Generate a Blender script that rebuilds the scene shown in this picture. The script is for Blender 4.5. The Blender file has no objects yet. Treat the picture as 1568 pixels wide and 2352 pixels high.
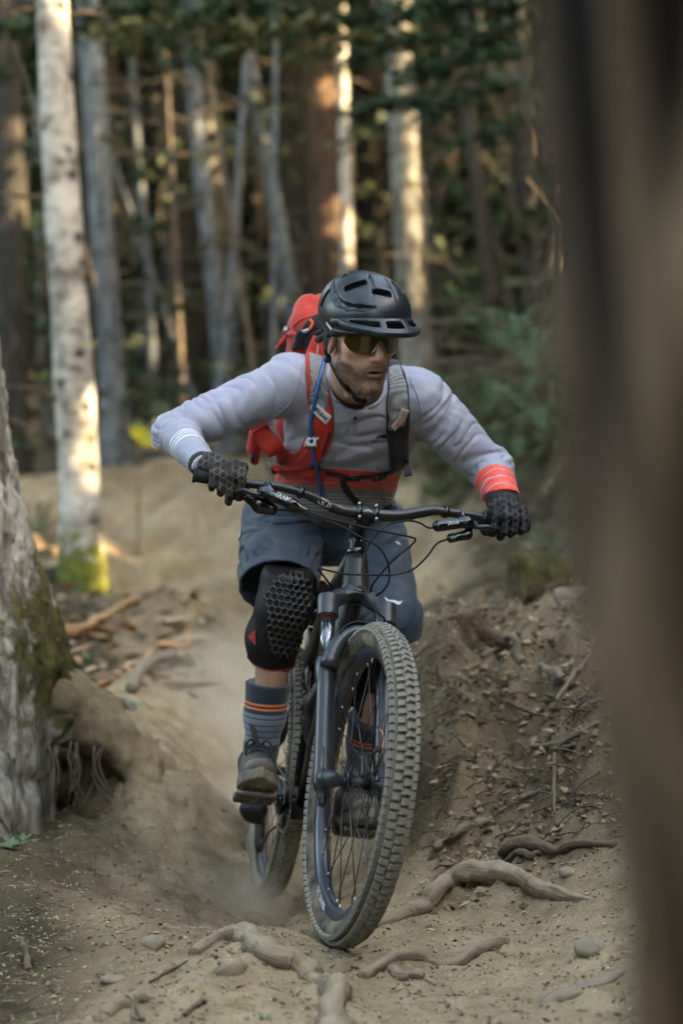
import bpy, math, random
import numpy as np
from mathutils import Vector, Matrix
from mathutils.bvhtree import BVHTree

SC = bpy.context.scene
COL = SC.collection
R_ = math.radians
rng = np.random.default_rng(11)

# ------------------------------------------------------------------ camera
FPX, CAMZ = 4410.0, 1.0            # focal length in units of a 1568 x 2352 frame, eye height in metres
cam_d = bpy.data.cameras.new('camera')
cam_d.sensor_fit = 'VERTICAL'
cam_d.sensor_height = 36.0
cam_d.lens = 36.0 * FPX / 2352.0
cam_d.clip_start, cam_d.clip_end = 0.05, 400.0
cam_d.dof.use_dof = True
cam_d.dof.focus_distance = 4.50
cam_d.dof.aperture_fstop = 1.95
cam_d.dof.aperture_blades = 0
cam = bpy.data.objects.new('camera', cam_d)
COL.objects.link(cam)
cam.location = (0, 0, CAMZ)
cam.rotation_euler = (math.pi / 2, 0, 0)
SC.camera = cam

# ------------------------------------------------------------------ sky and sun
SUN_EL, SUN_AZ = R_(21), R_(-24)     # azimuth measured from world +X towards +Y; low sun on the right
SUN_DIR = Vector((math.cos(SUN_EL) * math.cos(SUN_AZ), math.cos(SUN_EL) * math.sin(SUN_AZ), math.sin(SUN_EL)))
world = bpy.data.worlds.new('World')
SC.world = world
world.use_nodes = True
wn = world.node_tree
sky = wn.nodes.new('ShaderNodeTexSky')
sky.sky_type = 'NISHITA'
sky.sun_disc = False
sky.sun_elevation = SUN_EL
sky.sun_rotation = math.pi / 2 - SUN_AZ
sky.dust_density = 2.5
sky.ozone_density = 1.0
bg = wn.nodes['Background']
bg.inputs['Strength'].default_value = 0.15
wn.links.new(sky.outputs[0], bg.inputs[0])
sun_d = bpy.data.lights.new('sun', 'SUN')
sun_d.energy = 2.0
sun_d.angle = R_(0.5)
sun_d.color = (1.0, 0.84, 0.62)
sun = bpy.data.objects.new('sun', sun_d)
COL.objects.link(sun)
sun.rotation_euler = SUN_DIR.to_track_quat('Z', 'Y').to_euler()
sun.location = (30, 0, 20)

SC.view_settings.view_transform = 'Standard'
SC.view_settings.look = 'None'
SC.view_settings.exposure = 3.85
SC.view_settings.use_white_balance = True      # the photographer's white balance for open shade
SC.view_settings.white_balance_temperature = 8600
SC.view_settings.white_balance_tint = 8
SC.view_settings.gamma = 1.0
SC.view_settings.use_curve_mapping = False
SC.render.engine = 'CYCLES'
SC.cycles.use_denoising = True
SC.cycles.max_bounces = 6
SC.cycles.diffuse_bounces = 3
SC.cycles.glossy_bounces = 3
SC.cycles.transmission_bounces = 6
SC.cycles.transparent_max_bounces = 8
SC.cycles.volume_bounces = 3
SC.cycles.caustics_reflective = False
SC.cycles.caustics_refractive = False
# ------------------------------------------------------------------ points seen along a view ray at a chosen distance
def W(px, py, Y):
    return np.array([(px - 784.0) / FPX * Y, Y, CAMZ - (py - 1176.0) / FPX * Y])

def A(*v):
    return np.array(v, float)

def nrm(v):
    v = np.asarray(v, float)
    return v / max(1e-12, np.linalg.norm(v))

# ------------------------------------------------------------------ noise
def _hash(ix, iy, iz, seed):
    n = (ix.astype(np.int64) * 374761393 + iy.astype(np.int64) * 668265263 + iz.astype(np.int64) * 2147483647 + seed * 974711)
    n = (n ^ (n >> 13)) * 1274126177
    n = n ^ (n >> 16)
    return ((n & 0xffff) / 65535.0).astype(np.float32)

def vnoise(P, seed=0):
    P = np.asarray(P, np.float32)
    i = np.floor(P).astype(np.int32)
    f = P - i
    f = f * f * (3 - 2 * f)
    x, y, z = i[..., 0], i[..., 1], i[..., 2]
    fx, fy, fz = f[..., 0], f[..., 1], f[..., 2]
    def h(a, b, c): return _hash(x + a, y + b, z + c, seed)
    c00 = h(0,0,0) * (1-fx) + h(1,0,0) * fx
    c10 = h(0,1,0) * (1-fx) + h(1,1,0) * fx
    c01 = h(0,0,1) * (1-fx) + h(1,0,1) * fx
    c11 = h(0,1,1) * (1-fx) + h(1,1,1) * fx
    return ((c00 * (1-fy) + c10 * fy) * (1-fz) + (c01 * (1-fy) + c11 * fy) * fz) * 2 - 1

def fbm(P, oct=3, seed=0):
    s, a = 0, 1.0
    P = np.asarray(P, np.float32)
    for k in range(oct):
        s = s + a * vnoise(P * (2 ** k), seed + k * 7)
        a *= .5
    return s

# ------------------------------------------------------------------ signed distance fields
def smin(a, b, k):
    if k <= 0: return np.minimum(a, b)
    h = np.clip(.5 + .5 * (b - a) / k, 0, 1)
    return b * (1 - h) + a * h - k * h * (1 - h)

def smax(a, b, k): return -smin(-a, -b, k)

def rcone(P, a, b, ra, rb):
    a = np.asarray(a, np.float32); b = np.asarray(b, np.float32)
    ab = b - a
    t = np.clip(((P - a) @ ab) / max(1e-9, float(ab @ ab)), 0, 1)
    return np.linalg.norm(P - a - t[:, None] * ab, axis=1) - (ra + (rb - ra) * t)

def ell(P, c, r, M=None):
    q = P - np.asarray(c, np.float32)
    if M is not None: q = q @ np.asarray(M, np.float32)      # columns of M are the axes
    r = np.asarray(r, np.float32)
    k0 = np.linalg.norm(q / r, axis=1)
    k1 = np.linalg.norm(q / (r * r), axis=1)
    return k0 * (k0 - 1) / np.maximum(k1, 1e-6)

def rbox(P, c, half, rad, M=None):
    q = P - np.asarray(c, np.float32)
    if M is not None: q = q @ np.asarray(M, np.float32)
    q = np.abs(q) - (np.asarray(half, np.float32) - rad)
    return np.linalg.norm(np.maximum(q, 0), axis=1) + np.minimum(q.max(1), 0) - rad

def chain(P, pts, rad, k=.03):
    d = None
    for i in range(len(pts) - 1):
        e = rcone(P, pts[i], pts[i + 1], rad[i], rad[i + 1])
        d = e if d is None else smin(d, e, k)
    return d

def sdf_mesh(f, lo, hi, h, coarse=5, lip=1.5):
    """Dense surface nets; fine samples only near the surface."""
    lo = np.asarray(lo, float); hi = np.asarray(hi, float)
    nb = np.maximum(1, np.ceil((hi - lo) / (h * coarse)).astype(int))
    n = nb * coarse + 1
    H = h * coarse
    g = [lo[a] + H * np.arange(nb[a] + 1) for a in range(3)]
    X = np.stack(np.meshgrid(*g, indexing='ij'), -1).reshape(-1, 3).astype(np.float32)
    C = f(X).reshape(nb + 1)
    D = np.repeat(np.repeat(np.repeat(C, coarse, 0), coarse, 1), coarse, 2)[:n[0], :n[1], :n[2]].astype(np.float32)
    m = np.full(nb, 1e9)
    sg = np.zeros(nb, int)
    for a in (0, 1):
        for b in (0, 1):
            for c in (0, 1):
                v = C[a:nb[0] + a, b:nb[1] + b, c:nb[2] + c]
                m = np.minimum(m, np.abs(v)); sg += (v < 0)
    blk = np.argwhere((m < lip * H) | ((sg > 0) & (sg < 8)))
    o = np.stack(np.meshgrid(*[np.arange(coarse + 1)] * 3, indexing='ij'), -1).reshape(-1, 3)
    step = max(1, 300000 // len(o))
    for s in range(0, len(blk), step):
        idx = (blk[s:s + step, None, :] * coarse + o[None]).reshape(-1, 3)
        D[idx[:, 0], idx[:, 1], idx[:, 2]] = f((lo + idx * h).astype(np.float32))
    ins = D < 0
    cs = None; ca = None
    sl = lambda a, N: slice(a, N - 1 + a)
    for a in (0, 1):
        for b in (0, 1):
            for c in (0, 1):
                v = ins[sl(a, n[0]), sl(b, n[1]), sl(c, n[2])]
                cs = v.copy() if cs is None else cs | v
                ca = v.copy() if ca is None else ca & v
    act = np.argwhere(cs & ~ca)
    vid = np.full(tuple(n - 1), -1, np.int32)
    vid[act[:, 0], act[:, 1], act[:, 2]] = np.arange(len(act))
    acc = np.zeros((len(act), 3)); cnt = np.zeros(len(act))
    cor = [(a, b, c) for a in (0, 1) for b in (0, 1) for c in (0, 1)]
    val = {c: D[act[:, 0] + c[0], act[:, 1] + c[1], act[:, 2] + c[2]] for c in cor}
    for c0 in cor:
        for ax in range(3):
            if c0[ax] == 0:
                c1 = list(c0); c1[ax] = 1; c1 = tuple(c1)
                v0, v1 = val[c0], val[c1]
                x = (v0 < 0) != (v1 < 0)
                t = np.where(x, v0 / np.where(x, v0 - v1, 1), 0)
                p = np.array(c0, float)[None].repeat(len(act), 0)
                p[:, ax] += t
                acc[x] += p[x]; cnt[x] += 1
    V = lo + (act + acc / cnt[:, None]) * h
    Fs = []
    for ax in range(3):
        b, c = (ax + 1) % 3, (ax + 2) % 3
        s0 = [slice(None)] * 3; s1 = [slice(None)] * 3
        s0[ax] = slice(0, -1); s1[ax] = slice(1, None)
        e = ins[tuple(s0)] != ins[tuple(s1)]
        q = np.argwhere(e)
        ok = (q[:, b] > 0) & (q[:, c] > 0) & (q[:, b] < n[b] - 1) & (q[:, c] < n[c] - 1)
        q = q[ok]
        fl = ins[q[:, 0], q[:, 1], q[:, 2]]
        def cell(db, dc):
            k = q.copy(); k[:, b] += db; k[:, c] += dc
            return vid[k[:, 0], k[:, 1], k[:, 2]]
        Q = np.stack([cell(-1, -1), cell(0, -1), cell(0, 0), cell(-1, 0)], 1)
        Q[~fl] = Q[~fl][:, ::-1]
        Fs.append(Q)
    Fc = np.concatenate(Fs)
    return V, Fc[(Fc >= 0).all(1)]

# ------------------------------------------------------------------ objects
def mesh(name, V, F, smooth=True, attrs=None):
    V = np.asarray(V, np.float32).reshape(-1, 3)
    me = bpy.data.meshes.new(name)
    me.vertices.add(len(V))
    me.vertices.foreach_set('co', V.ravel())
    if isinstance(F, np.ndarray):
        k = F.shape[1]; tot = len(F)
        me.loops.add(tot * k); me.polygons.add(tot)
        me.loops.foreach_set('vertex_index', F.astype(np.int32).ravel())
        me.polygons.foreach_set('loop_start', np.arange(0, tot * k, k, dtype=np.int32))
    else:
        tot = len(F)
        ls = np.array([len(f) for f in F], np.int32)
        me.loops.add(int(ls.sum())); me.polygons.add(tot)
        me.loops.foreach_set('vertex_index', np.concatenate([np.asarray(f, np.int32) for f in F]))
        me.polygons.foreach_set('loop_start', np.concatenate([[0], np.cumsum(ls)[:-1]]).astype(np.int32))
    me.polygons.foreach_set('use_smooth', np.full(len(me.polygons), smooth, bool))
    for k, v in (attrs or {}).items():
        v = np.asarray(v, np.float32)
        if v.ndim == 2:
            at = me.attributes.new(k, 'FLOAT_COLOR', 'POINT')
            at.data.foreach_set('color', np.concatenate([v[:, :3], np.ones((len(v), 1), np.float32)], 1).astype(np.float32).ravel())
        else:
            at = me.attributes.new(k, 'FLOAT', 'POINT')
            at.data.foreach_set('value', v)
    me.update(calc_edges=True)
    me.validate()
    return me

WL = {}     # world location of every object made here (all plain translations)

def attach(o, parent, loc):
    loc = Vector(loc)
    WL[o.name] = loc
    if parent is not None:
        o.parent = parent
        o.location = loc - WL[parent.name]
    else:
        o.location = loc

def tag(o, label=None, cat=None, group=None, kind=None):
    if label: o['label'] = label
    if cat: o['category'] = cat
    if group: o['group'] = group
    if kind: o['kind'] = kind
    return o

def obj(name, VF, mat, parent=None, smooth=True, attrs=None, origin=None, label=None, cat=None, group=None, kind=None):
    """One mesh object from world-space vertices; the origin is its lowest middle point."""
    V, F = VF[0], VF[1]
    V = np.asarray(V, float).reshape(-1, 3)
    if origin is None:
        origin = A((V[:, 0].min() + V[:, 0].max()) / 2, (V[:, 1].min() + V[:, 1].max()) / 2, V[:, 2].min())
    me = mesh(name, V - np.asarray(origin), F, smooth, attrs)
    if mat is not None:
        for m in (mat if isinstance(mat, (list, tuple)) else [mat]): me.materials.append(m)
    o = bpy.data.objects.new(name, me)
    COL.objects.link(o)
    attach(o, parent, origin)
    return tag(o, label, cat, group, kind)

def empty(name, loc, label=None, cat=None, group=None):
    o = bpy.data.objects.new(name, None)
    o.empty_display_size = .05
    COL.objects.link(o)
    attach(o, None, loc)
    return tag(o, label, cat, group)

def linked(name, me, M, parent):
    """another object on shared mesh data, placed by a full matrix"""
    o = bpy.data.objects.new(name, me)
    COL.objects.link(o)
    o.parent = parent
    M = M.copy()
    WL[o.name] = M.to_translation()
    M.translation = M.to_translation() - WL[parent.name]
    o.matrix_basis = M
    return o

# ------------------------------------------------------------------ shape builders, all return (V, F)
def join(*parts):
    Vs, Fs, n = [], [], 0
    for V, F in parts:
        V = np.asarray(V, float)
        Vs.append(V)
        Fs += [[int(i) + n for i in f] for f in F]
        n += len(V)
    return np.concatenate(Vs), Fs

def smooth_path(pts, n):
    """Catmull-Rom through pts (any dimension), n samples"""
    P = np.asarray(pts, float)
    if len(P) == 2:
        t = np.linspace(0, 1, n)[:, None]
        return P[0] * (1 - t) + P[1] * t
    Q = np.concatenate([[2 * P[0] - P[1]], P, [2 * P[-1] - P[-2]]])
    s = np.linspace(0, len(P) - 1 - 1e-6, n)
    i = s.astype(int); t = (s - i)[:, None]
    a, b, c, d = Q[i], Q[i + 1], Q[i + 2], Q[i + 3]
    return .5 * (2 * b + (c - a) * t + (2 * a - 5 * b + 4 * c - d) * t * t + (3 * b - a - 3 * c + d) * t ** 3)

def frames(P, up=None):
    P = np.asarray(P, float)
    T = np.gradient(P, axis=0)
    T /= np.maximum(1e-9, np.linalg.norm(T, axis=1))[:, None]
    if up is None:
        up = A(0, 0, 1) if abs(T[0][2]) < .9 else A(1, 0, 0)
    N = np.zeros_like(P)
    n = np.asarray(up, float)
    for i in range(len(P)):
        n = n - T[i] * (n @ T[i])
        n = n / max(1e-9, np.linalg.norm(n))
        N[i] = n
    return T, N, np.cross(T, N)

def tube(pts, rad, seg=10, cap=True, sx=1.0, up=None, twist_noise=None):
    """tube along points; rad scalar or per point; sx flattens across"""
    P = np.asarray(pts, float)
    r = np.broadcast_to(np.asarray(rad, float), (len(P),))
    T, N, B = frames(P, up)
    th = np.linspace(0, 2 * np.pi, seg, endpoint=False)
    ring = np.cos(th)[None, :, None] * N[:, None] + np.sin(th)[None, :, None] * B[:, None] * sx
    rr = r[:, None]
    if twist_noise is not None: rr = rr * twist_noise(P, th)
    else: rr = np.broadcast_to(rr, (len(P), seg))
    V = (P[:, None] + ring * rr[..., None]).reshape(-1, 3)
    F = []
    n = len(P)
    for i in range(n - 1):
        for j in range(seg):
            k = (j + 1) % seg
            F.append((i * seg + j, i * seg + k, (i + 1) * seg + k, (i + 1) * seg + j))
    if cap:
        F.append(tuple(range(seg))[::-1]); F.append(tuple((n - 1) * seg + j for j in range(seg)))
    return V, F

def lathe(prof, M, o, seg=24, closed=False):
    """revolve (r, z) profile about the axis given by column 2 of M, placed at o"""
    prof = np.asarray(prof, float)
    th = np.linspace(0, 2 * np.pi, seg, endpoint=False)
    V = np.stack([prof[:, 0][:, None] * np.cos(th), prof[:, 0][:, None] * np.sin(th), np.broadcast_to(prof[:, 1][:, None], (len(prof), seg))], -1).reshape(-1, 3)
    F = []
    n = len(prof)
    for i in range(n if closed else n - 1):
        i2 = (i + 1) % n
        for j in range(seg):
            k = (j + 1) % seg
            F.append((i * seg + j, i * seg + k, i2 * seg + k, i2 * seg + j))
    if not closed:
        if prof[0, 0] > 1e-6: F.append(tuple(range(seg))[::-1])
        if prof[-1, 0] > 1e-6: F.append(tuple((n - 1) * seg + j for j in range(seg)))
    return V @ np.asarray(M).T + o, F

def basis(z, x=None):
    """matrix whose columns are x, y, z axes"""
    z = nrm(z)
    x = A(1, 0, 0) if x is None else np.asarray(x, float)
    if abs(nrm(x) @ z) > .98: x = A(0, 1, 0)
    x = nrm(x - z * (x @ z))
    return np.stack([x, np.cross(z, x), z], 1)

def box(c, half, M=None, bev=0.0):
    """box with chamfered edges"""
    hx, hy, hz = half
    if bev <= 0:
        V = A([(-1,-1,-1),(1,-1,-1),(1,1,-1),(-1,1,-1),(-1,-1,1),(1,-1,1),(1,1,1),(-1,1,1)]).reshape(-1, 3) * A(hx, hy, hz)
        F = [(3,2,1,0),(4,5,6,7),(0,1,5,4),(1,2,6,5),(2,3,7,6),(3,0,4,7)]
    else:
        b = min(bev, hx * .9, hy * .9, hz * .9)
        V = []
        for sx, sy, sz in [(-1,-1,-1),(1,-1,-1),(1,1,-1),(-1,1,-1),(-1,-1,1),(1,-1,1),(1,1,1),(-1,1,1)]:
            V += [(sx*(hx-b), sy*(hy-b), sz*hz), (sx*(hx-b), sy*hy, sz*(hz-b)), (sx*hx, sy*(hy-b), sz*(hz-b))]
        V = A(V).reshape(-1, 3)
        z = lambda i: 3*i; y = lambda i: 3*i+1; x = lambda i: 3*i+2
        F = [(z(3),z(2),z(1),z(0)),(z(4),z(5),z(6),z(7)),(y(0),y(1),y(5),y(4)),(x(1),x(2),x(6),x(5)),(y(2),y(3),y(7),y(6)),(x(3),x(0),x(4),x(7))]
        for a, c2 in ((0,1),(2,3),(4,5),(6,7)): pass
        ed = [(0,1,'y','z'),(1,2,'x','z'),(2,3,'y','z'),(3,0,'x','z'),(4,5,'y','z'),(5,6,'x','z'),(6,7,'y','z'),(7,4,'x','z'),(0,4,'x','y'),(1,5,'x','y'),(2,6,'x','y'),(3,7,'x','y')]
        fn = dict(x=x, y=y, z=z)
        cen = lambda f: V[list(f)].mean(0)
        for i, j, p, q in ed:
            F.append((fn[p](i), fn[p](j), fn[q](j), fn[q](i)))
        for i in range(8): F.append((x(i), y(i), z(i)))
        G = []
        for f in F:
            nn = np.cross(V[f[1]] - V[f[0]], V[f[2]] - V[f[1]])
            G.append(tuple(f) if nn @ cen(f) > 0 else tuple(f)[::-1])
        F = G
    if M is not None: V = V @ np.asarray(M).T
    return V + np.asarray(c, float), F

def ribbon(P, Nn, width, thick, edge=0.35):
    """flat strap along P with surface normals Nn; width per point"""
    P = np.asarray(P, float); Nn = np.asarray(Nn, float)
    T = np.gradient(P, axis=0); T /= np.linalg.norm(T, axis=1)[:, None]
    S = np.cross(T, Nn); S /= np.linalg.norm(S, axis=1)[:, None]
    U = np.cross(S, T)
    w = np.broadcast_to(np.asarray(width, float), (len(P),))[:, None] / 2
    t = np.broadcast_to(np.asarray(thick, float), (len(P),))[:, None]
    e = edge
    rings = [P - S * w, P - S * w + U * t * .6, P - S * w * (1 - .12) + U * t * .95, P - S * w * .5 + U * t, P + U * t * 1.04, P + S * w * .5 + U * t, P + S * w * (1 - .12) + U * t * .95, P + S * w + U * t * .6, P + S * w]
    k = len(rings)
    V = np.stack(rings, 1).reshape(-1, 3)
    F = []
    for i in range(len(P) - 1):
        for j in range(k):
            j2 = (j + 1) % k
            F.append((i * k + j, (i + 1) * k + j, (i + 1) * k + j2, i * k + j2))
    F.append(tuple(range(k))); F.append(tuple((len(P) - 1) * k + j for j in range(k))[::-1])
    return V, F

# ------------------------------------------------------------------ materials
def new_mat(name):
    m = bpy.data.materials.new(name)
    m.use_nodes = True
    nt = m.node_tree
    return m, nt, nt.nodes['Principled BSDF']

def nd(nt, typ, **kw):
    n = nt.nodes.new(typ)
    for k, v in kw.items():
        if k in n.inputs.keys() if isinstance(k, str) else False:
            n.inputs[k].default_value = v
        else:
            setattr(n, k, v)
    return n

def rgba(c): return (c[0], c[1], c[2], 1)

def noise_node(nt, scale, detail=4, rough=.55, vec=None, dist=0.0):
    n = nt.nodes.new('ShaderNodeTexNoise')
    n.inputs['Scale'].default_value = scale
    n.inputs['Detail'].default_value = detail
    n.inputs['Roughness'].default_value = rough
    n.inputs['Distortion'].default_value = dist
    if vec is not None: nt.links.new(vec, n.inputs['Vector'])
    return n

def ramp(nt, fac, stops):
    r = nt.nodes.new('ShaderNodeValToRGB')
    while len(r.color_ramp.elements) < len(stops): r.color_ramp.elements.new(.5)
    for e, (p, c) in zip(r.color_ramp.elements, stops):
        e.position = p
        e.color = rgba(c) if hasattr(c, '__len__') else (c, c, c, 1)
    nt.links.new(fac, r.inputs[0])
    return r

def mixc(nt, fac, a, b, mode='MIX'):
    m = nt.nodes.new('ShaderNodeMix')
    m.data_type = 'RGBA'; m.blend_type = mode
    for s, v in ((0, fac), (6, a), (7, b)):
        if hasattr(v, 'is_linked') or isinstance(v, bpy.types.NodeSocket): nt.links.new(v, m.inputs[s])
        elif s == 0: m.inputs[0].default_value = v
        else: m.inputs[s].default_value = rgba(v)
    return m.outputs[2]

def mth(nt, op, a, b=None, c=None, clamp=False):
    m = nt.nodes.new('ShaderNodeMath'); m.operation = op; m.use_clamp = clamp
    for i, v in enumerate((a, b, c)):
        if v is None: continue
        if isinstance(v, bpy.types.NodeSocket): nt.links.new(v, m.inputs[i])
        else: m.inputs[i].default_value = v
    return m.outputs[0]

def bump(nt, bs, height, strength, dist=.01):
    b = nt.nodes.new('ShaderNodeBump')
    b.inputs['Strength'].default_value = strength
    b.inputs['Distance'].default_value = dist
    nt.links.new(height, b.inputs['Height'])
    nt.links.new(b.outputs[0], bs.inputs['Normal'])

def coords(nt, kind='Object', scale=None):
    t = nt.nodes.new('ShaderNodeTexCoord')
    if scale is None: return t.outputs[kind]
    mp = nt.nodes.new('ShaderNodeMapping')
    mp.inputs['Scale'].default_value = scale
    nt.links.new(t.outputs[kind], mp.inputs['Vector'])
    return mp.outputs[0]

def attr(nt, name):
    a = nt.nodes.new('ShaderNodeAttribute'); a.attribute_name = name
    return a

DUST = (.37, .285, .185)
def mat(name, col, rough=.6, metal=0., var=.12, scale=40., bmp=0., bscale=200., dust=0., spec=.5, dscale=9., sheen=0., stretch=None, dcol=None):
    """base colour with grain and, if asked, a patchy film of trail dust"""
    m, nt, b = new_mat(name)
    v = coords(nt, 'Object', stretch)
    n = noise_node(nt, scale, 5, .6, v)
    lo = [max(0, c * (1 - var)) for c in col]; hi = [c * (1 + var) for c in col]
    c = ramp(nt, n.outputs[0], [(.3, lo), (.7, hi)]).outputs[0]
    if dust > 0:
        d = noise_node(nt, dscale, 6, .65, v)
        f = ramp(nt, d.outputs[0], [(.62 - .45 * dust, 0.0), (.95 - .35 * dust, min(1, .25 + dust))]).outputs[0]
        c = mixc(nt, f, c, dcol or DUST)
        r = mth(nt, 'MULTIPLY_ADD', f, .9 - rough, rough)
        nt.links.new(r, b.inputs['Roughness'])
    else:
        b.inputs['Roughness'].default_value = rough
    nt.links.new(c, b.inputs['Base Color'])
    b.inputs['Metallic'].default_value = metal
    b.inputs['Specular IOR Level'].default_value = spec
    if sheen:
        b.inputs['Sheen Weight'].default_value = sheen
        b.inputs['Sheen Roughness'].default_value = .4
    if bmp > 0:
        bump(nt, b, noise_node(nt, bscale, 4, .6, v).outputs[0], bmp, .004)
    return m
# ================================================================== TERRAIN
CP = [  # seen points (frame x, frame y, distance)
 (100,2352,3.75),(784,2352,3.72),(1450,2352,3.65),(200,2255,4.0),(784,2250,4.02),(1300,2220,4.05),
 (150,2125,4.4),(300,2110,4.45),(600,2128,4.45),(800,2172,4.40),(1000,2115,4.5),
 (400,2062,5.1),(200,2055,4.9),(300,1950,5.5),(480,1990,5.6),(380,1850,6.0),(450,1750,6.6),(500,1650,7.3),(540,1590,7.9),
 (0,2100,4.6),(20,1965,5.0),(150,1925,5.35),(60,1915,5.6),(-200,1900,5.6),(-300,2200,4.2),
 (300,1640,6.6),(290,1720,6.25),(330,1810,5.95),(430,1600,7.05),(190,1860,6.15),
 (200,1520,7.7),(350,1460,8.3),(450,1410,9),(250,1390,9),(100,1460,7.6),(-100,1500,7.4),
 (540,1480,9.0),(500,1300,11.5),(350,1350,10.5),(480,1200,13),(350,1100,14.5),(250,1250,12),(100,1250,11.5),(80,1340,10),(100,1130,14),
 (500,1065,15),(300,1085,16),(640,1080,15),(800,1100,14),(700,1300,11),(800,1200,12.5),
 (1000,1400,9.5),(1050,1250,11.5),(1100,1150,12.5),(1000,1060,13.5),(1150,1000,13.2),(1250,900,13.5),(1320,1100,11),(1000,900,15),
 (970,1495,5.9),(1050,1450,6.0),(1150,1420,6.2),(1250,1388,6.3),(1380,1370,6.3),
 (1000,1650,5.65),(1000,1850,5.3),(1000,1985,5.05),(1150,1600,5.7),(1150,1750,5.45),(1150,1900,5.1),
 (1300,1550,5.7),(1300,1700,5.3),(1300,1850,4.95),(1390,1950,4.6),(1400,2100,4.3),(1250,2050,4.6),(1100,2060,4.75),(1000,2055,4.85),
 (940,2085,4.75),(925,1990,5.2),(935,1800,5.8),
]
XYZ = [W(*c) for c in CP] + [A(*v) for v in [
 (-.31,4.8,-.075),(-.15,5.5,-.125),(-.1,5.05,-.09),(-.17,5.9,-.10),(.08,5.0,-.03),(.1,5.5,0),(-.05,6.5,.03),(-.1,7.5,.2),(-.2,8.2,.29),
 (.3,6.9,.40),(.7,7.2,.52),(1.2,7.2,.7),(1.6,6,.95),(1.6,5,.6),(1.5,4,.22),(1.5,3,.05),(3,6,1.3),(3,4,.6),(3.4,10,1.6),(5,14,2.6),(6,8,2.2),
 (-1.8,4,.0),(-1.8,6,.25),(-3.4,6,.3),(-3.4,10,.75),(-5,14,1.25),(-6,8,.6),
 (0,20,2.1),(6,20,3.4),(-6,20,1.7),(0,30,5),(11,30,7),(-11,30,4.5),(0,45,13),(22,45,15),(-22,45,13),(0,62,24),(30,62,26),(-30,62,24),
 (0,.6,.0),(0,2.6,.0),(1,2,.0),(-1,2,0),(1,.5,0),(-1,.5,0),(0,-4,.0),(6,-4,.2),(-6,-4,-.1),(14,6,3.5),(-14,6,.5),(22,16,6),(-22,16,2)]]
XYZ = np.array(XYZ)
def _st(X, Y):
    Yc = np.maximum(Y, .4) + .6
    return np.stack([X / Yc * 5.0, np.log(Yc) * 2.2 - .12 * np.minimum(Y, 0)], -1)
_S = _st(XYZ[:, 0], XYZ[:, 1])
def _phi(a, b):
    r2 = ((a[:, None] - b[None]) ** 2).sum(-1) + 1e-9
    return .5 * r2 * np.log(r2)
_n = len(_S)
_Amat = np.zeros((_n + 3, _n + 3))
_Amat[:_n, :_n] = _phi(_S, _S) + 2e-3 * np.eye(_n)
_Amat[:_n, _n] = 1; _Amat[:_n, _n + 1:] = _S
_Amat[_n:, :_n] = _Amat[:_n, _n:].T
_wt = np.linalg.solve(_Amat, np.concatenate([XYZ[:, 2], np.zeros(3)]))

def sm01(x, a, b):
    t = np.clip((x - a) / (b - a), 0, 1)
    return t * t * (3 - 2 * t)

def bank_mask(X, Y):
    """1 on the loose soil of the right-hand bank"""
    return sm01(X - (.17 + .04 * np.sin(Y * 5)), 0, .12) * sm01(Y, 4.5 - .28 * 0, 5.0) * (1 - sm01(Y, 7.0, 8.5))

BUMPS = []      # (polyline in X, Y; height; width): soil banked up against the roots
def height(X, Y, fine=True, bumps=True):
    X = np.asarray(X, float); Y = np.asarray(Y, float)
    sh = X.shape
    X = X.ravel(); Y = Y.ravel()
    z = np.zeros(len(X))
    for s in range(0, len(X), 40000):
        S = _st(X[s:s + 40000], Y[s:s + 40000])
        z[s:s + 40000] = _phi(S, _S) @ _wt[:_n] + _wt[_n] + S @ _wt[_n + 1:]
    z = np.clip(z, -1.2, 1.7 + .12 * np.abs(X) + .5 * np.maximum(0, Y - 13))
    P = np.stack([X, Y, 0 * X], -1)
    near = 1 - sm01(Y, 9, 14)
    bm = bank_mask(X, Y)
    trail = np.exp(-((X + .1) / .5) ** 2)
    z = z + fbm(P * 3.1, 3, 3) * (.012 + .06 * bm + .03 * (1 - near)) 
    mid_ = sm01(Y, 4.7, 5.4) * (1 - sm01(Y, 9, 11))
    z = z + np.abs(fbm(P * 9, 3, 9)) * (.012 + .055 * bm + .022 * mid_) - .008
    z = z + fbm(P * A(16, 7, 1), 3, 13) * .010 * mid_
    z = z + .17 * np.exp(-((X + .52) / .27) ** 2 - ((Y - 5.98) / .34) ** 2)      # soil heaped over the root of the left tree
    z = z + fbm(P * .55, 2, 5) * .12 * sm01(Y, 9, 16)
    far_ = sm01(Y, 8.5, 10) * (1 - sm01(Y, 14, 16))
    rut = np.stack([X * 3.4 - Y * 1.5, X * .5 + Y * .35, 0 * X], -1)
    z = z + (np.abs(fbm(rut, 3, 19)) - .35) * .16 * far_
    if bumps:
        for L, hh, ww in BUMPS:
            lo_, hi_ = L.min(0) - 4 * ww, L.max(0) + 4 * ww
            k = (X > lo_[0]) & (X < hi_[0]) & (Y > lo_[1]) & (Y < hi_[1])
            if not k.any(): continue
            Q = np.stack([X[k], Y[k]], -1)
            dm = np.full(len(Q), 9.)
            for i in range(len(L) - 1):
                ab = L[i + 1] - L[i]
                t = np.clip(((Q - L[i]) @ ab) / (ab @ ab), 0, 1)
                dm = np.minimum(dm, np.linalg.norm(Q - L[i] - t[:, None] * ab, axis=1))
            z[k] += hh * np.exp(-(dm / ww) ** 2)
    if fine:
        z = z + fbm(P * 38, 3, 21) * (.0035 + .011 * bm) + fbm(P * 95, 2, 31) * .0022 * (1 - sm01(Y, 6, 8))
    return z.reshape(sh)

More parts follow.
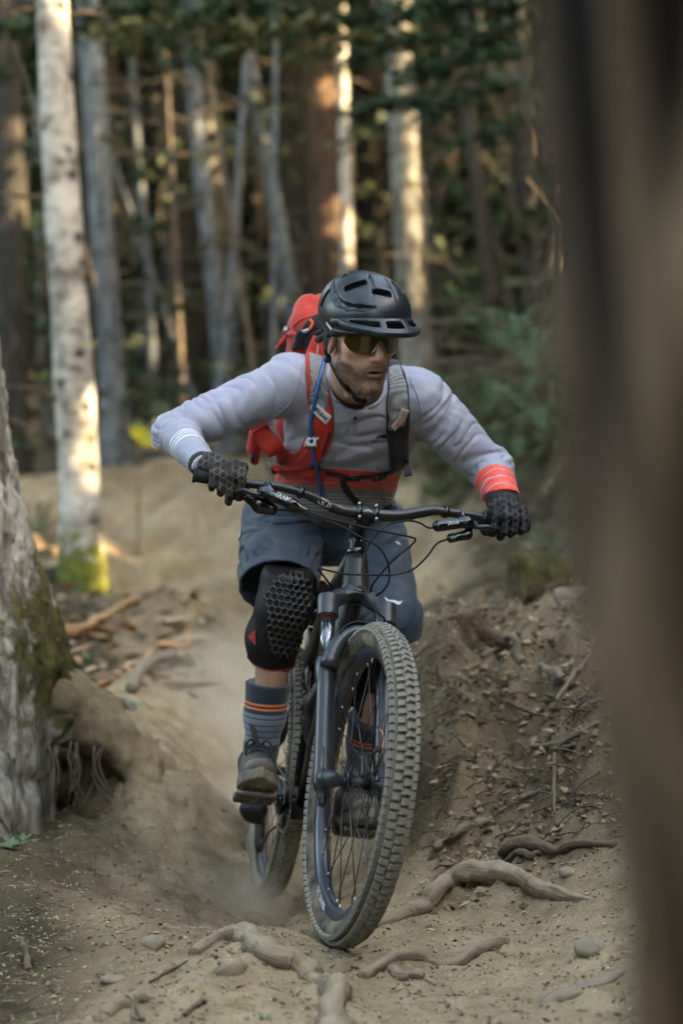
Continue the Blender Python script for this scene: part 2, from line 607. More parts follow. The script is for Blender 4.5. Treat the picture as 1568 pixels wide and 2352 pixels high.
def on_ground(px, py, y0=3.0, y1=40.0):
    """where the view ray through a frame position reaches the terrain"""
    Ys = np.concatenate([np.arange(y0, 9, .02), np.arange(9, y1, .08)])
    P = np.stack([(px - 784) / FPX * Ys, Ys, CAMZ - (py - 1176) / FPX * Ys], 1)
    h = height(P[:, 0], P[:, 1], False, False)
    k = np.argmax(P[:, 2] < h)
    if not (P[k, 2] < h[k]): k = len(Ys) - 1
    p = P[k].copy(); p[2] = h[k]
    return p
ROOT_LINES = [([(862,2146),(924,2119),(969,2103),(1019,2064),(1064,2050),(1129,2044),(1184,2044),(1224,2056),(1264,2068),(1314,2076),(1372,2080)], .010, .040),
 ([(829,2254),(884,2229),(949,2216),(999,2226),(1044,2224),(1084,2204),(1134,2184),(1172,2162)], .009, .035),
 ([(475,2180),(525,2169),(572,2170),(602,2194),(628,2222),(668,2243),(716,2266),(752,2284),(768,2315),(772,2360)], .014, .05),
 ([(440,2290),(490,2262),(540,2240),(585,2222)], .018, .045), ([(225,2356),(262,2333),(300,2314),(356,2300)], .010, .04), ([(1195,2345),(1260,2308),(1330,2282),(1460,2228)], .010, .05)]
_b = [(np.array([on_ground(x, y)[:2] for x, y in L]), hh, ww) for L, hh, ww in ROOT_LINES]
BUMPS += _b

def grow(a, b, h0, g):
    out = [a]; h = h0
    while out[-1] < b: out.append(out[-1] + h); h *= g
    return np.array(out)
xs = np.arange(-1.25, 1.3, .013)
xs = np.concatenate([-grow(1.263, 70, .016, 1.07)[::-1], xs, grow(1.313, 70, .016, 1.07)])
ys = np.arange(3.3, 7.0, .013)
ys = np.concatenate([3.3 - grow(.02, 14, .03, 1.13)[::-1], ys, grow(7.0, 75, .016, 1.022)])
GX, GY = np.meshgrid(xs, ys, indexing='ij')
GZ = height(GX, GY)
nx, ny = GX.shape
ii = np.arange(nx * ny).reshape(nx, ny)
GF = np.stack([ii[:-1, :-1], ii[1:, :-1], ii[1:, 1:], ii[:-1, 1:]], -1).reshape(-1, 4)
GV = np.stack([GX, GY, GZ], -1).reshape(-1, 3)
# where soil is bare trodden dust (1) and where forest floor (0)
def trail_attr(X, Y):
    P = np.stack([X, Y, 0 * X], -1)
    n = fbm(P * 1.7, 3, 77) * .25
    cx = np.interp(Y, [3, 4.4, 5.5, 7, 8.5, 10, 12, 14], [0.05, .0, -.25, -.45, -.5, -.5, -.6, -1.0])
    wd = np.interp(Y, [3, 4.4, 5.5, 7, 8.5, 10, 12, 14, 15.5, 17], [.75, .65, .45, .45, .5, .9, 1.3, 1.7, 1.5, .2])
    t = 1 - sm01(np.abs(X - cx) / wd + n, .75, 1.25)
    return t * (1 - sm01(Y, 15.0, 16.5))
TR = trail_attr(GV[:, 0], GV[:, 1])
BM = bank_mask(GV[:, 0], GV[:, 1])
_hx, _hy = GV[:, 0] + .42, GV[:, 1] - 5.08      # darker soil colour in the dip behind the lip
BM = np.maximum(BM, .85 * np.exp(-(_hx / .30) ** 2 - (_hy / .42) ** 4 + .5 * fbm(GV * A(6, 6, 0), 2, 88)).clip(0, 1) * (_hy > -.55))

def ground_material():
    m, nt, b = new_mat('trail_soil')
    v = coords(nt, 'Object')
    t = attr(nt, 'trail').outputs['Fac']; bk = attr(nt, 'bank').outputs['Fac']
    big = noise_node(nt, 1.6, 5, .6, v)
    mid = noise_node(nt, 14, 6, .65, v)
    fin = noise_node(nt, 120, 5, .7, v)
    tan = ramp(nt, mid.outputs[0], [(.3, (.25, .175, .098)), (.55, (.385, .285, .168)), (.75, (.46, .355, .222))]).outputs[0]
    soil = ramp(nt, mid.outputs[0], [(.25, (.10, .068, .040)), (.5, (.235, .168, .102)), (.75, (.36, .27, .17))]).outputs[0]
    floor_ = ramp(nt, mid.outputs[0], [(.3, (.024, .020, .012)), (.5, (.072, .054, .032)), (.62, (.055, .052, .024)), (.8, (.14, .105, .066))]).outputs[0]
    f = mth(nt, 'ADD', t, mth(nt, 'MULTIPLY', mth(nt, 'SUBTRACT', big.outputs[0], .5), .9), clamp=True)
    c = mixc(nt, f, floor_, tan)
    c = mixc(nt, mth(nt, 'MULTIPLY', bk, .85), c, soil)
    bl = noise_node(nt, .75, 5, .6, coords(nt, 'Object', (1.6, .7, 1)))
    c = mixc(nt, .75, c, ramp(nt, bl.outputs[0], [(.34, .50), (.5, .9), (.66, 1.12)]).outputs[0], 'MULTIPLY')
    # crumbs
    vo = nt.nodes.new('ShaderNodeTexVoronoi'); vo.inputs['Scale'].default_value = 75
    nt.links.new(v, vo.inputs['Vector'])
    sp = ramp(nt, vo.outputs['Distance'], [(.0, .62), (.35, 1.0)]).outputs[0]
    c = mixc(nt, .55, c, sp, 'MULTIPLY')
    fr = ramp(nt, fin.outputs[0], [(.3, .68), (.6, 1.0), (.8, 1.2)]).outputs[0]
    c = mixc(nt, .8, c, fr, 'MULTIPLY')
    nt.links.new(c, b.inputs['Base Color'])
    b.inputs['Roughness'].default_value = .95
    b.inputs['Specular IOR Level'].default_value = .15
    h = mth(nt, 'ADD', mth(nt, 'MULTIPLY', fin.outputs[0], .6), mth(nt, 'MULTIPLY', mid.outputs[0], 1.2))
    bump(nt, b, h, .7, .012)
    return m
M_soil = ground_material()
ground = obj('ground', (GV, GF), M_soil, attrs={'trail': TR, 'bank': BM}, origin=(0, 0, 0), kind='structure')
GBVH = BVHTree.FromPolygons([tuple(v) for v in GV[::1]], [tuple(f) for f in GF.tolist()]) if False else None

def gz(x, y):
    return float(height(np.array([x]), np.array([y]), False)[0])
# ================================================================== TREES
def bark_birch(name, light, dark, amt=.5, warm=None, scale=1.0):
    m, nt, b = new_mat(name)
    v = coords(nt, 'Object')
    hz = coords(nt, 'Object', (9 * scale, 9 * scale, 26 * scale))
    a = noise_node(nt, 1.0, 4, .6, hz)
    blot = noise_node(nt, 7 * scale, 5, .65, v)
    eye = nt.nodes.new('ShaderNodeTexVoronoi'); eye.inputs['Scale'].default_value = 5.5 * scale
    mp = nt.nodes.new('ShaderNodeMapping'); mp.inputs['Scale'].default_value = (1, 1, 1.2)
    nt.links.new(v, mp.inputs['Vector']); nt.links.new(mp.outputs[0], eye.inputs['Vector'])
    c = ramp(nt, blot.outputs[0], [(.32, dark), (.32 + .22 * amt, [x * .6 + y * .4 for x, y in zip(light, dark)]), (.62, light)]).outputs[0]
    l = ramp(nt, a.outputs[0], [(.30, .25), (.44, 1.0)]).outputs[0]
    c = mixc(nt, .75, c, l, 'MULTIPLY')
    e = ramp(nt, eye.outputs['Distance'], [(.10, .06), (.24, 1.0)]).outputs[0]
    c = mixc(nt, .9, c, e, 'MULTIPLY')
    ms = attr(nt, 'moss').outputs['Fac']
    mn = noise_node(nt, 18, 5, .6, v)
    mc = ramp(nt, mn.outputs[0], [(.3, (.035, .045, .010)), (.55, (.11, .12, .022)), (.75, (.20, .19, .05))]).outputs[0]
    f = mth(nt, 'MULTIPLY_ADD', mth(nt, 'SUBTRACT', mn.outputs[0], .5), 1.3, ms)
    f = ramp(nt, f, [(.35, 0.0), (.6, 1.0)]).outputs[0]
    c = mixc(nt, f, c, mc)
    nt.links.new(c, b.inputs['Base Color'])
    b.inputs['Roughness'].default_value = .85
    b.inputs['Specular IOR Level'].default_value = .2
    bump(nt, b, blot.outputs[0], .6, .02)
    return m

def bark_rough(name, lo, hi, sx=22, sz=3.0, moss=0.):
    m, nt, b = new_mat(name)
    v = coords(nt, 'Object', (sx, sx, sz))
    a = noise_node(nt, 1.0, 6, .65, v, .6)
    v2 = coords(nt, 'Object')
    p = noise_node(nt, 4, 4, .6, v2)
    c = ramp(nt, a.outputs[0], [(.32, lo), (.52, [(x + y) / 2 for x, y in zip(lo, hi)]), (.68, hi)]).outputs[0]
    c = mixc(nt, .5, c, ramp(nt, p.outputs[0], [(.3, .6), (.7, 1.15)]).outputs[0], 'MULTIPLY')
    ms = attr(nt, 'moss').outputs['Fac']
    mn = noise_node(nt, 16, 5, .65, v2)
    mc = ramp(nt, mn.outputs[0], [(.3, (.028, .026, .010)), (.55, (.075, .066, .022)), (.8, (.15, .125, .05))]).outputs[0]
    f = mth(nt, 'MULTIPLY_ADD', mth(nt, 'SUBTRACT', mn.outputs[0], .5), 1.2, ms)
    f = ramp(nt, f, [(.38, 0.0), (.58, 1.0)]).outputs[0]
    c = mixc(nt, f, c, mc)
    nt.links.new(c, b.inputs['Base Color'])
    b.inputs['Roughness'].default_value = .92
    b.inputs['Specular IOR Level'].default_value = .15
    bump(nt, b, a.outputs[0], .9, .03)
    return m

M_birch = bark_birch('pale_birch_bark', (.60, .55, .47), (.085, .06, .042), .85)
M_alder = bark_birch('grey_alder_bark', (.15, .165, .17), (.04, .04, .038), .75)
M_mott = bark_birch('mottled_bark', (.24, .22, .18), (.05, .04, .03), .9)
M_conif = bark_rough('brown_conifer_bark', (.026, .022, .016), (.090, .074, .056))
M_cedar = bark_rough('reddish_cedar_bark', (.040, .027, .019), (.19, .125, .085), 16, 2.0)
M_dark = bark_rough('dark_trunk_bark', (.022, .019, .015), (.075, .064, .052), 14, 2.2)
M_near = bark_rough('near_trunk_bark', (.018, .013, .010), (.24, .165, .11), 17, .5)
M_left = bark_rough('grey_fissured_bark', (.045, .035, .027), (.50, .46, .38), 17, 3.2)
M_twig = bark_rough('dead_branch_bark', (.06, .042, .03), (.24, .18, .13), 30, 6)

def leaf_mat(name, lo, hi):
    m, nt, b = new_mat(name)
    c = ramp(nt, noise_node(nt, 2.2, 4, .6, coords(nt, 'Object')).outputs[0], [(.3, lo), (.7, hi)]).outputs[0]
    nt.links.new(c, b.inputs['Base Color'])
    b.inputs['Roughness'].default_value = .6
    b.inputs['Specular IOR Level'].default_value = .25
    b.inputs['Subsurface Weight'].default_value = 0
    tr = nt.nodes.new('ShaderNodeBsdfTranslucent')
    nt.links.new(c, tr.inputs[0])
    mx = nt.nodes.new('ShaderNodeMixShader'); mx.inputs[0].default_value = .25
    nt.links.new(b.outputs[0], mx.inputs[1]); nt.links.new(tr.outputs[0], mx.inputs[2])
    nt.links.new(mx.outputs[0], nt.nodes['Material Output'].inputs[0])
    return m
M_needle = leaf_mat('conifer_needles', (.014, .032, .015), (.048, .085, .036))
M_needle2 = leaf_mat('yellowing_needles', (.06, .065, .016), (.13, .12, .035))
M_fern = leaf_mat('fern_leaf', (.06, .11, .05), (.16, .24, .12))
M_leafy = leaf_mat('small_plant_leaf', (.08, .13, .06), (.20, .28, .14))

def trunk_mesh(pts, rad, seg=14, lump=.08, seed=0, moss=None, n=None):
    P = smooth_path(pts, n or max(8, 6 * len(pts)))
    r = np.interp(np.linspace(0, 1, len(P)), np.linspace(0, 1, len(rad)), rad)
    def wob(Q, th):
        k = np.stack([np.cos(th)[None].repeat(len(Q), 0) * 1.3, np.sin(th)[None].repeat(len(Q), 0) * 1.3, np.arange(len(Q))[:, None].repeat(len(th), 1) * .55], -1)
        return r[:, None] * (1 + lump * fbm(k.reshape(-1, 3), 3, seed).reshape(len(Q), len(th)))
    T, N, B = frames(P)
    th = np.linspace(0, 2 * np.pi, seg, endpoint=False)
    ring = np.cos(th)[None, :, None] * N[:, None] + np.sin(th)[None, :, None] * B[:, None]
    V = (P[:, None] + ring * wob(P, th)[..., None]).reshape(-1, 3)
    F = [(i * seg + j, i * seg + (j + 1) % seg, (i + 1) * seg + (j + 1) % seg, (i + 1) * seg + j) for i in range(len(P) - 1) for j in range(seg)]
    ms = np.zeros(len(V)) if moss is None else moss(V)
    return (V, np.array(F)), ms

# sunlit spots: gaps are cut in the crowns so the low sun reaches these
LIT = [(126,10,10,.06),(170,930,10,.0),(174,1010,10,.04),(178,1075,10,.02),(160,740,10,-.03),(135,230,10,-.03),(222,1310,10,.06),(318,990,12,.08),
       (290,1262,11.6,.12),(240,1255,11.6,.07),(90,1285,11.2,.16),(60,1290,11.2,.1),(340,1255,11.6,.02),
       (750,490,20,.12),(752,555,20,.10),(742,430,20,.0),(735,250,20,-.04),(748,610,20,-.03),(945,570,15,.34),(955,610,15,.26),(935,30,15,.30),(945,330,15,.05),(952,690,15,.05),(938,85,15,.12),(950,520,15,.1),(945,470,15,.1),
       (598,550,25,.3),(594,490,25,.2),(596,620,25,.25),(602,700,25,.2),(605,790,25,.25),(590,430,25,.15),(455,490,22,.2),(460,540,22,.25),(470,590,22,.15),(652,360,25,.3),(685,420,25,.25),(690,455,25,.15),
       (785,110,17,.15),(788,140,17,.15),(790,190,17,.1),(797,520,17,.12),(798,590,17,.12),(720,640,24,.15),(722,675,24,.12),(405,705,20,.2),(430,690,20,.2),(215,800,22,.2),(218,850,22,.2),
       (350,370,21,.16),(540,300,24,.16),(1075,225,15,.1),(480,330,24,.15),(430,430,24,.2),(30,690,13,.15),(60,210,13,.15),(330,1020,18,.15),(820,40,15,.25),(850,95,15,.25),(1110,40,15,.1),(1135,100,15,.1),(1150,160,15,.1),(660,720,24,.2),(870,250,20,.12),(880,300,20,.12)]
_r = np.random.default_rng(3)
LIT += [(float(_r.uniform(230, 1180)), float(_r.uniform(60, 860)), float(_r.uniform(18, 27)), float(_r.uniform(.0, .09))) for _ in range(45)]
LITP = np.array([W(a, b, c) for a, b, c, r in LIT]); LITR = np.array([r for *_, r in LIT])
SD = np.array(SUN_DIR)

def sprays(C, size, n_per, droop=.3, seed=0, keep_gaps=True, ax=None, flat=.35):
    """leaf-sized sprays of needles round the centres C (one flattened bough each)"""
    r = np.random.default_rng(seed)
    C = np.asarray(C, float)
    N = len(C) * n_per
    base = np.repeat(C, n_per, 0)
    off = r.normal(0, 1, (N, 3)) * A(1, 1, flat) * size * .9
    p = base + off
    if keep_gaps:
        d = p[:, None] - LITP[None]
        t = (d @ SD)
        dist = np.linalg.norm(d - t[..., None] * SD, axis=2)
        bad = ((dist < LITR[None] * 1.1 + size * .33) & (t > .35)).any(1)
        p = p[~bad]; off = off[~bad]
    N = len(p)
    a = off / np.maximum(1e-6, np.linalg.norm(off, axis=1))[:, None] + r.normal(0, .45, (N, 3)); a[:, 2] -= droop
    a /= np.linalg.norm(a, axis=1)[:, None]
    b = np.cross(a, A(0, 0, 1) + r.normal(0, .5, (N, 3))); b /= np.maximum(1e-6, np.linalg.norm(b, axis=1))[:, None]
    L = size * r.uniform(.5, 1.15, (N, 1)); w = L * r.uniform(.22, .42, (N, 1))
    V = np.stack([p - a * L * .5, p + b * w, p + a * L * .65, p - b * w], 1).reshape(-1, 3)
    return V, np.arange(4 * N).reshape(-1, 4)

def boughs(root, h0, h1, rmax, n, seed, cone=True, down=.25):
    """bough centres of a crown round a trunk axis (points along drooping limbs)"""
    r = np.random.default_rng(seed)
    out, limbs = [], []
    for k in range(n):
        t = r.uniform(0, 1)
        z = h0 + (h1 - h0) * t
        L = rmax * ((1 - t) * .85 + .15 if cone else r.uniform(.6, 1)) * r.uniform(.7, 1.1)
        a = r.uniform(0, 2 * np.pi)
        d = A(math.cos(a), math.sin(a), 0)
        ax = root + A(0, 0, 0)
        st = np.array([ax[0], ax[1], 0]) + A(0, 0, z)
        e = st + d * L + A(0, 0, -down * L)
        limbs.append((st, (st + e) / 2 + A(0, 0, .06 * L), e))
        m = max(2, int(L / .35))
        for s in np.linspace(.25, 1, m):
            out.append(st * (1 - s) + e * s + A(0, 0, .06 * L * 4 * s * (1 - s)))
    return np.array(out), limbs

# (label, [points seen from base to top as (x, y)], distance, [radii in metres base to top], bark, mossy height)
TREES = [
 ('pale birch trunk with dark knots and a mossy foot, largest on the left', [(196,1400),(186,1180),(172,900),(150,550),(128,150),(118,-60),(105,-500)], 10.0, [.125,.112,.108,.098,.088,.085,.07], M_birch, .62),
 ('smooth grey trunk just right of the large pale birch', [(270,1095),(258,850),(238,560),(215,180),(200,-80),(180,-600)], 15.0, [.125,.105,.098,.092,.085,.07], M_alder, 0),
 ('slim grey trunk leaning left, above the raised elbow', [(530,1060),(512,860),(490,640),(462,380),(435,50),(425,-100),(400,-500)], 17.0, [.09,.085,.08,.075,.066,.06,.05], M_alder, 0),
 ('slim blue grey trunk bending left behind the red backpack', [(705,1080),(688,820),(655,600),(615,380),(580,180),(555,-60),(530,-500)], 18.0, [.085,.08,.075,.07,.066,.06,.05], M_alder, 0),
 ('very thin grey sapling between two grey trunks', [(358,1080),(350,780),(338,580),(318,360),(305,150),(296,-60)], 18.0, [.04,.038,.036,.034,.028,.02], M_alder, 0),
 ('broad reddish brown conifer trunk behind the helmet', [(790,1080),(765,650),(738,350),(705,30),(695,-100),(670,-600)], 20.0, [.30,.265,.25,.24,.23,.2], M_cedar, 0),
 ('thin pale trunk with white patches rising over the helmet', [(802,1080),(797,600),(792,380),(785,140),(780,-60),(770,-500)], 17.0, [.06,.055,.05,.046,.042,.035], M_birch, 0),
 ('mottled cream and grey trunk right of the helmet', [(965,1000),(955,780),(942,560),(925,280),(912,20),(905,-100),(890,-500)], 15.0, [.14,.13,.122,.12,.115,.11,.09], M_mott, .2),
 ('thin pinkish brown trunk right of the mottled one', [(1140,900),(1122,680),(1100,480),(1082,280),(1070,100),(1062,-80),(1050,-400)], 15.0, [.058,.056,.052,.05,.046,.04,.03], M_conif, 0),
 ('wide grey brown trunk in the gap left of the mottled trunk', [(905,1080),(880,600),(860,300),(845,20),(840,-100),(825,-500)], 24.0, [.26,.24,.23,.22,.215,.19], M_dark, 0),
 ('narrow sun dappled trunk between two leaning grey trunks', [(612,1080),(602,760),(594,500),(580,240),(570,-80),(555,-500)], 25.0, [.10,.095,.088,.08,.07,.06], M_conif, 0),
 ('sun dappled brown trunk left of the broad conifer', [(715,1080),(694,500),(672,330),(645,130),(630,-80)], 25.0, [.115,.10,.10,.09,.08], M_conif, 0),
 ('dark trunk at the left edge of the forest', [(40,1170),(38,800),(28,400),(15,0),(10,-300)], 16.0, [.15,.13,.12,.11,.1], M_dark, 0),
 ('dim brown trunk half hidden behind the pale birch', [(225,1100),(212,800),(195,400),(175,0),(160,-400)], 22.0, [.13,.12,.11,.1,.09], M_conif, 0),
 ('sun dappled trunk just left of the slim leaning trunk', [(485,1080),(468,600),(452,400),(425,0),(410,-400)], 22.0, [.10,.09,.085,.08,.07], M_conif, 0),
 ('dark trunk in deep shade left of centre', [(415,1080),(402,700),(385,300),(370,-50),(355,-400)], 26.0, [.12,.11,.105,.1,.08], M_dark, 0),
 ('grey trunk in shade behind the backpack', [(560,1060),(548,700),(530,300),(505,-50),(490,-400)], 28.0, [.16,.15,.14,.13,.1], M_dark, 0),
 ('thin dark trunk right of the mottled trunk', [(1030,1000),(1015,700),(1000,300),(985,-50),(975,-300)], 21.0, [.08,.075,.07,.06,.05], M_dark, 0),
 ('dark trunk close to the blurred foreground tree', [(1245,1000),(1225,700),(1205,300),(1190,-50),(1180,-300)], 18.0, [.10,.095,.09,.085,.07], M_dark, 0),
 ('leaning dark trunk behind the thin pinkish trunk', [(1180,950),(1165,600),(1150,300),(1130,-50),(1120,-300)], 24.0, [.12,.115,.105,.1,.08], M_dark, 0),
]
CROWNS = {0: None}
for k, (lab, pts, Y, rad, mt, moss) in enumerate(TREES):
    P = [W(a, b, Y) for a, b in pts]
    P[0][2] = min(P[0][2], gz(P[0][0], Y)) - .15
    g0 = P[0][2] + .15
    top = P[-1]
    P.append(top + (P[-1] - P[-2]) * 1.0 + A(0, 0, 3.5))
    rad = list(rad) + [.03]
    rad[0] *= 1.25
    t = empty('birch_tree' if mt in (M_birch, M_alder) else 'conifer_tree', (P[0][0], P[0][1], g0), lab, 'tree', 'trees behind the trail')
    def ms(V, g0=g0, moss=moss):
        return np.clip(1.05 - (V[:, 2] - g0) / moss, 0, 1) if moss else np.zeros(len(V))
    vf, mv = trunk_mesh(P, rad, 16 if Y < 16 else 12, .07, k, ms, n=26)
    obj('trunk', vf, mt, t, attrs={'moss': mv})
    # knots and dead snags
    r = np.random.default_rng(100 + k)
    Pp = smooth_path(P[:-1], 40)
    for q in range(9 if Y < 19 else 5):
        i = r.integers(6, 38); a = r.uniform(0, 6.28); L = r.uniform(.25, 1.1) * (Y / 16)
        d = A(math.cos(a), math.sin(a) * .6, r.uniform(-.25, .35))
        obj('dead_branch', tube([Pp[i], Pp[i] + d * L * .5 + A(0, 0, .04), Pp[i] + d * L + A(0, 0, r.uniform(-.15, .1))], [.016, .011, .004], 5), M_twig, t)
    c, limbs = boughs(A(top[0], top[1], 0), top[2] - .4, top[2] + 5.5, 1.7, 16, 40 + k)
    V, F = sprays(c, .36, 9, seed=k)
    obj('crown', (V, F), M_needle, t, smooth=False, kind='stuff')
# ------------------------------------------------------------------ the rest of the forest
def frame_x(X, Y): return 784 + X / Y * FPX
r = np.random.default_rng(5)
def forest_tree(X, Y, rad, mt, lab, group, name, hv, crown_r, nb, seed, zc=None, leaf=None, lean=None, size=.38, per=9):
    z0 = gz(X, Y)
    ln = (r.uniform(-.08, .02) if lean is None else lean)
    H = hv
    P = [A(X, Y, z0 - .2), A(X + ln * H * .3 + r.uniform(-.08, .08), Y, z0 + H * .33), A(X + ln * H * .65, Y, z0 + H * .66), A(X + ln * H, Y, z0 + H)]
    t = empty(name, (X, Y, z0), lab, 'tree', group)
    vf, mv = trunk_mesh(P, [rad * 1.2, rad, rad * .75, .03], 9, .07, seed, None, n=16)
    obj('trunk', vf, mt, t, attrs={'moss': mv})
    zc = zc if zc is not None else max(CAMZ + 1176 / FPX * Y + .3, z0 + 2)
    c, limbs = boughs(A(X + ln * H * .7, Y, 0), zc, z0 + H + .5, crown_r, nb, seed)
    V, F = sprays(c, size, per, seed=seed)
    obj('crown', (V, F), leaf or M_needle, t, smooth=False, kind='stuff')
    return t

# trunks standing further back, seen between the near ones
GB = 'dim trunks far back in the forest'
LB = 'dim forest trunk far back between the nearer trees'
n_b = 0
while n_b < 58:
    Y = r.uniform(19, 42)
    px = r.uniform(-180, 1500)
    X = (px - 784) / FPX * Y
    forest_tree(X, Y, r.uniform(.09, .26), [M_dark, M_conif, M_dark, M_mott][n_b % 4], LB, GB, 'conifer_tree', r.uniform(11, 17), 2.4, 26, 300 + n_b)
    n_b += 1
# young conifers and brush filling the understory: foliage reaches down into view
GY2 = 'young conifers in the shade between the trunks'
for k, (px, py, Y, hgt, rr) in enumerate([(300,1010,21,5.2,1.1),(385,1040,24,5.5,1.2),(450,1000,27,6,1.5),(330,980,30,7.5,1.6),(560,1000,31,6,1.4),(100,1050,19,4.2,.9),(5,1080,21,5,1.2),(650,1000,33,7,1.5),
                                   (1020,960,20,3.6,1.0),(1120,930,22,4.6,1.3),(1210,900,20,5.5,1.3),(880,980,30,6.5,1.5),(1080,900,29,7,1.7),(1300,850,19,5.5,1.4),(770,980,36,8,1.7),(200,1000,33,8,1.8),(480,980,38,9,1.9),(1180,900,34,9,1.9)]):
    X = (px - 784) / FPX * Y
    z0 = gz(X, Y)
    forest_tree(X, Y, .04, M_twig, 'young dark green conifer standing between the trunks', GY2, 'young_conifer', hgt, rr, 30, 700 + k, zc=z0 + .4, lean=0, size=.26, per=9)

GS = 'thin bare saplings deep in the forest'
for k in range(44):
    Y = r.uniform(14, 34); px = r.uniform(-20, 1300) if k % 3 else r.uniform(950, 1300)
    if 640 < px < 815 and Y < 21: px -= 190
    X = (px - 784) / FPX * Y
    z0 = gz(X, Y); H = r.uniform(3.5, 8)
    ln = r.normal(-.09, .09)
    P = [A(X, Y, z0 - .1), A(X + ln*H*.4, Y, z0 + H*.4), A(X + ln*H, Y, z0 + H)]
    vf, mv = trunk_mesh(P, [r.uniform(.02, .05), .022, .006], 6, .06, 500 + k, None, n=10)
    t = empty('sapling', (X, Y, z0), 'thin bare sapling in the dim forest background', 'tree', GS)
    obj('trunk', vf, [M_dark, M_twig, M_alder][k % 3], t, attrs={'moss': mv})
tang = []
for k in range(420):
    Y = r.uniform(12.5, 30); px = r.uniform(940, 1330) if k % 2 else r.uniform(-20, 1300)
    py = r.uniform(150, 1000)
    if 655 < px < 805 and Y < 20.6 and py < 700: continue      # the broad conifer stands clear
    c = W(px, py, Y)
    if c[2] < gz(c[0], Y) + .1: continue
    a = r.normal(0, .55) + (0 if r.random() < .7 else 1.2); L = r.uniform(.3, 1.0) * Y / 16
    d = A(math.cos(a), r.normal(0, .4), math.sin(a))
    tang.append(tube(smooth_path([c - d*L*.5, c + r.normal(0, .05, 3), c + d*L*.5 - A(0, 0, .08*L)], 6), np.linspace(.011, .004, 6) * Y / 16, 4, cap=False))
tag(obj('twig_tangle', join(*tang), M_twig, kind='stuff'), 'tangle of bare dead twigs between the trunks', 'twigs')
pts_ = []
for k in range(330):
    Y = r.uniform(14, 30); px = r.uniform(-20, 1320); py = r.uniform(60, 1010)
    if 645 < px < 815 and Y < 20.8 and py < 700: continue
    c = W(px, py, Y)
    if c[2] > gz(c[0], Y) + .2: pts_.append(c)
V, F = sprays(np.array(pts_), .17, 12, seed=17, keep_gaps=False, droop=.2, flat=.3)
tag(obj('understory_foliage', (V, F), leaf_mat('olive_understory', (.028, .042, .018), (.085, .092, .042)), smooth=False, kind='stuff'), 'olive green and brown understory foliage between the trunks', 'foliage')

for k in range(22):
    Y = r.uniform(25, 37); px = -40 + k * 62 + r.uniform(-25, 25)
    X = (px - 784) / FPX * Y
    forest_tree(X, Y, .05, M_twig, 'young dark green conifer standing between the trunks', GY2, 'young_conifer', r.uniform(6, 10), 1.7, 46, 760 + k, zc=gz(X, Y) + .3, lean=0, size=.34, per=10)

# crowns to the right of the trail, out of frame, that keep the low sun off the rider
GR = 'conifers standing right of the trail'
for k in range(26):
    Y = -12 + k * 1.75 + r.uniform(-.4, .4)
    X = max(5.6, .178 * Y + 3.6) + r.uniform(-.3, 1.6) + (1.6 if k % 2 else 0)
    forest_tree(X, Y, .16, M_dark, 'tall conifer with dense branches right of the trail', GR, 'conifer_tree', r.uniform(6.0, 7.5) if Y < 7 else r.uniform(11, 15), 2.6, 46 if Y < 7 else 62, 900 + k, zc=gz(X, Y) + .5, size=.46, per=14)

for k in range(16):  # more unseen conifers, added to stop sun leaking onto the rider
    Y = -7 + k * .95
    X = 8.6 + (k % 3) * 1.5
    forest_tree(X, Y, .15, M_dark, 'tall conifer with dense branches right of the trail', GR, 'conifer_tree', r.uniform(7, 8), 2.4, 50, 1000 + k, zc=gz(X, Y) + .4, size=.46, per=15)

# boughs of the nearer trees that hang into the top of the frame
def near_bough(px, py, Y, L, ang, leaf, seed, n=8):
    s = W(px, py, Y)
    d = A(math.cos(ang), .2, math.sin(ang))
    pts = [s + d * L * t + A(0, 0, -.18 * L * t * t) for t in np.linspace(0, 1, n)]
    V, F = sprays(pts, .11 * L ** .3, 16, seed=seed, keep_gaps=False, flat=.22)
    return (V, F), tube(pts, np.linspace(.013, .004, n), 5)
BOUGHS = [(1240,20,12,.8,2.9,0),(1230,110,12,.75,3.2,0),(1200,180,13,.7,3.3,0),(1130,10,12,.6,3.0,0),(1080,60,13,.7,3.3,0),(1180,60,12,.6,3.4,0),(1110,130,13,.5,3.0,0),(1010,20,13,.5,3.2,0),(1060,225,14,.6,3.05,0),(930,225,14,.45,3.2,0),
          (640,60,12,.75,3.1,1),(520,30,12,.7,3.15,1),(760,50,12,.6,3.2,1),(420,60,13,.6,3.0,1),(900,30,12,.55,3.1,0),(300,10,12,.55,3.2,0),(600,100,13,.6,3.2,0),(840,80,13,.5,3.3,1),(700,20,11,.5,2.9,0),(560,0,11,.5,3.3,0),(960,80,12,.5,3.3,0),
          (60,60,12,.5,3.0,0),(30,160,12,.45,3.3,0),(1260,260,12,.5,3.3,0),(360,560,19,.8,3.3,0),(330,700,19,.7,3.1,0),(300,900,19,.8,3.2,0)]
tb = empty('conifer_tree', (3.1, 12.6, gz(3.1, 12.6)), 'conifer whose dark boughs hang into the top of the frame', 'tree', None)
P = [A(3.1, 12.6, gz(3.1, 12.6) - .2), A(3.05, 12.6, 4), A(3.0, 12.6, 9)]
vf, mv = trunk_mesh(P, [.15, .13, .08], 9, .06, 77)
obj('trunk', vf, M_dark, tb, attrs={'moss': mv})
for k, (px, py, Y, L, an, q) in enumerate(BOUGHS):
    (V, F), st = near_bough(px, py, Y, L, an, None, 60 + k)
    o = obj('bough', (V, F), M_needle2 if q else M_needle, tb, smooth=False, kind='stuff')
    obj('twig', st, M_twig, o)

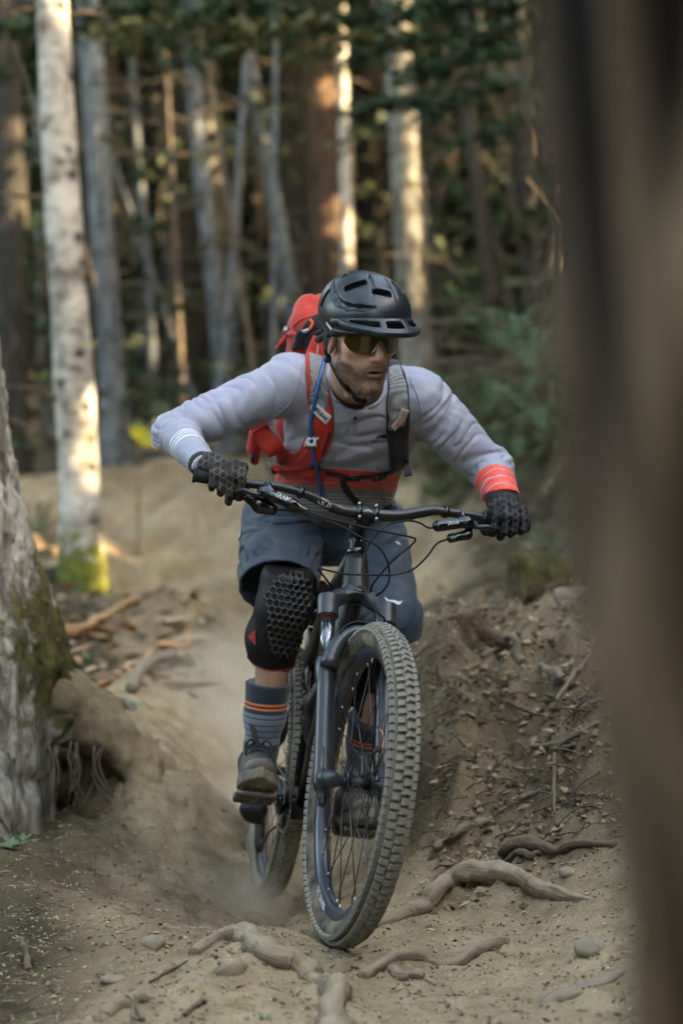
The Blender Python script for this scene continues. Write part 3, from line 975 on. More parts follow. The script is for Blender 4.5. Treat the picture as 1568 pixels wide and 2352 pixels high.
# ------------------------------------------------------------------ blurred trunk close to the lens, right edge
t = empty('conifer_tree', (.31, 1.12, -.02), 'dark blurred tree trunk close to the lens along the right edge', 'tree')
ed = [(1238,-260),(1248,0),(1275,420),(1300,800),(1325,1180),(1378,1600),(1440,2050),(1490,2400),(1640,3600)]
R0 = .165
P = [W(a + R0 / 1.12 * FPX, b, 1.12) for a, b in ed][::-1]
P[0][2] = -.1
vf, mv = trunk_mesh(P, [R0 * 1.12] + [R0] * 8, 72, .0, 5, None, n=90)
V, F = vf
th = np.tile(np.linspace(0, 2 * np.pi, 72, endpoint=False), 90)
C3 = np.repeat(smooth_path(P, 90), 72, 0)
q = np.stack([np.cos(th) * 4.2, np.sin(th) * 4.2, V[:, 2] * 1.5], -1)
rid = 1 - np.abs(fbm(q, 3, 51)) * 1.7
V = V + (V - C3) / R0 * (rid[:, None] - .6) * .03
m, nt, b = new_mat('brown_plated_bark')
nzz = noise_node(nt, 9, 5, .6, coords(nt, 'Object', (1, 1, .35)))
cc = ramp(nt, attr(nt, 'rid').outputs['Fac'], [(.15, (.007, .0052, .004)), (.55, (.068, .046, .031)), (.9, (.19, .130, .085))]).outputs[0]
nt.links.new(mixc(nt, .8, cc, ramp(nt, nzz.outputs[0], [(.32, (.35, .33, .32)), (.68, (1.25, 1.2, 1.12))]).outputs[0], 'MULTIPLY'), b.inputs['Base Color'])
b.inputs['Roughness'].default_value = .95; b.inputs['Specular IOR Level'].default_value = .1
obj('trunk', (V, F), m, t, attrs={'rid': np.clip(rid, 0, 1)})

# ------------------------------------------------------------------ rooted tree at the left edge
TL = W(-120, 1900, 5.75)
def left_tree(P):
    c = chain(P, [W(-185, 700, 5.75), W(-140, 1250, 5.75), W(-112, 1500, 5.75), W(-90, 1980, 5.75)], [.20, .245, .285, .29], .05)
    r2 = chain(P, [W(-60, 1480, 5.6), W(-5, 1720, 5.55), W(20, 1880, 5.5), W(60, 1975, 5.5)], [.14, .105, .08, .05], .05)
    r3 = chain(P, [W(-90, 1600, 5.5), W(-50, 1850, 5.35), W(-20, 2010, 5.2)], [.13, .09, .06], .05)
    r1 = chain(P, [W(-40, 1340, 5.8), W(40, 1500, 5.8), W(130, 1640, 5.78)], [.15, .13, .09], .06)
    r4 = chain(P, [W(40, 1500, 5.85), W(150, 1590, 6.2), W(225, 1628, 6.5), W(330, 1640, 6.8)], [.09, .055, .045, .03], .05)
    d = smin(smin(smin(c, r1, .08), smin(r2, r3, .06), .07), r4, .05)
    a = np.arctan2(P[:, 1] - TL[1], P[:, 0] - TL[0])
    q = np.stack([a * 15 + fbm(P * 4, 2, 40) * .8, P[:, 2] * 5.5 + P[:, 0] * 3, 0 * a], -1)
    up = np.clip((P[:, 2] - .15) / .4, .25, 1)
    d = d - (1 - np.abs(fbm(q, 3, 41)) * 1.7) * .022 * up
    return d - fbm(P * 26, 2, 43) * .008
HOL = [W(95, 1830, 5.40), W(170, 1800, 5.62), W(222, 1812, 5.80)]
def arch_root(P):
    d = ell(P, W(300, 1830, 5.99), (.17, .30, .19))
    d = smin(d, chain(P, [W(40, 1540, 5.82), W(130, 1610, 5.80), W(215, 1665, 5.82), W(285, 1730, 5.86)], [.13, .10, .085, .09], .06), .08)
    d = d - fbm(P * 7, 3, 45) * .020 - np.abs(fbm(P * 19, 3, 46)) * .012
    h = chain(P, HOL, [.125, .115, .085], .04) - fbm(P * 11, 2, 48) * .02
    return smax(d, -h, .02)
def dark_soil_backing(P):  # dark soil mass added behind the hollow so that it looks shaded
    d = ell(P, W(110, 1770, 6.15), (.28, .14, .20))
    return d - fbm(P * 8, 3, 47) * .035
lt = empty('conifer_tree', (TL[0], TL[1], gz(TL[0], TL[1])), 'grey barked tree with mossy roots at the left edge beside the trail', 'tree')
V, F = sdf_mesh(left_tree, (-1.75, 5.0, -.15), (-.42, 7.0, 2.2), .0105)
mo = np.clip((V[:, 0] - TL[0] - .03 - .16*np.clip(.9-V[:, 2],0,1)) * 4.2, 0, 1) * np.clip((1.15 - V[:, 2]) * 2.2, 0, 1)
mo = mo * np.clip((V[:, 2] - .22) * 5, .15, 1)
obj('trunk', (V, F), M_left, lt, attrs={'moss': mo * .72})
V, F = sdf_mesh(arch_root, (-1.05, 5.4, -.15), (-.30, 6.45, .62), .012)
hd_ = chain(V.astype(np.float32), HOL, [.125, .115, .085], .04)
hollow_shade = np.clip(1 - hd_ / .045, 0, 1)  # soil colour darkened towards the hollow, painting in its shade
obj('arched_root', (V, F), M_soil, lt, attrs={'trail': np.clip(.75 + (V[:, 0] + .75) * 1.5, 0, 1) * (1 - hollow_shade), 'bank': hollow_shade * .9})
rr_ = np.random.default_rng(4)
for k in range(14):
    a0 = HOL[1] + A(rr_.uniform(-.10, .10), rr_.uniform(-.02, .06), rr_.uniform(.05, .12))
    obj('rootlet', tube(smooth_path([a0, a0 + A(rr_.uniform(-.02,.02), -.01, -.06), a0 + A(rr_.uniform(-.05,.05), -.02, -rr_.uniform(.10,.18))], 8), [.004]*7 + [.002], 5), M_twig, lt)
V, F = sdf_mesh(dark_soil_backing, (-1.2, 5.8, -.15), (-.5, 6.5, .55), .015)
obj('dark_soil_backing', (V, F), M_soil, lt, attrs={'trail': 0*V[:, 0], 'bank': 0*V[:, 0] + .6})
P = [W(-175, 760, 5.75), W(-195, 300, 5.75), W(-215, -300, 5.75), W(-240, -2500, 5.75)]
vf, mv = trunk_mesh(P, [.20, .19, .17, .08], 16, .06, 6)
obj('upper_trunk', vf, M_left, lt, attrs={'moss': mv})
c, limbs = boughs(A(P[-1][0], 5.75, 0), 3.6, 8, 2.0, 22, 66)
obj('crown', sprays(c, .4, 9, seed=66), M_needle, lt, smooth=False, kind='stuff')

# a second trunk outside the frame on the left so that the light is forest light from there too
for k, (X, Y) in enumerate([(-4.5, 4), (-5.2, 8), (-4.2, 0.5), (-5.5, 12), (-3.8, -3), (-6.0, 16)]):
    forest_tree(X, Y, .2, M_dark, 'tall conifer left of the trail', 'conifers standing left of the trail', 'conifer_tree', 11, 2.0, 34, 1200 + k, zc=gz(X, Y) + 2.0, size=.42, per=9)

for k in range(11):  # unseen conifers added behind the camera to darken the frontal light
    X = -9 + k * 1.8 + r.uniform(-.4, .4); Y = -5.5 - (k % 3) * 1.6
    forest_tree(X, Y, .2, M_dark, 'tall conifer behind the viewpoint', 'conifers behind the viewpoint', 'conifer_tree', r.uniform(7, 9), 2.2, 40, 1300 + k, zc=gz(X, Y) + .8, size=.45, per=11)
# ================================================================== BICYCLE
def rx(a): c, s = math.cos(a), math.sin(a); return np.array([[1,0,0],[0,c,-s],[0,s,c]])
def ry(a): c, s = math.cos(a), math.sin(a); return np.array([[c,0,s],[0,1,0],[-s,0,c]])
def rz(a): c, s = math.cos(a), math.sin(a); return np.array([[c,-s,0],[s,c,0],[0,0,1]])
def raxis(ax, a):
    ax = nrm(ax); K = np.array([[0,-ax[2],ax[1]],[ax[2],0,-ax[0]],[-ax[1],ax[0],0]])
    return np.eye(3) + math.sin(a) * K + (1 - math.cos(a)) * K @ K

CROPS = dict(c1=(900,900,1.96), c2=(500,1200,2.24), c3=(1400,1500,2.24), c4=(800,1800,1.96), c5=(800,2500,1.96), c6=(1050,2200,2.851), c7=(1050,2700,2.851), c8=(1100,950,3.136), c9=(900,1600,2.24), c10=(1000,1900,2.851))
def K(c, x, y, Y):
    """a spot read off an enlargement of the photograph, at distance Y"""
    a, b, s = CROPS[c]
    return W((a + x / s) * .6272, (b + y / s) * .6272, Y)

TXT_CACHE = {}
def text2d(s, size=1.0, bold=0.0, shear=0.0):
    cu = bpy.data.curves.new('txt', 'FONT')
    cu.body = s; cu.size = size; cu.offset = bold; cu.shear = shear
    cu.resolution_u = 3
    o = bpy.data.objects.new('txt', cu)
    COL.objects.link(o)
    dg = bpy.context.evaluated_depsgraph_get()
    me = bpy.data.meshes.new_from_object(o.evaluated_get(dg))
    V = np.array([v.co[:] for v in me.vertices]); F = [tuple(p.vertices) for p in me.polygons]
    bpy.data.objects.remove(o); bpy.data.curves.remove(cu); bpy.data.meshes.remove(me)
    V[:, 0] -= (V[:, 0].min() + V[:, 0].max()) / 2
    V[:, 1] -= (V[:, 1].min() + V[:, 1].max()) / 2
    return V, F

HAng = R_(66.87); WBASE = 1.2; RW = .37
LF = .4303
bM = rz(.1809) @ np.array([[0,1,0],[-1,0,0],[0,0,1.]]) @ ry(-.1091) @ rx(-.1247)
bO = A(-.1803, 5.5363, .2538)
U_ = A(-math.cos(HAng), 0, math.sin(HAng)); Pv = A(math.sin(HAng), 0, math.cos(HAng)); LAT = A(0, 1, 0)
AX0 = A(WBASE, 0, 0) - .044 * Pv
STR = raxis(U_, .0767)
def BL(x, y, z): return bM @ A(x, y, z) + bO                       # frame coordinates: forward, rider's left, up
def FK(l, p, u): return bM @ (AX0 + STR @ (l * LAT + p * Pv + u * U_)) + bO     # fork coordinates: left, forward, up the steerer
def FKs(l, p, u): return bM @ (AX0 + l * LAT + p * Pv + u * U_) + bO
FKM = bM @ STR @ np.stack([LAT, Pv, U_], 1)                        # columns: left, forward, up
FRM = bM @ np.stack([LAT, Pv, U_], 1)

M_matte = mat('matte_black_paint', (.011, .012, .014), .40, 0, .15, 30, dust=.16, spec=.4, dscale=14)
M_fork = mat('charcoal_fork_paint', (.024, .029, .037), .34, 0, .1, 30, dust=.14, spec=.5, dscale=11)
M_gloss = mat('gloss_black_paint', (.006, .0065, .0075), .10, 0, .1, 20, dust=.04, spec=.6)
M_stan = mat('dark_polished_stanchion', (.16, .17, .19), .16, .9, .05, 20)
M_bar = mat('black_anodised_bar', (.016, .018, .020), .32, .2, .1, 30, dust=.05)
M_rub = mat('black_rubber', (.010, .010, .010), .75, 0, .2, 60, dust=.16, spec=.3)
M_tyre = mat('dusty_tyre_rubber', (.030, .031, .029), .82, 0, .25, 50, dust=.58, spec=.25, dscale=13)
M_tyre2 = mat('dust_caked_tyre_rubber', (.10, .095, .08), .9, 0, .25, 50, dust=.85, spec=.15, dscale=7, dcol=(.36, .32, .245))
M_knob = mat('dusty_tyre_knob', (.125, .122, .104), .9, 0, .4, 60, dust=.62, spec=.2, dscale=9, dcol=(.36, .32, .245))
M_rim = mat('dark_blue_grey_rim', (.050, .058, .075), .30, .4, .1, 20, dust=.25, dscale=8)
M_steel = mat('bright_steel', (.42, .42, .42), .3, .9, .1, 40)
M_spoke = mat('black_spoke', (.05, .052, .055), .3, .7, .1, 40)
M_drive = mat('drivetrain_metal', (.10, .095, .085), .42, .7, .3, 80, dust=.35)
M_red = mat('red_seal', (.55, .035, .03), .4)
M_white = mat('white_print', (.70, .70, .68), .5)
M_grey_print = mat('grey_print', (.30, .30, .29), .5)
M_lprint = mat('light_grey_print', (.42, .43, .44), .5)
M_redprint = mat('red_print', (.62, .07, .06), .5)
M_orange = mat('orange_cable', (.60, .22, .06), .45)

bike = empty('mountain_bike', BL(.45, 0, -RW), 'black full suspension mountain bike ridden through the dust', 'bicycle')

def wheel(c, M, R, front):
    """c: centre; M columns forward, axle (rider's left), up"""
    root = obj('wheel', lathe([(.0135,-.030),(.0135,.030)], np.stack([M[:,0], M[:,2], M[:,1]], 1) * A(1,-1,1) if False else np.stack([M[:,2], M[:,0], M[:,1]], 1), c, 16), M_matte, bike, origin=c)
    L = np.stack([M[:,2], M[:,0], M[:,1]], 1)       # lathe basis: z along the axle
    Rk = R - .0075
    # casing: section from bead to bead
    t = np.linspace(-2.35, 2.35, 19)
    sec = [(Rk - .0285 + .0285 * math.cos(a), .0295 * math.sin(a)) for a in t]
    sec = [(.3085, -.0135)] + sec + [(.3085, .0135)]
    obj('tyre', lathe(sec, L, c, 96, closed=True), M_tyre if front else M_tyre2, root)
    rim = [(.316,-.0145),(.318,-.0165),(.311,-.0172),(.300,-.0165),(.290,-.0125),(.2865,-.006),(.2862,.006),(.290,.0125),(.300,.0165),(.311,.0172),(.318,.0165),(.316,.0145)]
    rimo = obj('rim', lathe(rim, L, c, 72, closed=True), M_rim, root)
    for s in (-1, 1):
        fl = .029 if front else .032
        obj('hub_flange', lathe([(.013, s*(fl-.003)),(.027, s*(fl-.002)),(.029, s*fl),(.027, s*(fl+.002)),(.012, s*(fl+.004))], L, c, 20), M_matte, root)
    # spokes
    n = 28
    for i in range(n):
        s = 1 if i % 2 else -1
        a = 2 * np.pi * i / n
        k = (i // 2) % 2
        b = a + (1.05 if k else -1.05)
        pt = lambda r, an, w: c + L @ A(r * math.cos(an), r * math.sin(an), w)
        obj('spoke', tube([pt(.026, b, s * .030), pt(.288, a, s * .003)], .00125, 5), M_spoke, root)
        obj('nipple', tube([pt(.274, a * .997 + b * .003, s * .0045), pt(.2875, a, s * .003)], .0026, 5), M_steel, root)
    # tread
    NK = 56
    protos = {}
    def knob_mesh(kind):
        hx, hy, h, tp = {'c': (.0078,.0088,.0075,.82), 'd': (.0062,.0105,.0075,.80), 's': (.0078,.0066,.0092,.80), 't': (.0098,.0060,.0088,.80)}[kind]
        b = 1.12
        V = A([(-hx*b,-hy*b,-.004),(hx*b,-hy*b,-.004),(hx*b,hy*b,-.004),(-hx*b,hy*b,-.004),(-hx*tp-.0,-hy*tp,h),(hx*tp,-hy*tp,h),(hx*tp,hy*tp,h),(-hx*tp,hy*tp,h)]).reshape(-1,3)
        F = [(0,1,5,4),(1,2,6,5),(2,3,7,6),(3,0,4,7),(4,5,6,7)]
        return V, F
    rest = []
    count = 0
    for i in range(2 * NK):
        a = np.pi * i / NK
        for s in (-1, 1):
            for cen in (1, 0):
                kind = ('c' if i % 2 else 'd') if cen else ('s' if i % 2 else 't')
                phi = s * (.40 if i % 2 else .34) if cen else s * 1.10
                aa = a + (0.012 * s if cen else .028)
                er = A(math.cos(aa), math.sin(aa), 0); et = A(-math.sin(aa), math.cos(aa), 0); ez = A(0, 0, 1)
                nl = er * math.cos(phi) + ez * math.sin(phi)
                pl = er * (Rk - .0285) + nl * (.0285 if cen else .0292)
                yl = np.cross(nl, et)
                Mk = L @ np.stack([et, yl, nl], 1); pk = c + L @ pl
                vis = (Mk[:, 2] @ nrm(A(0, 0, CAMZ) - pk))
                if front and vis > -.42 and count < 296:
                    if kind not in protos:
                        V, F = knob_mesh(kind)
                        me = mesh('knob', V, F, False); me.materials.append(M_knob)
                        protos[kind] = me
                    mw = Matrix.Identity(4)
                    for q in range(3):
                        for w in range(3): mw[q][w] = Mk[q, w]
                    mw.translation = Vector(pk)
                    linked('knob', protos[kind], mw, root)
                    count += 1
                else:
                    V, F = knob_mesh(kind)
                    rest.append((V @ Mk.T + pk, F))
    obj('tread_knobs', join(*rest), M_knob, root, smooth=False, kind='stuff')
    # brake disc on the rider's left
    rr = .09 if front else .08
    y0 = .038 if front else .042
    obj('brake_disc', lathe([(rr-.014,y0-.001),(rr,y0-.001),(rr,y0+.001),(rr-.014,y0+.001)], L, c, 40, closed=True), M_drive, root)
    for q in range(6):
        an = q * 1.047
        obj('disc_arm', tube([c + L @ A(.02*math.cos(an), .02*math.sin(an), y0), c + L @ A((rr-.012)*math.cos(an+.35), (rr-.012)*math.sin(an+.35), y0)], .003, 4), M_drive, root)
    return root, L

FWC = FK(0, .044, 0); FWM = bM @ STR            # columns forward, left, up
RWC = BL(0, 0, 0)
fw, FL = wheel(FWC, FWM, RW, True)
rw, RL = wheel(RWC, bM, RW - .003, False)

def sidewall_text(s, root, c, L, r, ang, inward, size, m, z):
    """print along an arc of the rider's right sidewall or rim; tops point to the hub when inward"""
    V, F = text2d(s, size, size * .02)
    out = []
    for x, y, _ in V:
        an = ang + (-x if inward else x) / r
        q = r - y if inward else r + y
        out.append(c + L @ A(q * math.cos(an), q * math.sin(an), -z(q)))
    return obj('lettering', (np.array(out), F), m, root, smooth=False)
zs = lambda r: .0008 + .0295 * math.sqrt(max(0, 1 - ((r - (RW - .036)) / .0285) ** 2))
def ang_of(c, L, p):
    q = L.T @ (p - c); return math.atan2(q[1], q[0])
aD = ang_of(FWC, FL, K('c5', 790, 1600, 4.45)); aR = ang_of(FWC, FL, K('c5', 700, 1650, 4.45)); aM = ang_of(FWC, FL, K('c5', 1090, 1120, 4.45))
sidewall_text('DT SWISS', fw, FWC, FL, .3015, aD, True, .023, M_white, lambda r: .0195)
sidewall_text('MAXXIS', fw, FWC, FL, .334, aM, False, .024, M_grey_print, zs)
sidewall_text('29x2.50', fw, FWC, FL, .334, aR + .16, True, .016, M_grey_print, zs)
sidewall_text('WT', fw, FWC, FL, .334, aR - .05, True, .018, M_redprint, zs)

# ---- fork
def part(name, vf, m, parent=bike, **k): return obj(name, vf, m, parent, **k)
LEG = .0725
for s in (-1, 1):
    lo = [(.0, .0), (.020, .0), (.0225, .012), (.0215, .05), (.0215, .255), (.0225, .268), (.0255, .280), (.0268, .300), (.0262, .322), (.0225, .328), (.019, .329)]
    leg = part('fork_lower_leg', lathe(lo, FKM, FK(s * LEG, .004, -.01), 24), M_fork)
    part('stanchion', lathe([(.018, .30), (.018, .445)], FKM, FK(s * LEG, .004, 0), 24), M_stan)
    part('wiper_seal', lathe([(.0185,.317),(.0212,.319),(.0212,.326),(.0185,.330)], FKM, FK(s * LEG, .004, 0), 24), M_rub)
    # dropout lug reaching forward to the axle
    def lug(P, s=s):
        d = rcone(P, FK(s * LEG, .004, .02), FK(s * (LEG - .004), .044, .0), .021, .020)
        d = smin(d, rcone(P, FK(s * (LEG + .008), .044, 0), FK(s * (LEG - .030), .044, 0), .0165, .013), .015)
        return smin(d, rcone(P, FK(s * LEG, .010, -.008), FK(s * LEG, .008, -.026), .017, .013), .012)
    c = FK(s * LEG, .02, 0)
    V, F = sdf_mesh(lug, c - .07, c + .07, .0035)
    lg = part('dropout', (V, F), M_fork)
part('rebound_knob', lathe([(.0, -.052), (.008, -.052), (.0105, -.047), (.0105, -.036), (.012, -.034), (.012, -.026)], FKM, FK(-LEG, .008, 0), 14), M_bar)
part('axle_bolt', lathe([(.0, -.003), (.0075, -.002), (.0085, .003), (.0085, .008)], np.stack([FKM[:,1], FKM[:,2], FKM[:,0]], 1), FK(-LEG - .014, .044, 0) , 6), M_steel)
part('axle_lever', tube([FK(-LEG-.012,.046,.0), FK(-LEG-.016,.05,.03), FK(-LEG-.012,.044,.075)], [.0045,.004,.003], 8), M_drive)
part('axle', tube([FK(-LEG, .044, 0), FK(LEG, .044, 0)], .0115, 16), M_matte)
part('red_o_ring', lathe([(.0183,.4285),(.0196,.4288),(.0196,.4302),(.0183,.4305)], FKM, FK(-LEG, .004, 0), 24), M_red)
def crown(P):
    d = None
    for s in (-1, 1):
        e = rcone(P, FK(s * LEG, .004, .452), FK(s * LEG, .004, .470), .0262, .0262)
        q = (P - FK(s * LEG, .004, .458)) @ FKM
        e = np.maximum(np.linalg.norm(q[:, :2], axis=1) - .0262, np.abs(q[:, 2]) - .028)
        arm = chain(P, [FK(s * LEG, .004, .472), FK(s * .045, -.004, .492), FK(s * .015, -.018, .512)], [.0165, .0165, .020], .02)
        e = smin(e, arm, .014)
        d = e if d is None else smin(d, e, .02)
    q = (P - FK(0, -.018, .515)) @ FKM
    d = smin(d, np.maximum(np.linalg.norm(q[:, :2], axis=1) - .033, np.abs(q[:, 2]) - .014), .016)
    hole = np.linalg.norm(q[:, :2] , axis=1) - .017
    return np.maximum(d, -np.maximum(hole, q[:, 2] - .006))
c = FK(0, 0, .485)
part('fork_crown', sdf_mesh(crown, c - A(.14, .09, .09), c + A(.14, .09, .09), .003), M_fork)
for s in (-1, 1): part('fork_cap', lathe([(0,.4895),(.016,.4895),(.019,.487),(.019,.484)], FKM, FK(s*LEG,.004,0), 18), M_gloss)
part('steerer', lathe([(.017,.50),(.017,.70)], FRM, FKs(0,-.018,0), 18), M_matte)
# brace arch with a short mudguard under it
ar = []
for t in np.linspace(-1, 1, 21):
    an = t * 1.45
    ar.append(FK(LEG * 1.02 * math.sin(an) / math.sin(1.45), .030 + .018 * math.cos(an), .285 + .112 * (math.cos(an) - math.cos(1.45))))
part('fork_arch', tube(ar, [.024 - .009 * math.cos(t * 1.45) for t in np.linspace(-1, 1, 21)], 12, sx=1.0), M_fork)
gd = []
for i, pp in enumerate(np.linspace(0, 1, 8)):
    row = []
    for t in np.linspace(-1, 1, 13):
        an = t * 1.3
        row.append(FK(.060 * math.sin(an), .060 - .20 * pp, .405 - .02 * pp - .10 * pp * pp - .055 * (1 - math.cos(an))))
    gd.append(row)
g = np.array(gd).reshape(-1, 3); kx = 13
gF = [(i*kx+j, i*kx+j+1, (i+1)*kx+j+1, (i+1)*kx+j) for i in range(7) for j in range(kx-1)]
mg = part('mudguard', (g, gF), M_matte)
md = mg.modifiers.new('thick', 'SOLIDIFY'); md.thickness = .003

# ---- frame
h1 = LF + .082; h2 = LF + .236
ht = part('head_tube', lathe([(.033,h1),(.0345,h1+.01),(.033,h1+.04),(.029,h1+.085),(.0265,h1+.103)], FRM, FKs(0,-.018,0), 28), M_matte)
part('upper_head_tube', lathe([(.0266,h1+.1035),(.0255,h1+.12),(.0235,h2-.012),(.0225,h2-.003),(.019,h2)], FRM, FKs(0,-.018,0), 28), M_gloss)
part('headset_cap', lathe([(.0345,h1-.006),(.0352,h1-.003),(.0345,h1+.001)], FRM, FKs(0,-.018,0), 28), M_gloss)
BBW = W(700, 1862, 5.10)
bbl = bM.T @ (BBW - bO)
HTm = bM.T @ (FKs(0,-.018,h1+.05) - bO)
HTt = bM.T @ (FKs(0,-.018,h1+.11) - bO)
SEAT = W(738, 1350, 5.32); COLLAR_T = W(722, 1392, 5.33); COLLAR_B = W(721, 1442, 5.335); SEATB = W(712, 1545, 5.34)
def fl(p): return bM @ np.asarray(p) + bO
part('down_tube', tube([fl(HTm), fl(HTm*.7+bbl*.3+A(.0,0,-.01)), fl(HTm*.3+bbl*.7), fl(bbl+A(.03,0,.02))], [.034,.036,.038,.036], 20, sx=.8), M_matte)
part('top_tube', tube([fl(HTt), fl(HTt*.6+A(.2,0,.30)*.4+A(0,0,.02)), SEATB + A(0, -.05, .04)], [.026,.023,.020], 18), M_matte)
part('seat_tube', tube([COLLAR_B, SEATB * .6 + COLLAR_B * .4, SEATB, BBW + A(0.0, .05, .06)], [.0195,.0215,.019,.03], 18), M_gloss)
part('seat_collar', tube([COLLAR_T*.12+COLLAR_B*.88, COLLAR_T*.35+COLLAR_B*.65], .0235, 20), M_matte)
part('dropper_collar', tube([COLLAR_T*.36+COLLAR_B*.64, COLLAR_T], [.0225,.0215], 20), M_gloss)
part('seat_post', tube([COLLAR_T, COLLAR_T + (SEAT-COLLAR_T)*.75], .0145, 16), M_matte)
V, F = text2d('TURBO', .010)
part('bottom_bracket', tube([BBW + bM @ A(0,-.045,0), BBW + bM @ A(0,.045,0)], .027, 20), M_matte)
SADM = bM
def saddle(P):
    q = (P - SEAT) @ SADM
    x = q[:, 0]     # forward: nose at +.02, tail at -.25
    w = np.interp(x, [-.26,-.20,-.12,-.02,.03], [.07,.068,.045,.022,.018]).astype(np.float32)
    z = q[:, 2] - np.interp(x, [-.26,-.15,0,.03], [.02,.0,.0,-.008])
    d = np.maximum(np.sqrt((q[:, 1] / w) ** 2 + (z / .022) ** 2) - 1, 0) * .018 + np.minimum(np.sqrt((q[:, 1] / w) ** 2 + (z / .022) ** 2) - 1, 0) * .018
    return np.maximum(d, np.maximum(x - .035, -x - .26))
part('saddle', sdf_mesh(saddle, SEAT - A(.15,.12,.08), SEAT + A(.15,.32,.08), .006), M_rub)
part('saddle_rail', tube([SEAT + bM @ A(-.02,.0,-.02), SEAT + bM @ A(-.08,.0,-.05), SEAT + bM @ A(-.18,0,-.03)], .01, 8), M_matte)
# rear triangle
for s in (-1, 1):
    ax = BL(0, s * .072, 0)
    j = SEATB + bM @ A(-.02, s * .05, -.03) if s > 0 else K('c5', 690, 150, 5.22)
    if s < 0:
        part('seat_stay', tube([j, K('c5',600,165,5.27), K('c5',535,220,5.30), K('c5',480,275,5.34), K('c5',450,400,5.42), ax], [.017,.017,.017,.018,.013,.015], 12), M_matte)
    else:
        part('seat_stay', tube([j, j*.6+ax*.4+bM@A(0,.01,.03), ax], [.016,.014,.015], 12), M_matte)
    part('chain_stay', tube([BBW + bM @ A(-.05, s*.035, .0), BBW*.6+ax*.4+bM@A(0,s*.012,.02), ax], [.022,.016,.017], 12), M_matte)
def link(P):
    return chain(P, [K('c5',740,60,5.18), K('c5',700,160,5.2), K('c5',690,330,5.22), K('c5',640,640,5.2), K('c5',600,860,5.15)], [.028,.030,.026,.030,.034], .03)
part('suspension_link', sdf_mesh(link, (-.22,5.05,.15), (0.05,5.36,.80), .007), M_matte)
part('rear_axle', tube([BL(0,-.078,0), BL(0,.078,0)], .011, 12), M_matte)
cs = [(.015,-.040),(.045,-.040),(.045,-.043),(.060,-.047),(.075,-.052),(.088,-.040),(.088,-.036),(.02,-.034)]
part('cassette', lathe(cs, RL, RWC, 40), M_drive)
CRC = BBW + bM @ A(0, -.050, 0); CRL = np.stack([bM[:,2], bM[:,0], bM[:,1]], 1)
ring = []
for i in range(64):
    an = 2*np.pi*i/64; rr = .0665 + (.004 if i % 2 else 0)
    ring.append((rr*math.cos(an), rr*math.sin(an)))
ring = np.array(ring); inn = ring/np.linalg.norm(ring,axis=1)[:,None]*.050
V = np.concatenate([np.c_[ring, np.full(64,-.0015)], np.c_[ring, np.full(64,.0015)], np.c_[inn, np.full(64,.0015)], np.c_[inn, np.full(64,-.0015)]])
F = [(k*64+i, k*64+(i+1)%64, ((k+1)%4)*64+(i+1)%64, ((k+1)%4)*64+i) for k in range(4) for i in range(64)]
part('chainring', (V @ CRL.T + CRC, F), M_drive, smooth=False)
for q in range(4):
    an = q*1.571+.4
    part('chainring_arm', tube([CRC, CRC + CRL @ A(.054*math.cos(an), .054*math.sin(an), 0)], [.009,.006], 6), M_matte)
PEDR = K('c5', 262, 822, 4.92); PEDL = W(822, 1912, 5.22)
ar_r = CRC + bM @ A(0, -.018, 0)
pr_in = PEDR + bM @ A(0, .066, 0)
part('crank_arm', tube([ar_r, ar_r*.5+pr_in*.5+bM@A(0,-.004,0), pr_in], [.019,.014,.015], 12, sx=.62), M_bar)
part('crank_bolt', lathe([(0,.006),(.011,.005),(.0125,0)], np.stack([bM[:,0],bM[:,2],-bM[:,1]],1), pr_in + bM @ A(0,-.01,0) + A(0,-.012,0), 14), M_steel)
al = BBW + bM @ A(0, .068, 0); pl_in = PEDL + bM @ A(0, -.062, 0)
part('crank_arm', tube([al, al*.5+pl_in*.5, pl_in], [.019,.014,.015], 12, sx=.62), M_bar)
def pedal(c, tilt, name='pedal'):
    M = bM @ ry(tilt)
    def f(P):
        q = (P - c) @ M
        d = rbox(P, c, (.050, .052, .0095), .006, M)
        for sx in (-1, 1):
            for sy in (-1, 1):
                d = np.maximum(d, -rbox(P, c + M @ A(sx*.024, sy*.025, 0), (.016, .017, .03), .005, M))
        return np.minimum(d, np.linalg.norm(q[:, [0, 2]], axis=1) - .0088 + 1e9 * (np.abs(q[:, 1]) > .055))
    o = part('pedal', sdf_mesh(f, c - .085, c + .085, .0045), M_drive)
    for sx in (-1, 1):
        for y in (-.042, -.015, .015, .042):
            for sz in (1,):
                b = c + M @ A(sx * .043, y, .009 * sz)
                obj('pin', tube([b, b + M @ A(0, 0, .005 * sz)], .002, 5), M_steel, o)
    return M
PRM = pedal(PEDR, R_(-13)); PLM = pedal(PEDL, R_(-10))
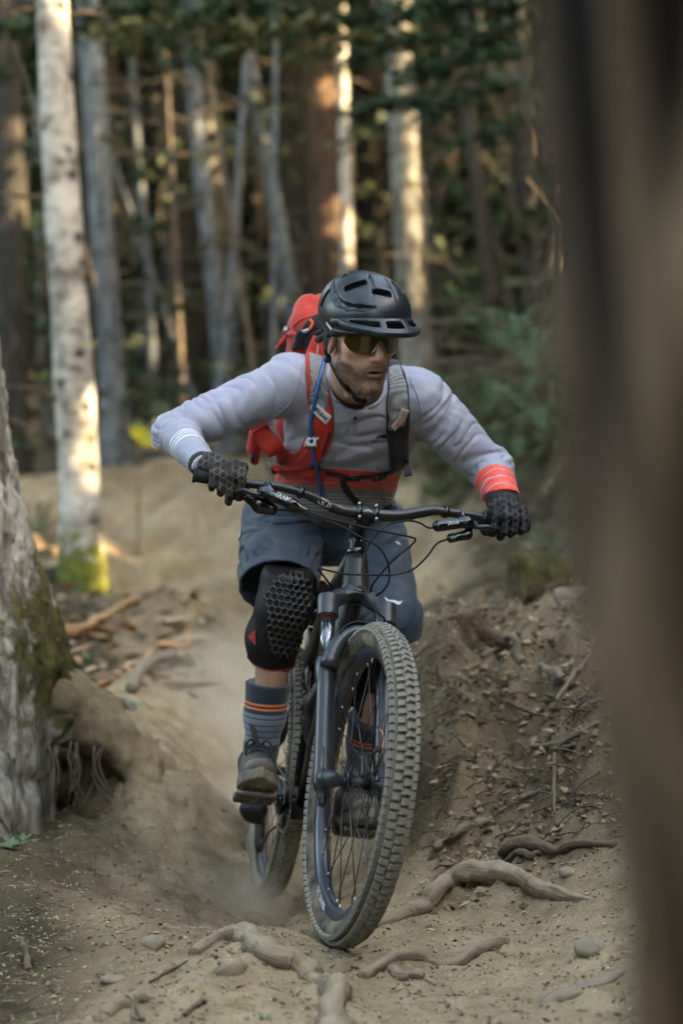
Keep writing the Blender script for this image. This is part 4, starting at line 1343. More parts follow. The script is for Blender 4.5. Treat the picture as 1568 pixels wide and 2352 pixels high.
# derailleur and chain
DR = BL(0, -.085, -.045)
part('derailleur', sdf_mesh(lambda P: smin(rcone(P, K('c5',215,905,5.40), K('c5',295,915,5.40), .026, .024), smin(rcone(P, K('c5',225,960,5.40), K('c5',280,985,5.40), .018, .014), rcone(P, K('c5',300,900,5.42), RWC + bM @ A(0,-.075,0), .014, .012), .015), .015), K('c5',150,1100,5.3) - .02, K('c5',420,820,5.55) + A(.05,.02,.12), .005), M_matte)
part('derailleur_cage', tube([K('c5',300,930,5.41), K('c5',303,1050,5.41), K('c5',290,1150,5.41), K('c5',292,1215,5.41)], [.010,.012,.014,.008], 10, sx=.45), M_drive)
part('jockey_wheel', lathe([(.003,-.003),(.020,-.003),(.020,.003),(.003,.003)], RL, K('c5',303,1150,5.415), 14, closed=True), M_drive)
part('chain', join(tube([K('c5',292,1215,5.41), K('c5',320,1150,5.38), K('c5',370,1065,5.28), K('c5',415,1030,5.2), CRC + CRL @ A(-.066,.02,0)], .0042, 6), tube([CRC + CRL @ A(.068,0,0), RWC + RL @ A(.06,0,-.045)], .0042, 6)), M_drive)

# ---- cockpit
BARP = [W(458,1094,4.632), W(578,1111,4.640), W(640,1118,4.645), W(690,1131,4.652), W(732,1149,4.665), W(774,1169,4.682), W(816,1177,4.690), W(864,1183,4.700), W(914,1185,4.716), W(970,1176,4.736), W(1001,1173,4.748), W(1035,1178,4.762), W(1074,1183,4.776), W(1110,1190,4.790), W(1204,1206,4.822)]
BP = smooth_path(BARP, 80)
tt = np.linspace(0, 1, 80)
br = np.interp(tt, [0,.2,.3,.40,.55,.62,.72,1], [.011,.011,.0118,.015,.015,.0145,.0112,.011])
part('handlebar', tube(BP, br, 20), M_bar)
GR1 = [W(447,1092,4.630), W(500,1100,4.634), W(560,1108,4.639)]
GR2 = [W(1110,1190,4.790), W(1160,1198,4.806), W(1209,1207,4.824)]
def grip(P, n):
    Q = smooth_path(P, 40)
    rr = .0158 + .0006 * np.sin(np.arange(40) * 2.2)
    o = part('grip', tube(Q, rr, 20), M_rub)
    for e in (0, -1):
        d = nrm(Q[1] - Q[0]) if e == 0 else nrm(Q[-1] - Q[-2])
        obj('lock_ring' if (e == -1) == (n == 0) else 'end_cap', tube([Q[e] - d*.004, Q[e] + d*.004], .0178, 20), M_bar if (e == -1) == (n == 0) else M_rub, o)
grip(GR1, 0); grip(GR2, 1)
# stem
SC0 = W(842, 1180, 4.695); STC = FKs(0, -.018, h2 + .022)
BT = nrm(BARP[7] - BARP[6])
part('stem', tube([STC + FRM @ A(0,-.012,0), STC + (SC0 - STC) * .45, SC0], [.022,.021,.022], 16), M_matte)
part('stem_steerer_clamp', lathe([(.015,h2+.003),(.0205,h2+.005),(.0205,h2+.042),(.017,h2+.046),(0,h2+.046)], FRM, FKs(0,-.018,0), 22), M_matte)
for s in (-1, 1):
    c = SC0 + BT * s * .021
    part('stem_face_clamp', tube([c - BT*.0055, c + BT*.0055], .0205, 22), M_gloss)
    for v in (.0185, -.0185):
        up = nrm(FKM[:, 2] - BT * (FKM[:, 2] @ BT)); fw_ = -np.cross(up, BT); fw_ = fw_ if fw_[1] < 0 else -fw_
        part('stem_bolt', tube([c + up*v + fw_*.004, c + up*v + fw_*.016], .0042, 8), M_steel)
up = nrm(FKM[:, 2] - BT * (FKM[:, 2] @ BT)); fw_ = np.cross(up, BT); fw_ = fw_ if fw_[1] < 0 else -fw_
def on_bar(c, V, r):
    """wrap flat print round a tube of radius r at c"""
    out = []
    for x, y, _ in V:
        a = y / r
        out.append(c + BTl * x + (upl * math.sin(a) + fwl * math.cos(a)) * (r + .0006))
    return np.array(out)
BTl, upl, fwl = BT, up, fw_
part('bar_mark', (on_bar(SC0, A([(-.010,-.004,0),(-.004,.003,0),(0,.0055,0),(.004,.002,0),(.010,-.003,0),(.003,-.0015,0),(0,.001,0),(-.004,-.002,0)]).reshape(-1,3), .0152), [(0,1,7),(1,2,6,7),(2,3,5,6),(3,4,5)]), M_grey_print, smooth=False)
i = 18; BTl = nrm(BP[i+1] - BP[i]); upl = nrm(A(0,0,1) - BTl * BTl[2]); fwl = np.cross(upl, BTl); fwl = fwl if fwl[1] < 0 else -fwl
V, F = text2d('Gib', .026, .0008)
part('bar_lettering', (on_bar(BP[24], V, .0122), F), M_grey_print, smooth=False)
# brake levers, shifter, dropper remote
def rounded(f, c, r, h=.003): return sdf_mesh(f, np.asarray(c) - r, np.asarray(c) + r, h)
def clampring(i):
    d = nrm(BP[i+1] - BP[i-1])
    return tube([BP[i] - d*.006, BP[i] + d*.006], .0152, 20)
part('brake_clamp', clampring(17), M_gloss); part('brake_clamp', clampring(60), M_gloss)
m0, m1 = K('c2',1030,1345,4.60), K('c2',1400,1500,4.585)
part('brake_master_cylinder', rounded(lambda P: smin(smin(rcone(P, m0, m0*.35+m1*.65, .0125, .0135), rcone(P, m0*.35+m1*.65, m1, .0125, .006), .01), rcone(P, K('c2',1075,1290,4.62), m0*.8+m1*.2, .010, .012), .012), (m0+m1)/2, .11), M_gloss)
part('brake_lever', tube([m0 + A(.01,0,-.004), K('c2',985,1375,4.588), K('c2',930,1352,4.585), K('c2',885,1330,4.585), K('c2',800,1345,4.588)], [.007,.0065,.006,.0055,.005], 10, sx=.7), M_bar)
def shifter(P):
    d = smin(rcone(P, K('c2',930,1400,4.61), K('c2',1000,1450,4.61), .014, .016), rcone(P, K('c2',1010,1470,4.615), K('c2',1110,1490,4.615), .017, .015), .01)
    d = smin(d, rcone(P, K('c2',900,1390,4.605), K('c2',960,1400,4.60), .009, .007), .006)
    return smin(d, rcone(P, K('c2',1080,1400,4.62), K('c2',1060,1470,4.615), .010, .012), .01)
part('shifter', rounded(shifter, K('c2',1010,1440,4.61), .075), M_gloss)
V, F = text2d('SRAM', .0145, .0002)
md_ = nrm(m1 - m0); upm = nrm(np.cross(md_, A(0, -1, 0))); upm = upm if upm[2] > 0 else -upm; nm = np.cross(upm, md_); nm = nm if nm[1] < 0 else -nm
part('lever_lettering', (np.array([m0*.55+m1*.45 + upm*.006 + md_*x + upm*y*.8 + (nm*math.cos(.45+y/.014) + upm*math.sin(.45+y/.014)*.3)*.0142 for x, y, _ in V]), F), M_lprint, smooth=False)
n0, n1 = K('c3',455,955,4.70), K('c3',700,925,4.715)
part('brake_master_cylinder', rounded(lambda P: smin(smin(rcone(P, n0, n1, .0145, .012), rcone(P, K('c3',650,860,4.755), K('c3',660,920,4.72), .009, .012), .012), rcone(P, n1, K('c3',760,965,4.72), .010, .006), .012), (n0+n1)/2, .1), M_gloss)
part('brake_lever', tube([K('c3',735,950,4.715), K('c3',790,965,4.71), K('c3',855,960,4.71), K('c3',930,985,4.715)], [.006,.0058,.0055,.005], 10, sx=.7), M_bar)
V, F = text2d('SRAM', .013, .0002)
nd_ = nrm(n1 - n0)
part('lever_lettering', (np.array([n0*.5+n1*.5 + nd_*x*.9 + A(0,-.0148,.004) + A(0,.2,.98)*y for x, y, _ in V]), F), M_lprint, smooth=False)
def remote(P):
    d = smin(rcone(P, K('c3',560,1050,4.72), K('c3',700,1030,4.725), .011, .012), rcone(P, K('c3',700,1000,4.73), K('c3',720,960,4.735), .009, .008), .01)
    return smin(d, rcone(P, K('c3',600,1060,4.715), K('c3',560,1075,4.715), .007, .006), .006)
part('dropper_remote', rounded(remote, K('c3',640,1030,4.725), .075), M_gloss)
# hoses and cables
def cable(pts, m=M_rub, r=.0026): part('cable', tube(smooth_path(pts, 50), r, 8), m)
cable([m1, K('c4',600,130,4.58), K('c4',750,185,4.57), K('c4',900,220,4.56), K('c4',1060,260,4.555), K('c4',1250,300,4.56), K('c4',1370,325,4.58), K('c4',1412,345,4.60), K('c4',1370,395,4.60), K('c4',1250,495,4.60), K('c4',1110,660,4.64), K('c4',1090,740,4.68)])
cable([K('c2',1110,1490,4.61), K('c4',540,140,4.60), K('c4',700,190,4.58), K('c4',850,235,4.56), K('c4',950,290,4.555), K('c4',1060,350,4.55), K('c4',1150,400,4.56), K('c4',1210,500,4.57), K('c4',1225,620,4.59), K('c4',1190,700,4.61), K('c4',1130,748,4.64)])
cable([n0, K('c4',1510,262,4.69), K('c4',1450,228,4.67), K('c4',1380,210,4.65), K('c4',1300,215,4.62), K('c4',1200,245,4.58), K('c4',1110,330,4.56), K('c4',1055,430,4.555), K('c4',1030,560,4.53), K('c4',1040,680,4.51), K('c4',1080,780,4.49), K('c4',1140,870,4.47), K('c4',1200,970,4.49), FK(.06,-.03,.28), FK(.062,-.035,.15), FK(.055,-.03,.10)])
cable([K('c3',545,1060,4.715), K('c4',1568,372,4.70), K('c4',1500,460,4.66), K('c4',1420,540,4.62), K('c4',1340,580,4.58), K('c4',1200,600,4.55), K('c4',1050,598,4.54), K('c4',900,590,4.55), K('c4',790,568,4.58), K('c4',725,552,4.62), K('c4',722,566,4.65), K('c4',780,640,4.68), K('c4',835,720,4.72)])
cable([FK(.055,-.01,.17), FK(.060,.03,.14), FK(.058,.04,.10), FK(.05,.02,.06)], M_orange, .0022)
def caliper(P): return smin(rbox(P, FK(.050,-.062,.085), (.016,.02,.032), .008, FKM), rcone(P, FK(.066,-.02,.05), FK(.058,-.055,.085), .012, .012), .012)
part('brake_caliper', sdf_mesh(caliper, FK(.05,-.05,.08)-.08, FK(.05,-.05,.08)+.08, .004), M_matte)
# ================================================================== RIDER
def fabric(name, col, rough=.6, sheen=.3, scale=900, bmp=.08):
    m, nt, b = new_mat(name)
    v = coords(nt, 'Object')
    n = noise_node(nt, 7, 4, .6, v)
    c = ramp(nt, n.outputs[0], [(.3, [x * .9 for x in col]), (.7, [x * 1.08 for x in col])]).outputs[0]
    nt.links.new(c, b.inputs['Base Color'])
    b.inputs['Roughness'].default_value = rough
    b.inputs['Sheen Weight'].default_value = sheen
    b.inputs['Sheen Roughness'].default_value = .45
    b.inputs['Specular IOR Level'].default_value = .3
    return m, nt, b, c

def band(nt, val, lo, hi):
    """1 where lo < val < hi"""
    return mth(nt, 'MULTIPLY', mth(nt, 'GREATER_THAN', val, lo), mth(nt, 'LESS_THAN', val, hi))

rider = empty('person', (PEDR[0] + .1, 5.1, PEDR[2]), 'rider in a lavender grey long sleeved jersey and slate blue shorts leaning over the handlebar', 'person')
G = dict(
 shR=W(657,886,4.98), elR=W(402,992,4.92), wrR=W(468,1068,4.672),
 shL=W(962,918,5.02), elL=W(1128,1082,5.07), wrL=W(1156,1158,4.855),
 neck=W(815,880,5.04), chest=W(806,985,5.08), belly=W(772,1100,5.22), pel=W(752,1195,5.36),
 hipR=W(668,1205,5.34), knR=W(646,1380,4.985), anR=W(600,1718,5.085),
 hipL=W(838,1208,5.37), knL=W(893,1428,5.09), anL=W(832,1770,5.34))
globals().update(G)

# ---------------------------------------------------------------- jersey
def fold(P, d1, f1, f2, seed, warp=.6):
    """soft ridges running across direction d1"""
    d1 = nrm(d1); a = nrm(np.cross(d1, A(.3, .5, .8))); b = np.cross(d1, a)
    w = vnoise(P * 9, seed + 3) * warp
    q = np.stack([(P @ d1.astype(np.float32)) * f1 + w * 3, (P @ a.astype(np.float32)) * f2 + w, (P @ b.astype(np.float32)) * f2], -1)
    n = vnoise(q, seed)
    n2 = vnoise(q * 1.9 + 5, seed + 1)
    return np.minimum(np.abs(n) * 2.6, 1.0) - .62 + .25 * n2 + .35 * n

def arm_d(P, s, e, w, rs, re, rw, seed, sag):
    up = rcone(P, s, e, rs, re)
    fo = rcone(P, e, w, re * .96, rw)
    d = smin(up, fo, .022)
    el = np.exp(-((np.linalg.norm(P - e, axis=1) / .085) ** 2))
    sh = np.exp(-((np.linalg.norm(P - s, axis=1) / .12) ** 2))
    ax = nrm(e - s)
    k = nrm(ax + A(.05, .12, -.26))
    near = np.exp(-(np.maximum(d, -.03) / .05) ** 2)
    amp = (.0060 + .005 * el + .004 * sh)
    wr = fold(P, k, 44, 9, seed) * (up < fo + .01) + fold(P, nrm(w - e), 46, 9, seed + 9) * (fo <= up + .01) * .7
    return d - amp * wr * near * .75

def jersey_f(P, wrinkle=True):
    dR = arm_d(P, shR, elR, wrR, .074, .055, .034, 3, 1)
    dL = arm_d(P, shL, elL, wrL, .076, .056, .044, 17, -1)
    TX = nrm(shL - shR)
    tz = nrm(neck - pel); tz = nrm(tz - TX * (tz @ TX)); ty = np.cross(tz, TX)
    TM = np.stack([TX, ty, tz], 1)
    d = ell(P, chest, (.178, .122, .185), TM)
    d = smin(d, ell(P, belly, (.168, .118, .17), TM), .07)
    d = smin(d, ell(P, pel + A(0, .0, .02), (.172, .125, .12), TM), .06)
    d = smin(d, rcone(P, shR + A(.02, .02, .012), neck + A(-.03, .02, .0), .066, .075), .04)
    d = smin(d, rcone(P, shL + A(-.02, .02, .012), neck + A(.03, .02, .0), .066, .075), .04)
    d = smin(d, dR, .045)
    d = smin(d, dL, .045)
    chestw = np.exp(-((np.linalg.norm((P - (chest + A(0, -.06, -.08))) / A(1.1, 1, 1), axis=1) / .2) ** 2))
    q = fold(P, A(.25, .3, 1), 30, 6, 31, .4) * .0085 + fold(P, A(-.55, .2, 1), 22, 6, 37, .4) * .007
    d = d - q * chestw
    # loose drape: the hem hangs off the belly
    nk = rcone(P, neck + A(.005, -.06, -.02), W(822, 822, 4.72), .066, .060)
    d = smax(d, -nk, .008)
    d = np.maximum(d, .965 - .25 * (P[:, 1] - 5.2) - P[:, 2])
    # cuffs end at the wrists
    for w, e in ((wrR, elR), (wrL, elL)):
        n = nrm(w - e)
        pl = (P - w) @ n.astype(np.float32) - .020
        d = np.where(np.linalg.norm(P - w, axis=1) < .09, np.maximum(d, pl), d)
    return d
JV, JF = sdf_mesh(jersey_f, (-.56, 4.60, .88), (.52, 5.60, 1.47), .0038, lip=2.4)
def along(V, e, w): return (V - w) @ nrm(e - w)
dRr = np.linalg.norm(np.cross(JV - wrR, nrm(elR - wrR)), axis=1); dLl = np.linalg.norm(np.cross(JV - wrL, nrm(elL - wrL)), axis=1)
sR = np.where((dRr < .075) & (JV[:, 0] < -.2), along(JV, elR, wrR), 9.)
sL = np.where((dLl < .085) & (JV[:, 0] > .27), along(JV, elL, wrL), 9.)
tz_ = nrm(neck - pel)
tt_ = np.where((sR > 5) & (sL > 5) , JV[:, 2] + .06 * (JV[:, 0] - .05) + .0 , 9.)
tt_ = np.where((JV[:, 0] < W(585,0,5)[0] + 0) | (JV[:, 0] > W(935,0,5)[0]), 9., tt_)
def jersey_mat():
    m, nt, b, c = fabric('lavender_grey_jersey', (.298, .303, .372), .45, .15)
    fr = attr(nt, 'sr').outputs['Fac']; fl_ = attr(nt, 'sl').outputs['Fac']; t = attr(nt, 'tt').outputs['Fac']
    wob = mth(nt, 'MULTIPLY', mth(nt, 'SUBTRACT', noise_node(nt, 14, 2, .5, coords(nt, 'Object')).outputs[0], .5), .012)
    fr = mth(nt, 'ADD', fr, wob)
    st = None
    for k in range(4):
        q = band(nt, fr, .118 + k * .0125, .1235 + k * .0125)
        st = q if st is None else mth(nt, 'MAXIMUM', st, q)
    c = mixc(nt, st, c, (.60, .60, .63))
    fl_ = mth(nt, 'ADD', fl_, wob)
    c = mixc(nt, band(nt, fl_, -.08, .150), c, (.80, .075, .04))
    s2 = None
    for lo, hi in ((.026, .030), (.073, .0795), (.118, .121)):
        q = band(nt, fl_, lo, hi); s2 = q if s2 is None else mth(nt, 'MAXIMUM', s2, q)
    c = mixc(nt, s2, c, (.42, .38, .44))
    t = mth(nt, 'ADD', t, mth(nt, 'MULTIPLY', wob, .7))
    c = mixc(nt, band(nt, t, 1.062, 1.108), c, (.72, .06, .035))
    s3 = None
    for z in (1.080, 1.070): 
        q = band(nt, t, z, z + .003); s3 = q if s3 is None else mth(nt, 'MAXIMUM', s3, q)
    c = mixc(nt, s3, c, (.30, .20, .22))
    c = mixc(nt, band(nt, t, .5, 1.062), c, (.20, .18, .20))
    s4 = None
    for k in range(6):
        q = band(nt, t, 1.040 - k * .0085, 1.0432 - k * .0085); s4 = q if s4 is None else mth(nt, 'MAXIMUM', s4, q)
    c = mixc(nt, s4, c, (.44, .42, .42))
    nt.links.new(c, b.inputs['Base Color'])
    return m
M_jersey = jersey_mat()
jersey = obj('jersey', (JV, JF), M_jersey, rider, attrs={'sr': sR, 'sl': sL, 'tt': tt_})
JB = BVHTree.FromPolygons([tuple(v) for v in JV], [tuple(f) for f in JF.tolist()])
CAMP = Vector((0, 0, CAMZ))
def on(bvh, px, py, lift=0.0, fallback=5.0):
    """the spot on a garment that is seen at frame position (px, py), with its normal"""
    d = Vector(W(px, py, 1.0)) - CAMP
    d.normalize()
    h = bvh.ray_cast(CAMP, d)
    if h[0] is None:
        p = W(px, py, fallback); return p, -np.array(d)
    n = np.array(h[1]); n = n if n @ np.array(d) < 0 else -n
    return np.array(h[0]) + n * lift, n
def onpath(bvh, pts, n, lift=0.0, fallback=5.0, smoothing=2):
    q = smooth_path(A(*[A(*p) for p in pts]), n)
    P, N = zip(*[on(bvh, x, y, 0, fallback) for x, y in q])
    P = np.array(P); N = np.array(N)
    for _ in range(smoothing):
        P[1:-1] = (P[:-2] + 2 * P[1:-1] + P[2:]) / 4; N[1:-1] = (N[:-2] + N[1:-1] + N[2:]) / 3
    N /= np.linalg.norm(N, axis=1)[:, None]
    return P + N * lift, N
M_seam = fabric('grey_seam', (.25,.25,.31), .6)[0]
P, N = onpath(JB, [(752,893),(768,917),(797,934),(830,940),(862,930),(884,908),(896,884)], 40)
obj('collar', tube(P, .0052, 8), fabric('grey_collar_rib', (.29, .28, .34), .6)[0], jersey)
P, N = onpath(JB, [(697,832),(685,880),(670,920),(640,950),(610,968)], 40, .0003)
obj('raglan_seam', tube(P, .0022, 6), M_seam, jersey)
P, N = onpath(JB, [(940,868),(962,920),(968,965),(958,1010)], 40, .0003)
obj('raglan_seam', tube(P, .0022, 6), M_seam, jersey)

# ---------------------------------------------------------------- head
HO = W(826, 785, 4.66)
HM = rz(R_(28)) @ np.stack([A(-1,0,0), A(0,-1,0), A(0,0,1)], 1) @ rx(R_(-17)) @ ry(R_(2.5))
HM32 = HM.astype(np.float32)
def head_local(P): return (P - HO.astype(np.float32)) @ HM32
def HW(x, y, z): return HO + HM @ A(x, y, z)
def cap2(q, a, b, ra, rb):      # mirrored pair of capsules
    m = q.copy(); m[:, 0] = np.abs(m[:, 0])
    return rcone(m, a, b, ra, rb)
def el2(q, c, r):
    m = q.copy(); m[:, 0] = np.abs(m[:, 0])
    return ell(m, c, r)
def head_f(P):
    q = head_local(P)
    d = ell(q, (0, -.012, .052), (.076, .097, .084))
    d = smin(d, ell(q, (0, .026, -.012), (.064, .062, .088)), .03)
    d = smin(d, cap2(q, (.050, .010, -.052), (.016, .066, -.094), .020, .020), .03)
    d = smin(d, ell(q, (0, .076, -.096), (.022, .019, .017)), .018)
    d = smin(d, el2(q, (.044, .056, -.006), (.022, .021, .017)), .02)
    d = smin(d, ell(q, (0, .066, -.045), (.034, .028, .032)), .02)
    d = smin(d, cap2(q, (.040, .068, .040), (.008, .083, .034), .012, .011), .018)
    d = smax(d, -el2(q, (.032, .098, .018), (.018, .017, .013)), .014)
    d = smin(d, el2(q, (.031, .071, .018), (.0125, .0125, .0125)), .003)
    # nose
    d = smin(d, rcone(q, (0, .084, .030), (0, .1075, -.016), .0075, .0115), .010)
    d = smin(d, el2(q, (.0125, .093, -.021), (.0085, .011, .0085)), .006)
    d = smax(d, -el2(q, (.0065, .1005, -.0295), (.004, .005, .004)), .003)
    # lips and slightly open mouth
    d = smin(d, ell(q, (0, .0885, -.0495), (.0225, .0085, .0058)), .006)
    d = smin(d, ell(q, (0, .0865, -.0635), (.0195, .0088, .0068)), .006)
    d = smax(d, -ell(q, (0, .0985, -.0562), (.0195, .020, .0038)), .002)
    d = smax(d, -ell(q, (0, .0945, -.0735), (.016, .006, .004)), .006)
    d = smax(d, -ell(q, (0, .1005, -.0385), (.0035, .008, .007)), .004)
    # ears
    e = el2(q, (.0775, -.004, .000), (.0095, .019, .032))
    e = smax(e, -el2(q, (.087, .001, .003), (.008, .010, .018)), .004)
    d = smin(d, e, .006)
    # neck
    d = smin(d, rcone(P, HW(0, -.028, -.045), neck + A(.0, -.015, -.01), .057, .064), .022)
    d = smin(d, cap2(q, (.045, -.02, -.06), (.014, .02, -.155), .010, .009), .02)
    return d - fbm(q * 60, 2, 4) * .0004
lo = np.minimum(HO, neck) - A(.14, .15, .06); hi = np.maximum(HO, neck) + A(.14, .12, .20)
V1, F1 = sdf_mesh(head_f, lo, hi, .0028, lip=1.8)
keep = V1[:, 2] > neck[2] - .05
def body_f(P):
    d = chain(P, [neck, chest + A(0,.03,0), belly, pel], [.06, .10, .085, .07], .05)
    d = smin(d, chain(P, [neck, shR, elR, wrR], [.05, .048, .036, .020], .03), .03)
    d = smin(d, chain(P, [neck, shL, elL, wrL], [.05, .048, .036, .022], .03), .03)
    for h, k, a in ((hipR, knR, anR), (hipL, knL, anL)):
        cf = k * .66 + a * .34 + A(0, .02, 0)
        d = smin(d, chain(P, [h, k, cf, k*.35+a*.65, a], [.068, .048, .0515, .036, .028], .01), .01)
    return d
V2, F2 = sdf_mesh(body_f, (-.56, 4.6, .22), (.5, 5.6, 1.42), .011, lip=1.6)
nV1 = len(V1)
BV, BF = np.concatenate([V1, V2]), np.concatenate([F1, F2 + nV1])
q = head_local(BV.astype(np.float32))
n3 = fbm(q * 55, 3, 8)
hd = np.arange(len(BV)) < nV1
skin = np.tile(A(.56, .33, .235), (len(BV), 1))
red = np.exp(-((np.abs(q[:, 0]) - .045) ** 2 + (q[:, 1] - .065) ** 2 + (q[:, 2] + .01) ** 2) / .0009) + .9 * np.exp(-(q[:, 0] ** 2 + (q[:, 1] - .11) ** 2 + (q[:, 2] + .018) ** 2) / .0004) + np.exp(-((np.abs(q[:, 0]) - .08) ** 2 + q[:, 2] ** 2) / .0006)
skin = skin * (1 - red[:, None] * A(-.02, .14, .16))
beard = sm01(-q[:, 2] , .030, .048) * sm01(q[:, 1], -.008, .012)
beard = np.maximum(beard, sm01(q[:, 1], .0, .012) * (1 - sm01(q[:, 1], .026, .042)) * sm01(-q[:, 2], -.035, .01) * (np.abs(q[:, 0]) > .045))
beard *= sm01(q[:, 2] + .155, 0, .055)
cheek = np.exp(-(((np.abs(q[:, 0]) - .040) / .016) ** 2 + ((q[:, 2] + .036) / .014) ** 2)) * (q[:, 1] > .045)
beard = np.clip(beard * (1 - .75 * cheek), 0, 1)
lip = np.exp(-(((q[:, 2] + .0505) / .0045) ** 2 + (q[:, 0] / .020) ** 4)) * (q[:, 1] > .086) + np.exp(-(((q[:, 2] + .063) / .0062) ** 2 + (q[:, 0] / .018) ** 4)) * (q[:, 1] > .084)
lip = np.clip(lip, 0, 1)
beard = beard * (1 - lip)
bcol = A(.060, .027, .013)
col = skin * (1 - .86 * (beard * (.85 + .35 * n3)).clip(0, 1)[:, None]) + bcol * (.86 * (beard * (.85 + .35 * n3)).clip(0, 1))[:, None]
col = col * (1 - .75 * lip[:, None]) + A(.36, .135, .115) * .75 * lip[:, None]
mo = np.exp(-(((q[:, 2] + .0562) / .0032) ** 2 + (q[:, 0] / .017) ** 4)) * (q[:, 1] > .070) * (q[:, 1] < .0895) * hd
col = col * (1 - mo[:, None]) + A(.03, .012, .010) * mo[:, None]
hairm = sm01(q[:, 2], .03, .05) * hd * (q[:, 1] < .06)
col = col * (1 - hairm[:, None]) + A(.06, .035, .02) * hairm[:, None]
leg = (~hd) & (BV[:, 2] < .9)
col[leg] = A(.42, .24, .16) * (1 + .12 * n3[leg])[:, None]
m, nt, b = new_mat('skin')
a = attr(nt, 'col')
nz = noise_node(nt, 240, 3, .6, coords(nt, 'Object'))
nt.links.new(mixc(nt, .5, a.outputs['Color'], ramp(nt, nz.outputs[0], [(.3, .72), (.7, 1.2)]).outputs[0], 'MULTIPLY'), b.inputs['Base Color'])
b.inputs['Roughness'].default_value = .5
b.inputs['Specular IOR Level'].default_value = .4
b.inputs['Subsurface Weight'].default_value = .12
b.inputs['Subsurface Radius'].default_value = (.008, .003, .0015)
b.inputs['Subsurface Scale'].default_value = .6
bump(nt, b, nz.outputs[0], .15, .003)
M_skin = m
body = obj('body', (BV, BF), M_skin, rider, attrs={'col': col})
rb = np.random.default_rng(21)
bi = np.where((beard > .45) & hd)[0]
tri = []
NB_ = 3200
ch = rb.choice(bi, NB_)
cN = np.array(HO) + HM @ A(0, .0, -.03)
dirs = BV[ch] - cN; dirs /= np.linalg.norm(dirs, axis=1)[:, None]
dirs = dirs * .55 + (HM @ A(0, .1, -.8))[None] + rb.normal(0, .25, (NB_, 3)); dirs /= np.linalg.norm(dirs, axis=1)[:, None]
out_ = BV[ch] - cN; out_ /= np.linalg.norm(out_, axis=1)[:, None]
pb = BV[ch] + rb.normal(0, .0012, (NB_, 3)) - out_ * .0006
sd_ = np.cross(dirs, out_); sd_ /= np.maximum(1e-6, np.linalg.norm(sd_, axis=1))[:, None]
hl = rb.uniform(.003, .0065, (NB_, 1))
HVt = np.stack([pb - sd_ * .0005, pb + sd_ * .0005, pb + (dirs * .75 + out_ * .45) * hl], 1).reshape(-1, 3)
obj('beard', (HVt, np.arange(3 * NB_).reshape(-1, 3)), mat('reddish_brown_beard', (.12, .050, .022), .6, 0, .5, 300), rider, smooth=False, kind='stuff')
m_hair = mat('short_brown_hair', (.060, .034, .020), .6, 0, .4, 160, bmp=.5, bscale=400, stretch=(1, 1, .3))
def hair_f(P):
    q = head_local(P)
    d = ell(q, (0, -.014, .052), (.081, .101, .088)) - fbm(q * 90, 2, 3) * .0025
    cut = np.minimum(q[:, 2] - (.012 + .0 * q[:, 1]), .03 - q[:, 1])
    side = np.maximum(np.abs(q[:, 2] - .012) - .035, np.abs(q[:, 1] - .022) - .010)
    side = np.maximum(side, ell(q, (0, .02, .03), (.079, .08, .1)))
    back = np.maximum(d, np.maximum(q[:, 1] + .022, -q[:, 2] - .055))
    return np.minimum(np.maximum(d, -cut), back)
obj('hair', sdf_mesh(hair_f, HO - .17, HO + .2, .004), m_hair, rider)

# ---------------------------------------------------------------- shorts
def tw(P, a, b, t): return a + (b - a) * t
hemR_c = hipR + (knR - hipR) * .80; hemR_n = nrm(nrm(knR - hipR) + A(.10, .10, -.35))
hemL_c = W(900,1476,5.09); hemL_n = nrm(A(.12, .10, -1))
def shorts_f(P):
    TX = nrm(hipL - hipR)
    d = ell(P, pel + A(0, .01, -.005), (.185, .135, .125))
    kr = hipR + (knR - hipR) * 1.0 + A(-.012, .0, -.012); kl = knL + A(.004, 0, 0)
    tr = rcone(P, hipR + A(-.02, 0, .01), kr, .116, .102)
    tl = chain(P, [hipL + A(.005, 0, 0), kl, W(890,1560,5.12)], [.108, .080, .070], .03)
    fr = fold(P, A(.15, -.15, 1), 58, 7, 51, .5) * .0085
    fl2 = fold(P, A(-.35, -.1, 1), 46, 7, 57, .5) * .0075
    pr0 = (P - hemR_c.astype(np.float32)) @ hemR_n.astype(np.float32); pl0 = (P - hemL_c.astype(np.float32)) @ hemL_n.astype(np.float32)
    tr = tr - fr * (.25 + .75 * np.clip(-pr0 / .07, 0, 1)); tl = tl - fl2 * (.25 + .75 * np.clip(-pl0 / .07, 0, 1))
    inR = tr + .009
    inL = tl + .009
    pr = (P - hemR_c.astype(np.float32)) @ hemR_n.astype(np.float32)
    pl = (P - hemL_c.astype(np.float32)) @ hemL_n.astype(np.float32)
    tr = np.maximum(tr, pr); tl = np.maximum(tl, pl)
    tr = np.maximum(tr, -np.maximum(inR, -.075 - pr))
    tl = np.maximum(tl, -np.maximum(inL, -.075 - pl))
    d = np.where((pr < -.09), smin(d, tr, .03), np.minimum(d, tr))
    d = np.where((pl < -.09), smin(d, tl, .03), np.minimum(d, tl))
    d = np.maximum(d, P[:, 2] - (1.075 - .2 * (P[:, 1] - 5.2)))
    return d
SV, SF = sdf_mesh(shorts_f, (-.36, 4.80, .52), (.32, 5.60, 1.16), .0052, lip=1.9)
m, nt, b, c = fabric('slate_blue_shorts', (.040, .060, .090), .7, .12)
dn = noise_node(nt, 9, 5, .65, coords(nt, 'Object'))
nt.links.new(mixc(nt, ramp(nt, dn.outputs[0], [(.5, 0.), (.85, .25)]).outputs[0], c, DUST), b.inputs['Base Color'])
M_shorts = m
shorts = obj('shorts', (SV, SF), M_shorts, rider)
SB = BVHTree.FromPolygons([tuple(v) for v in SV], [tuple(f) for f in SF.tolist()])
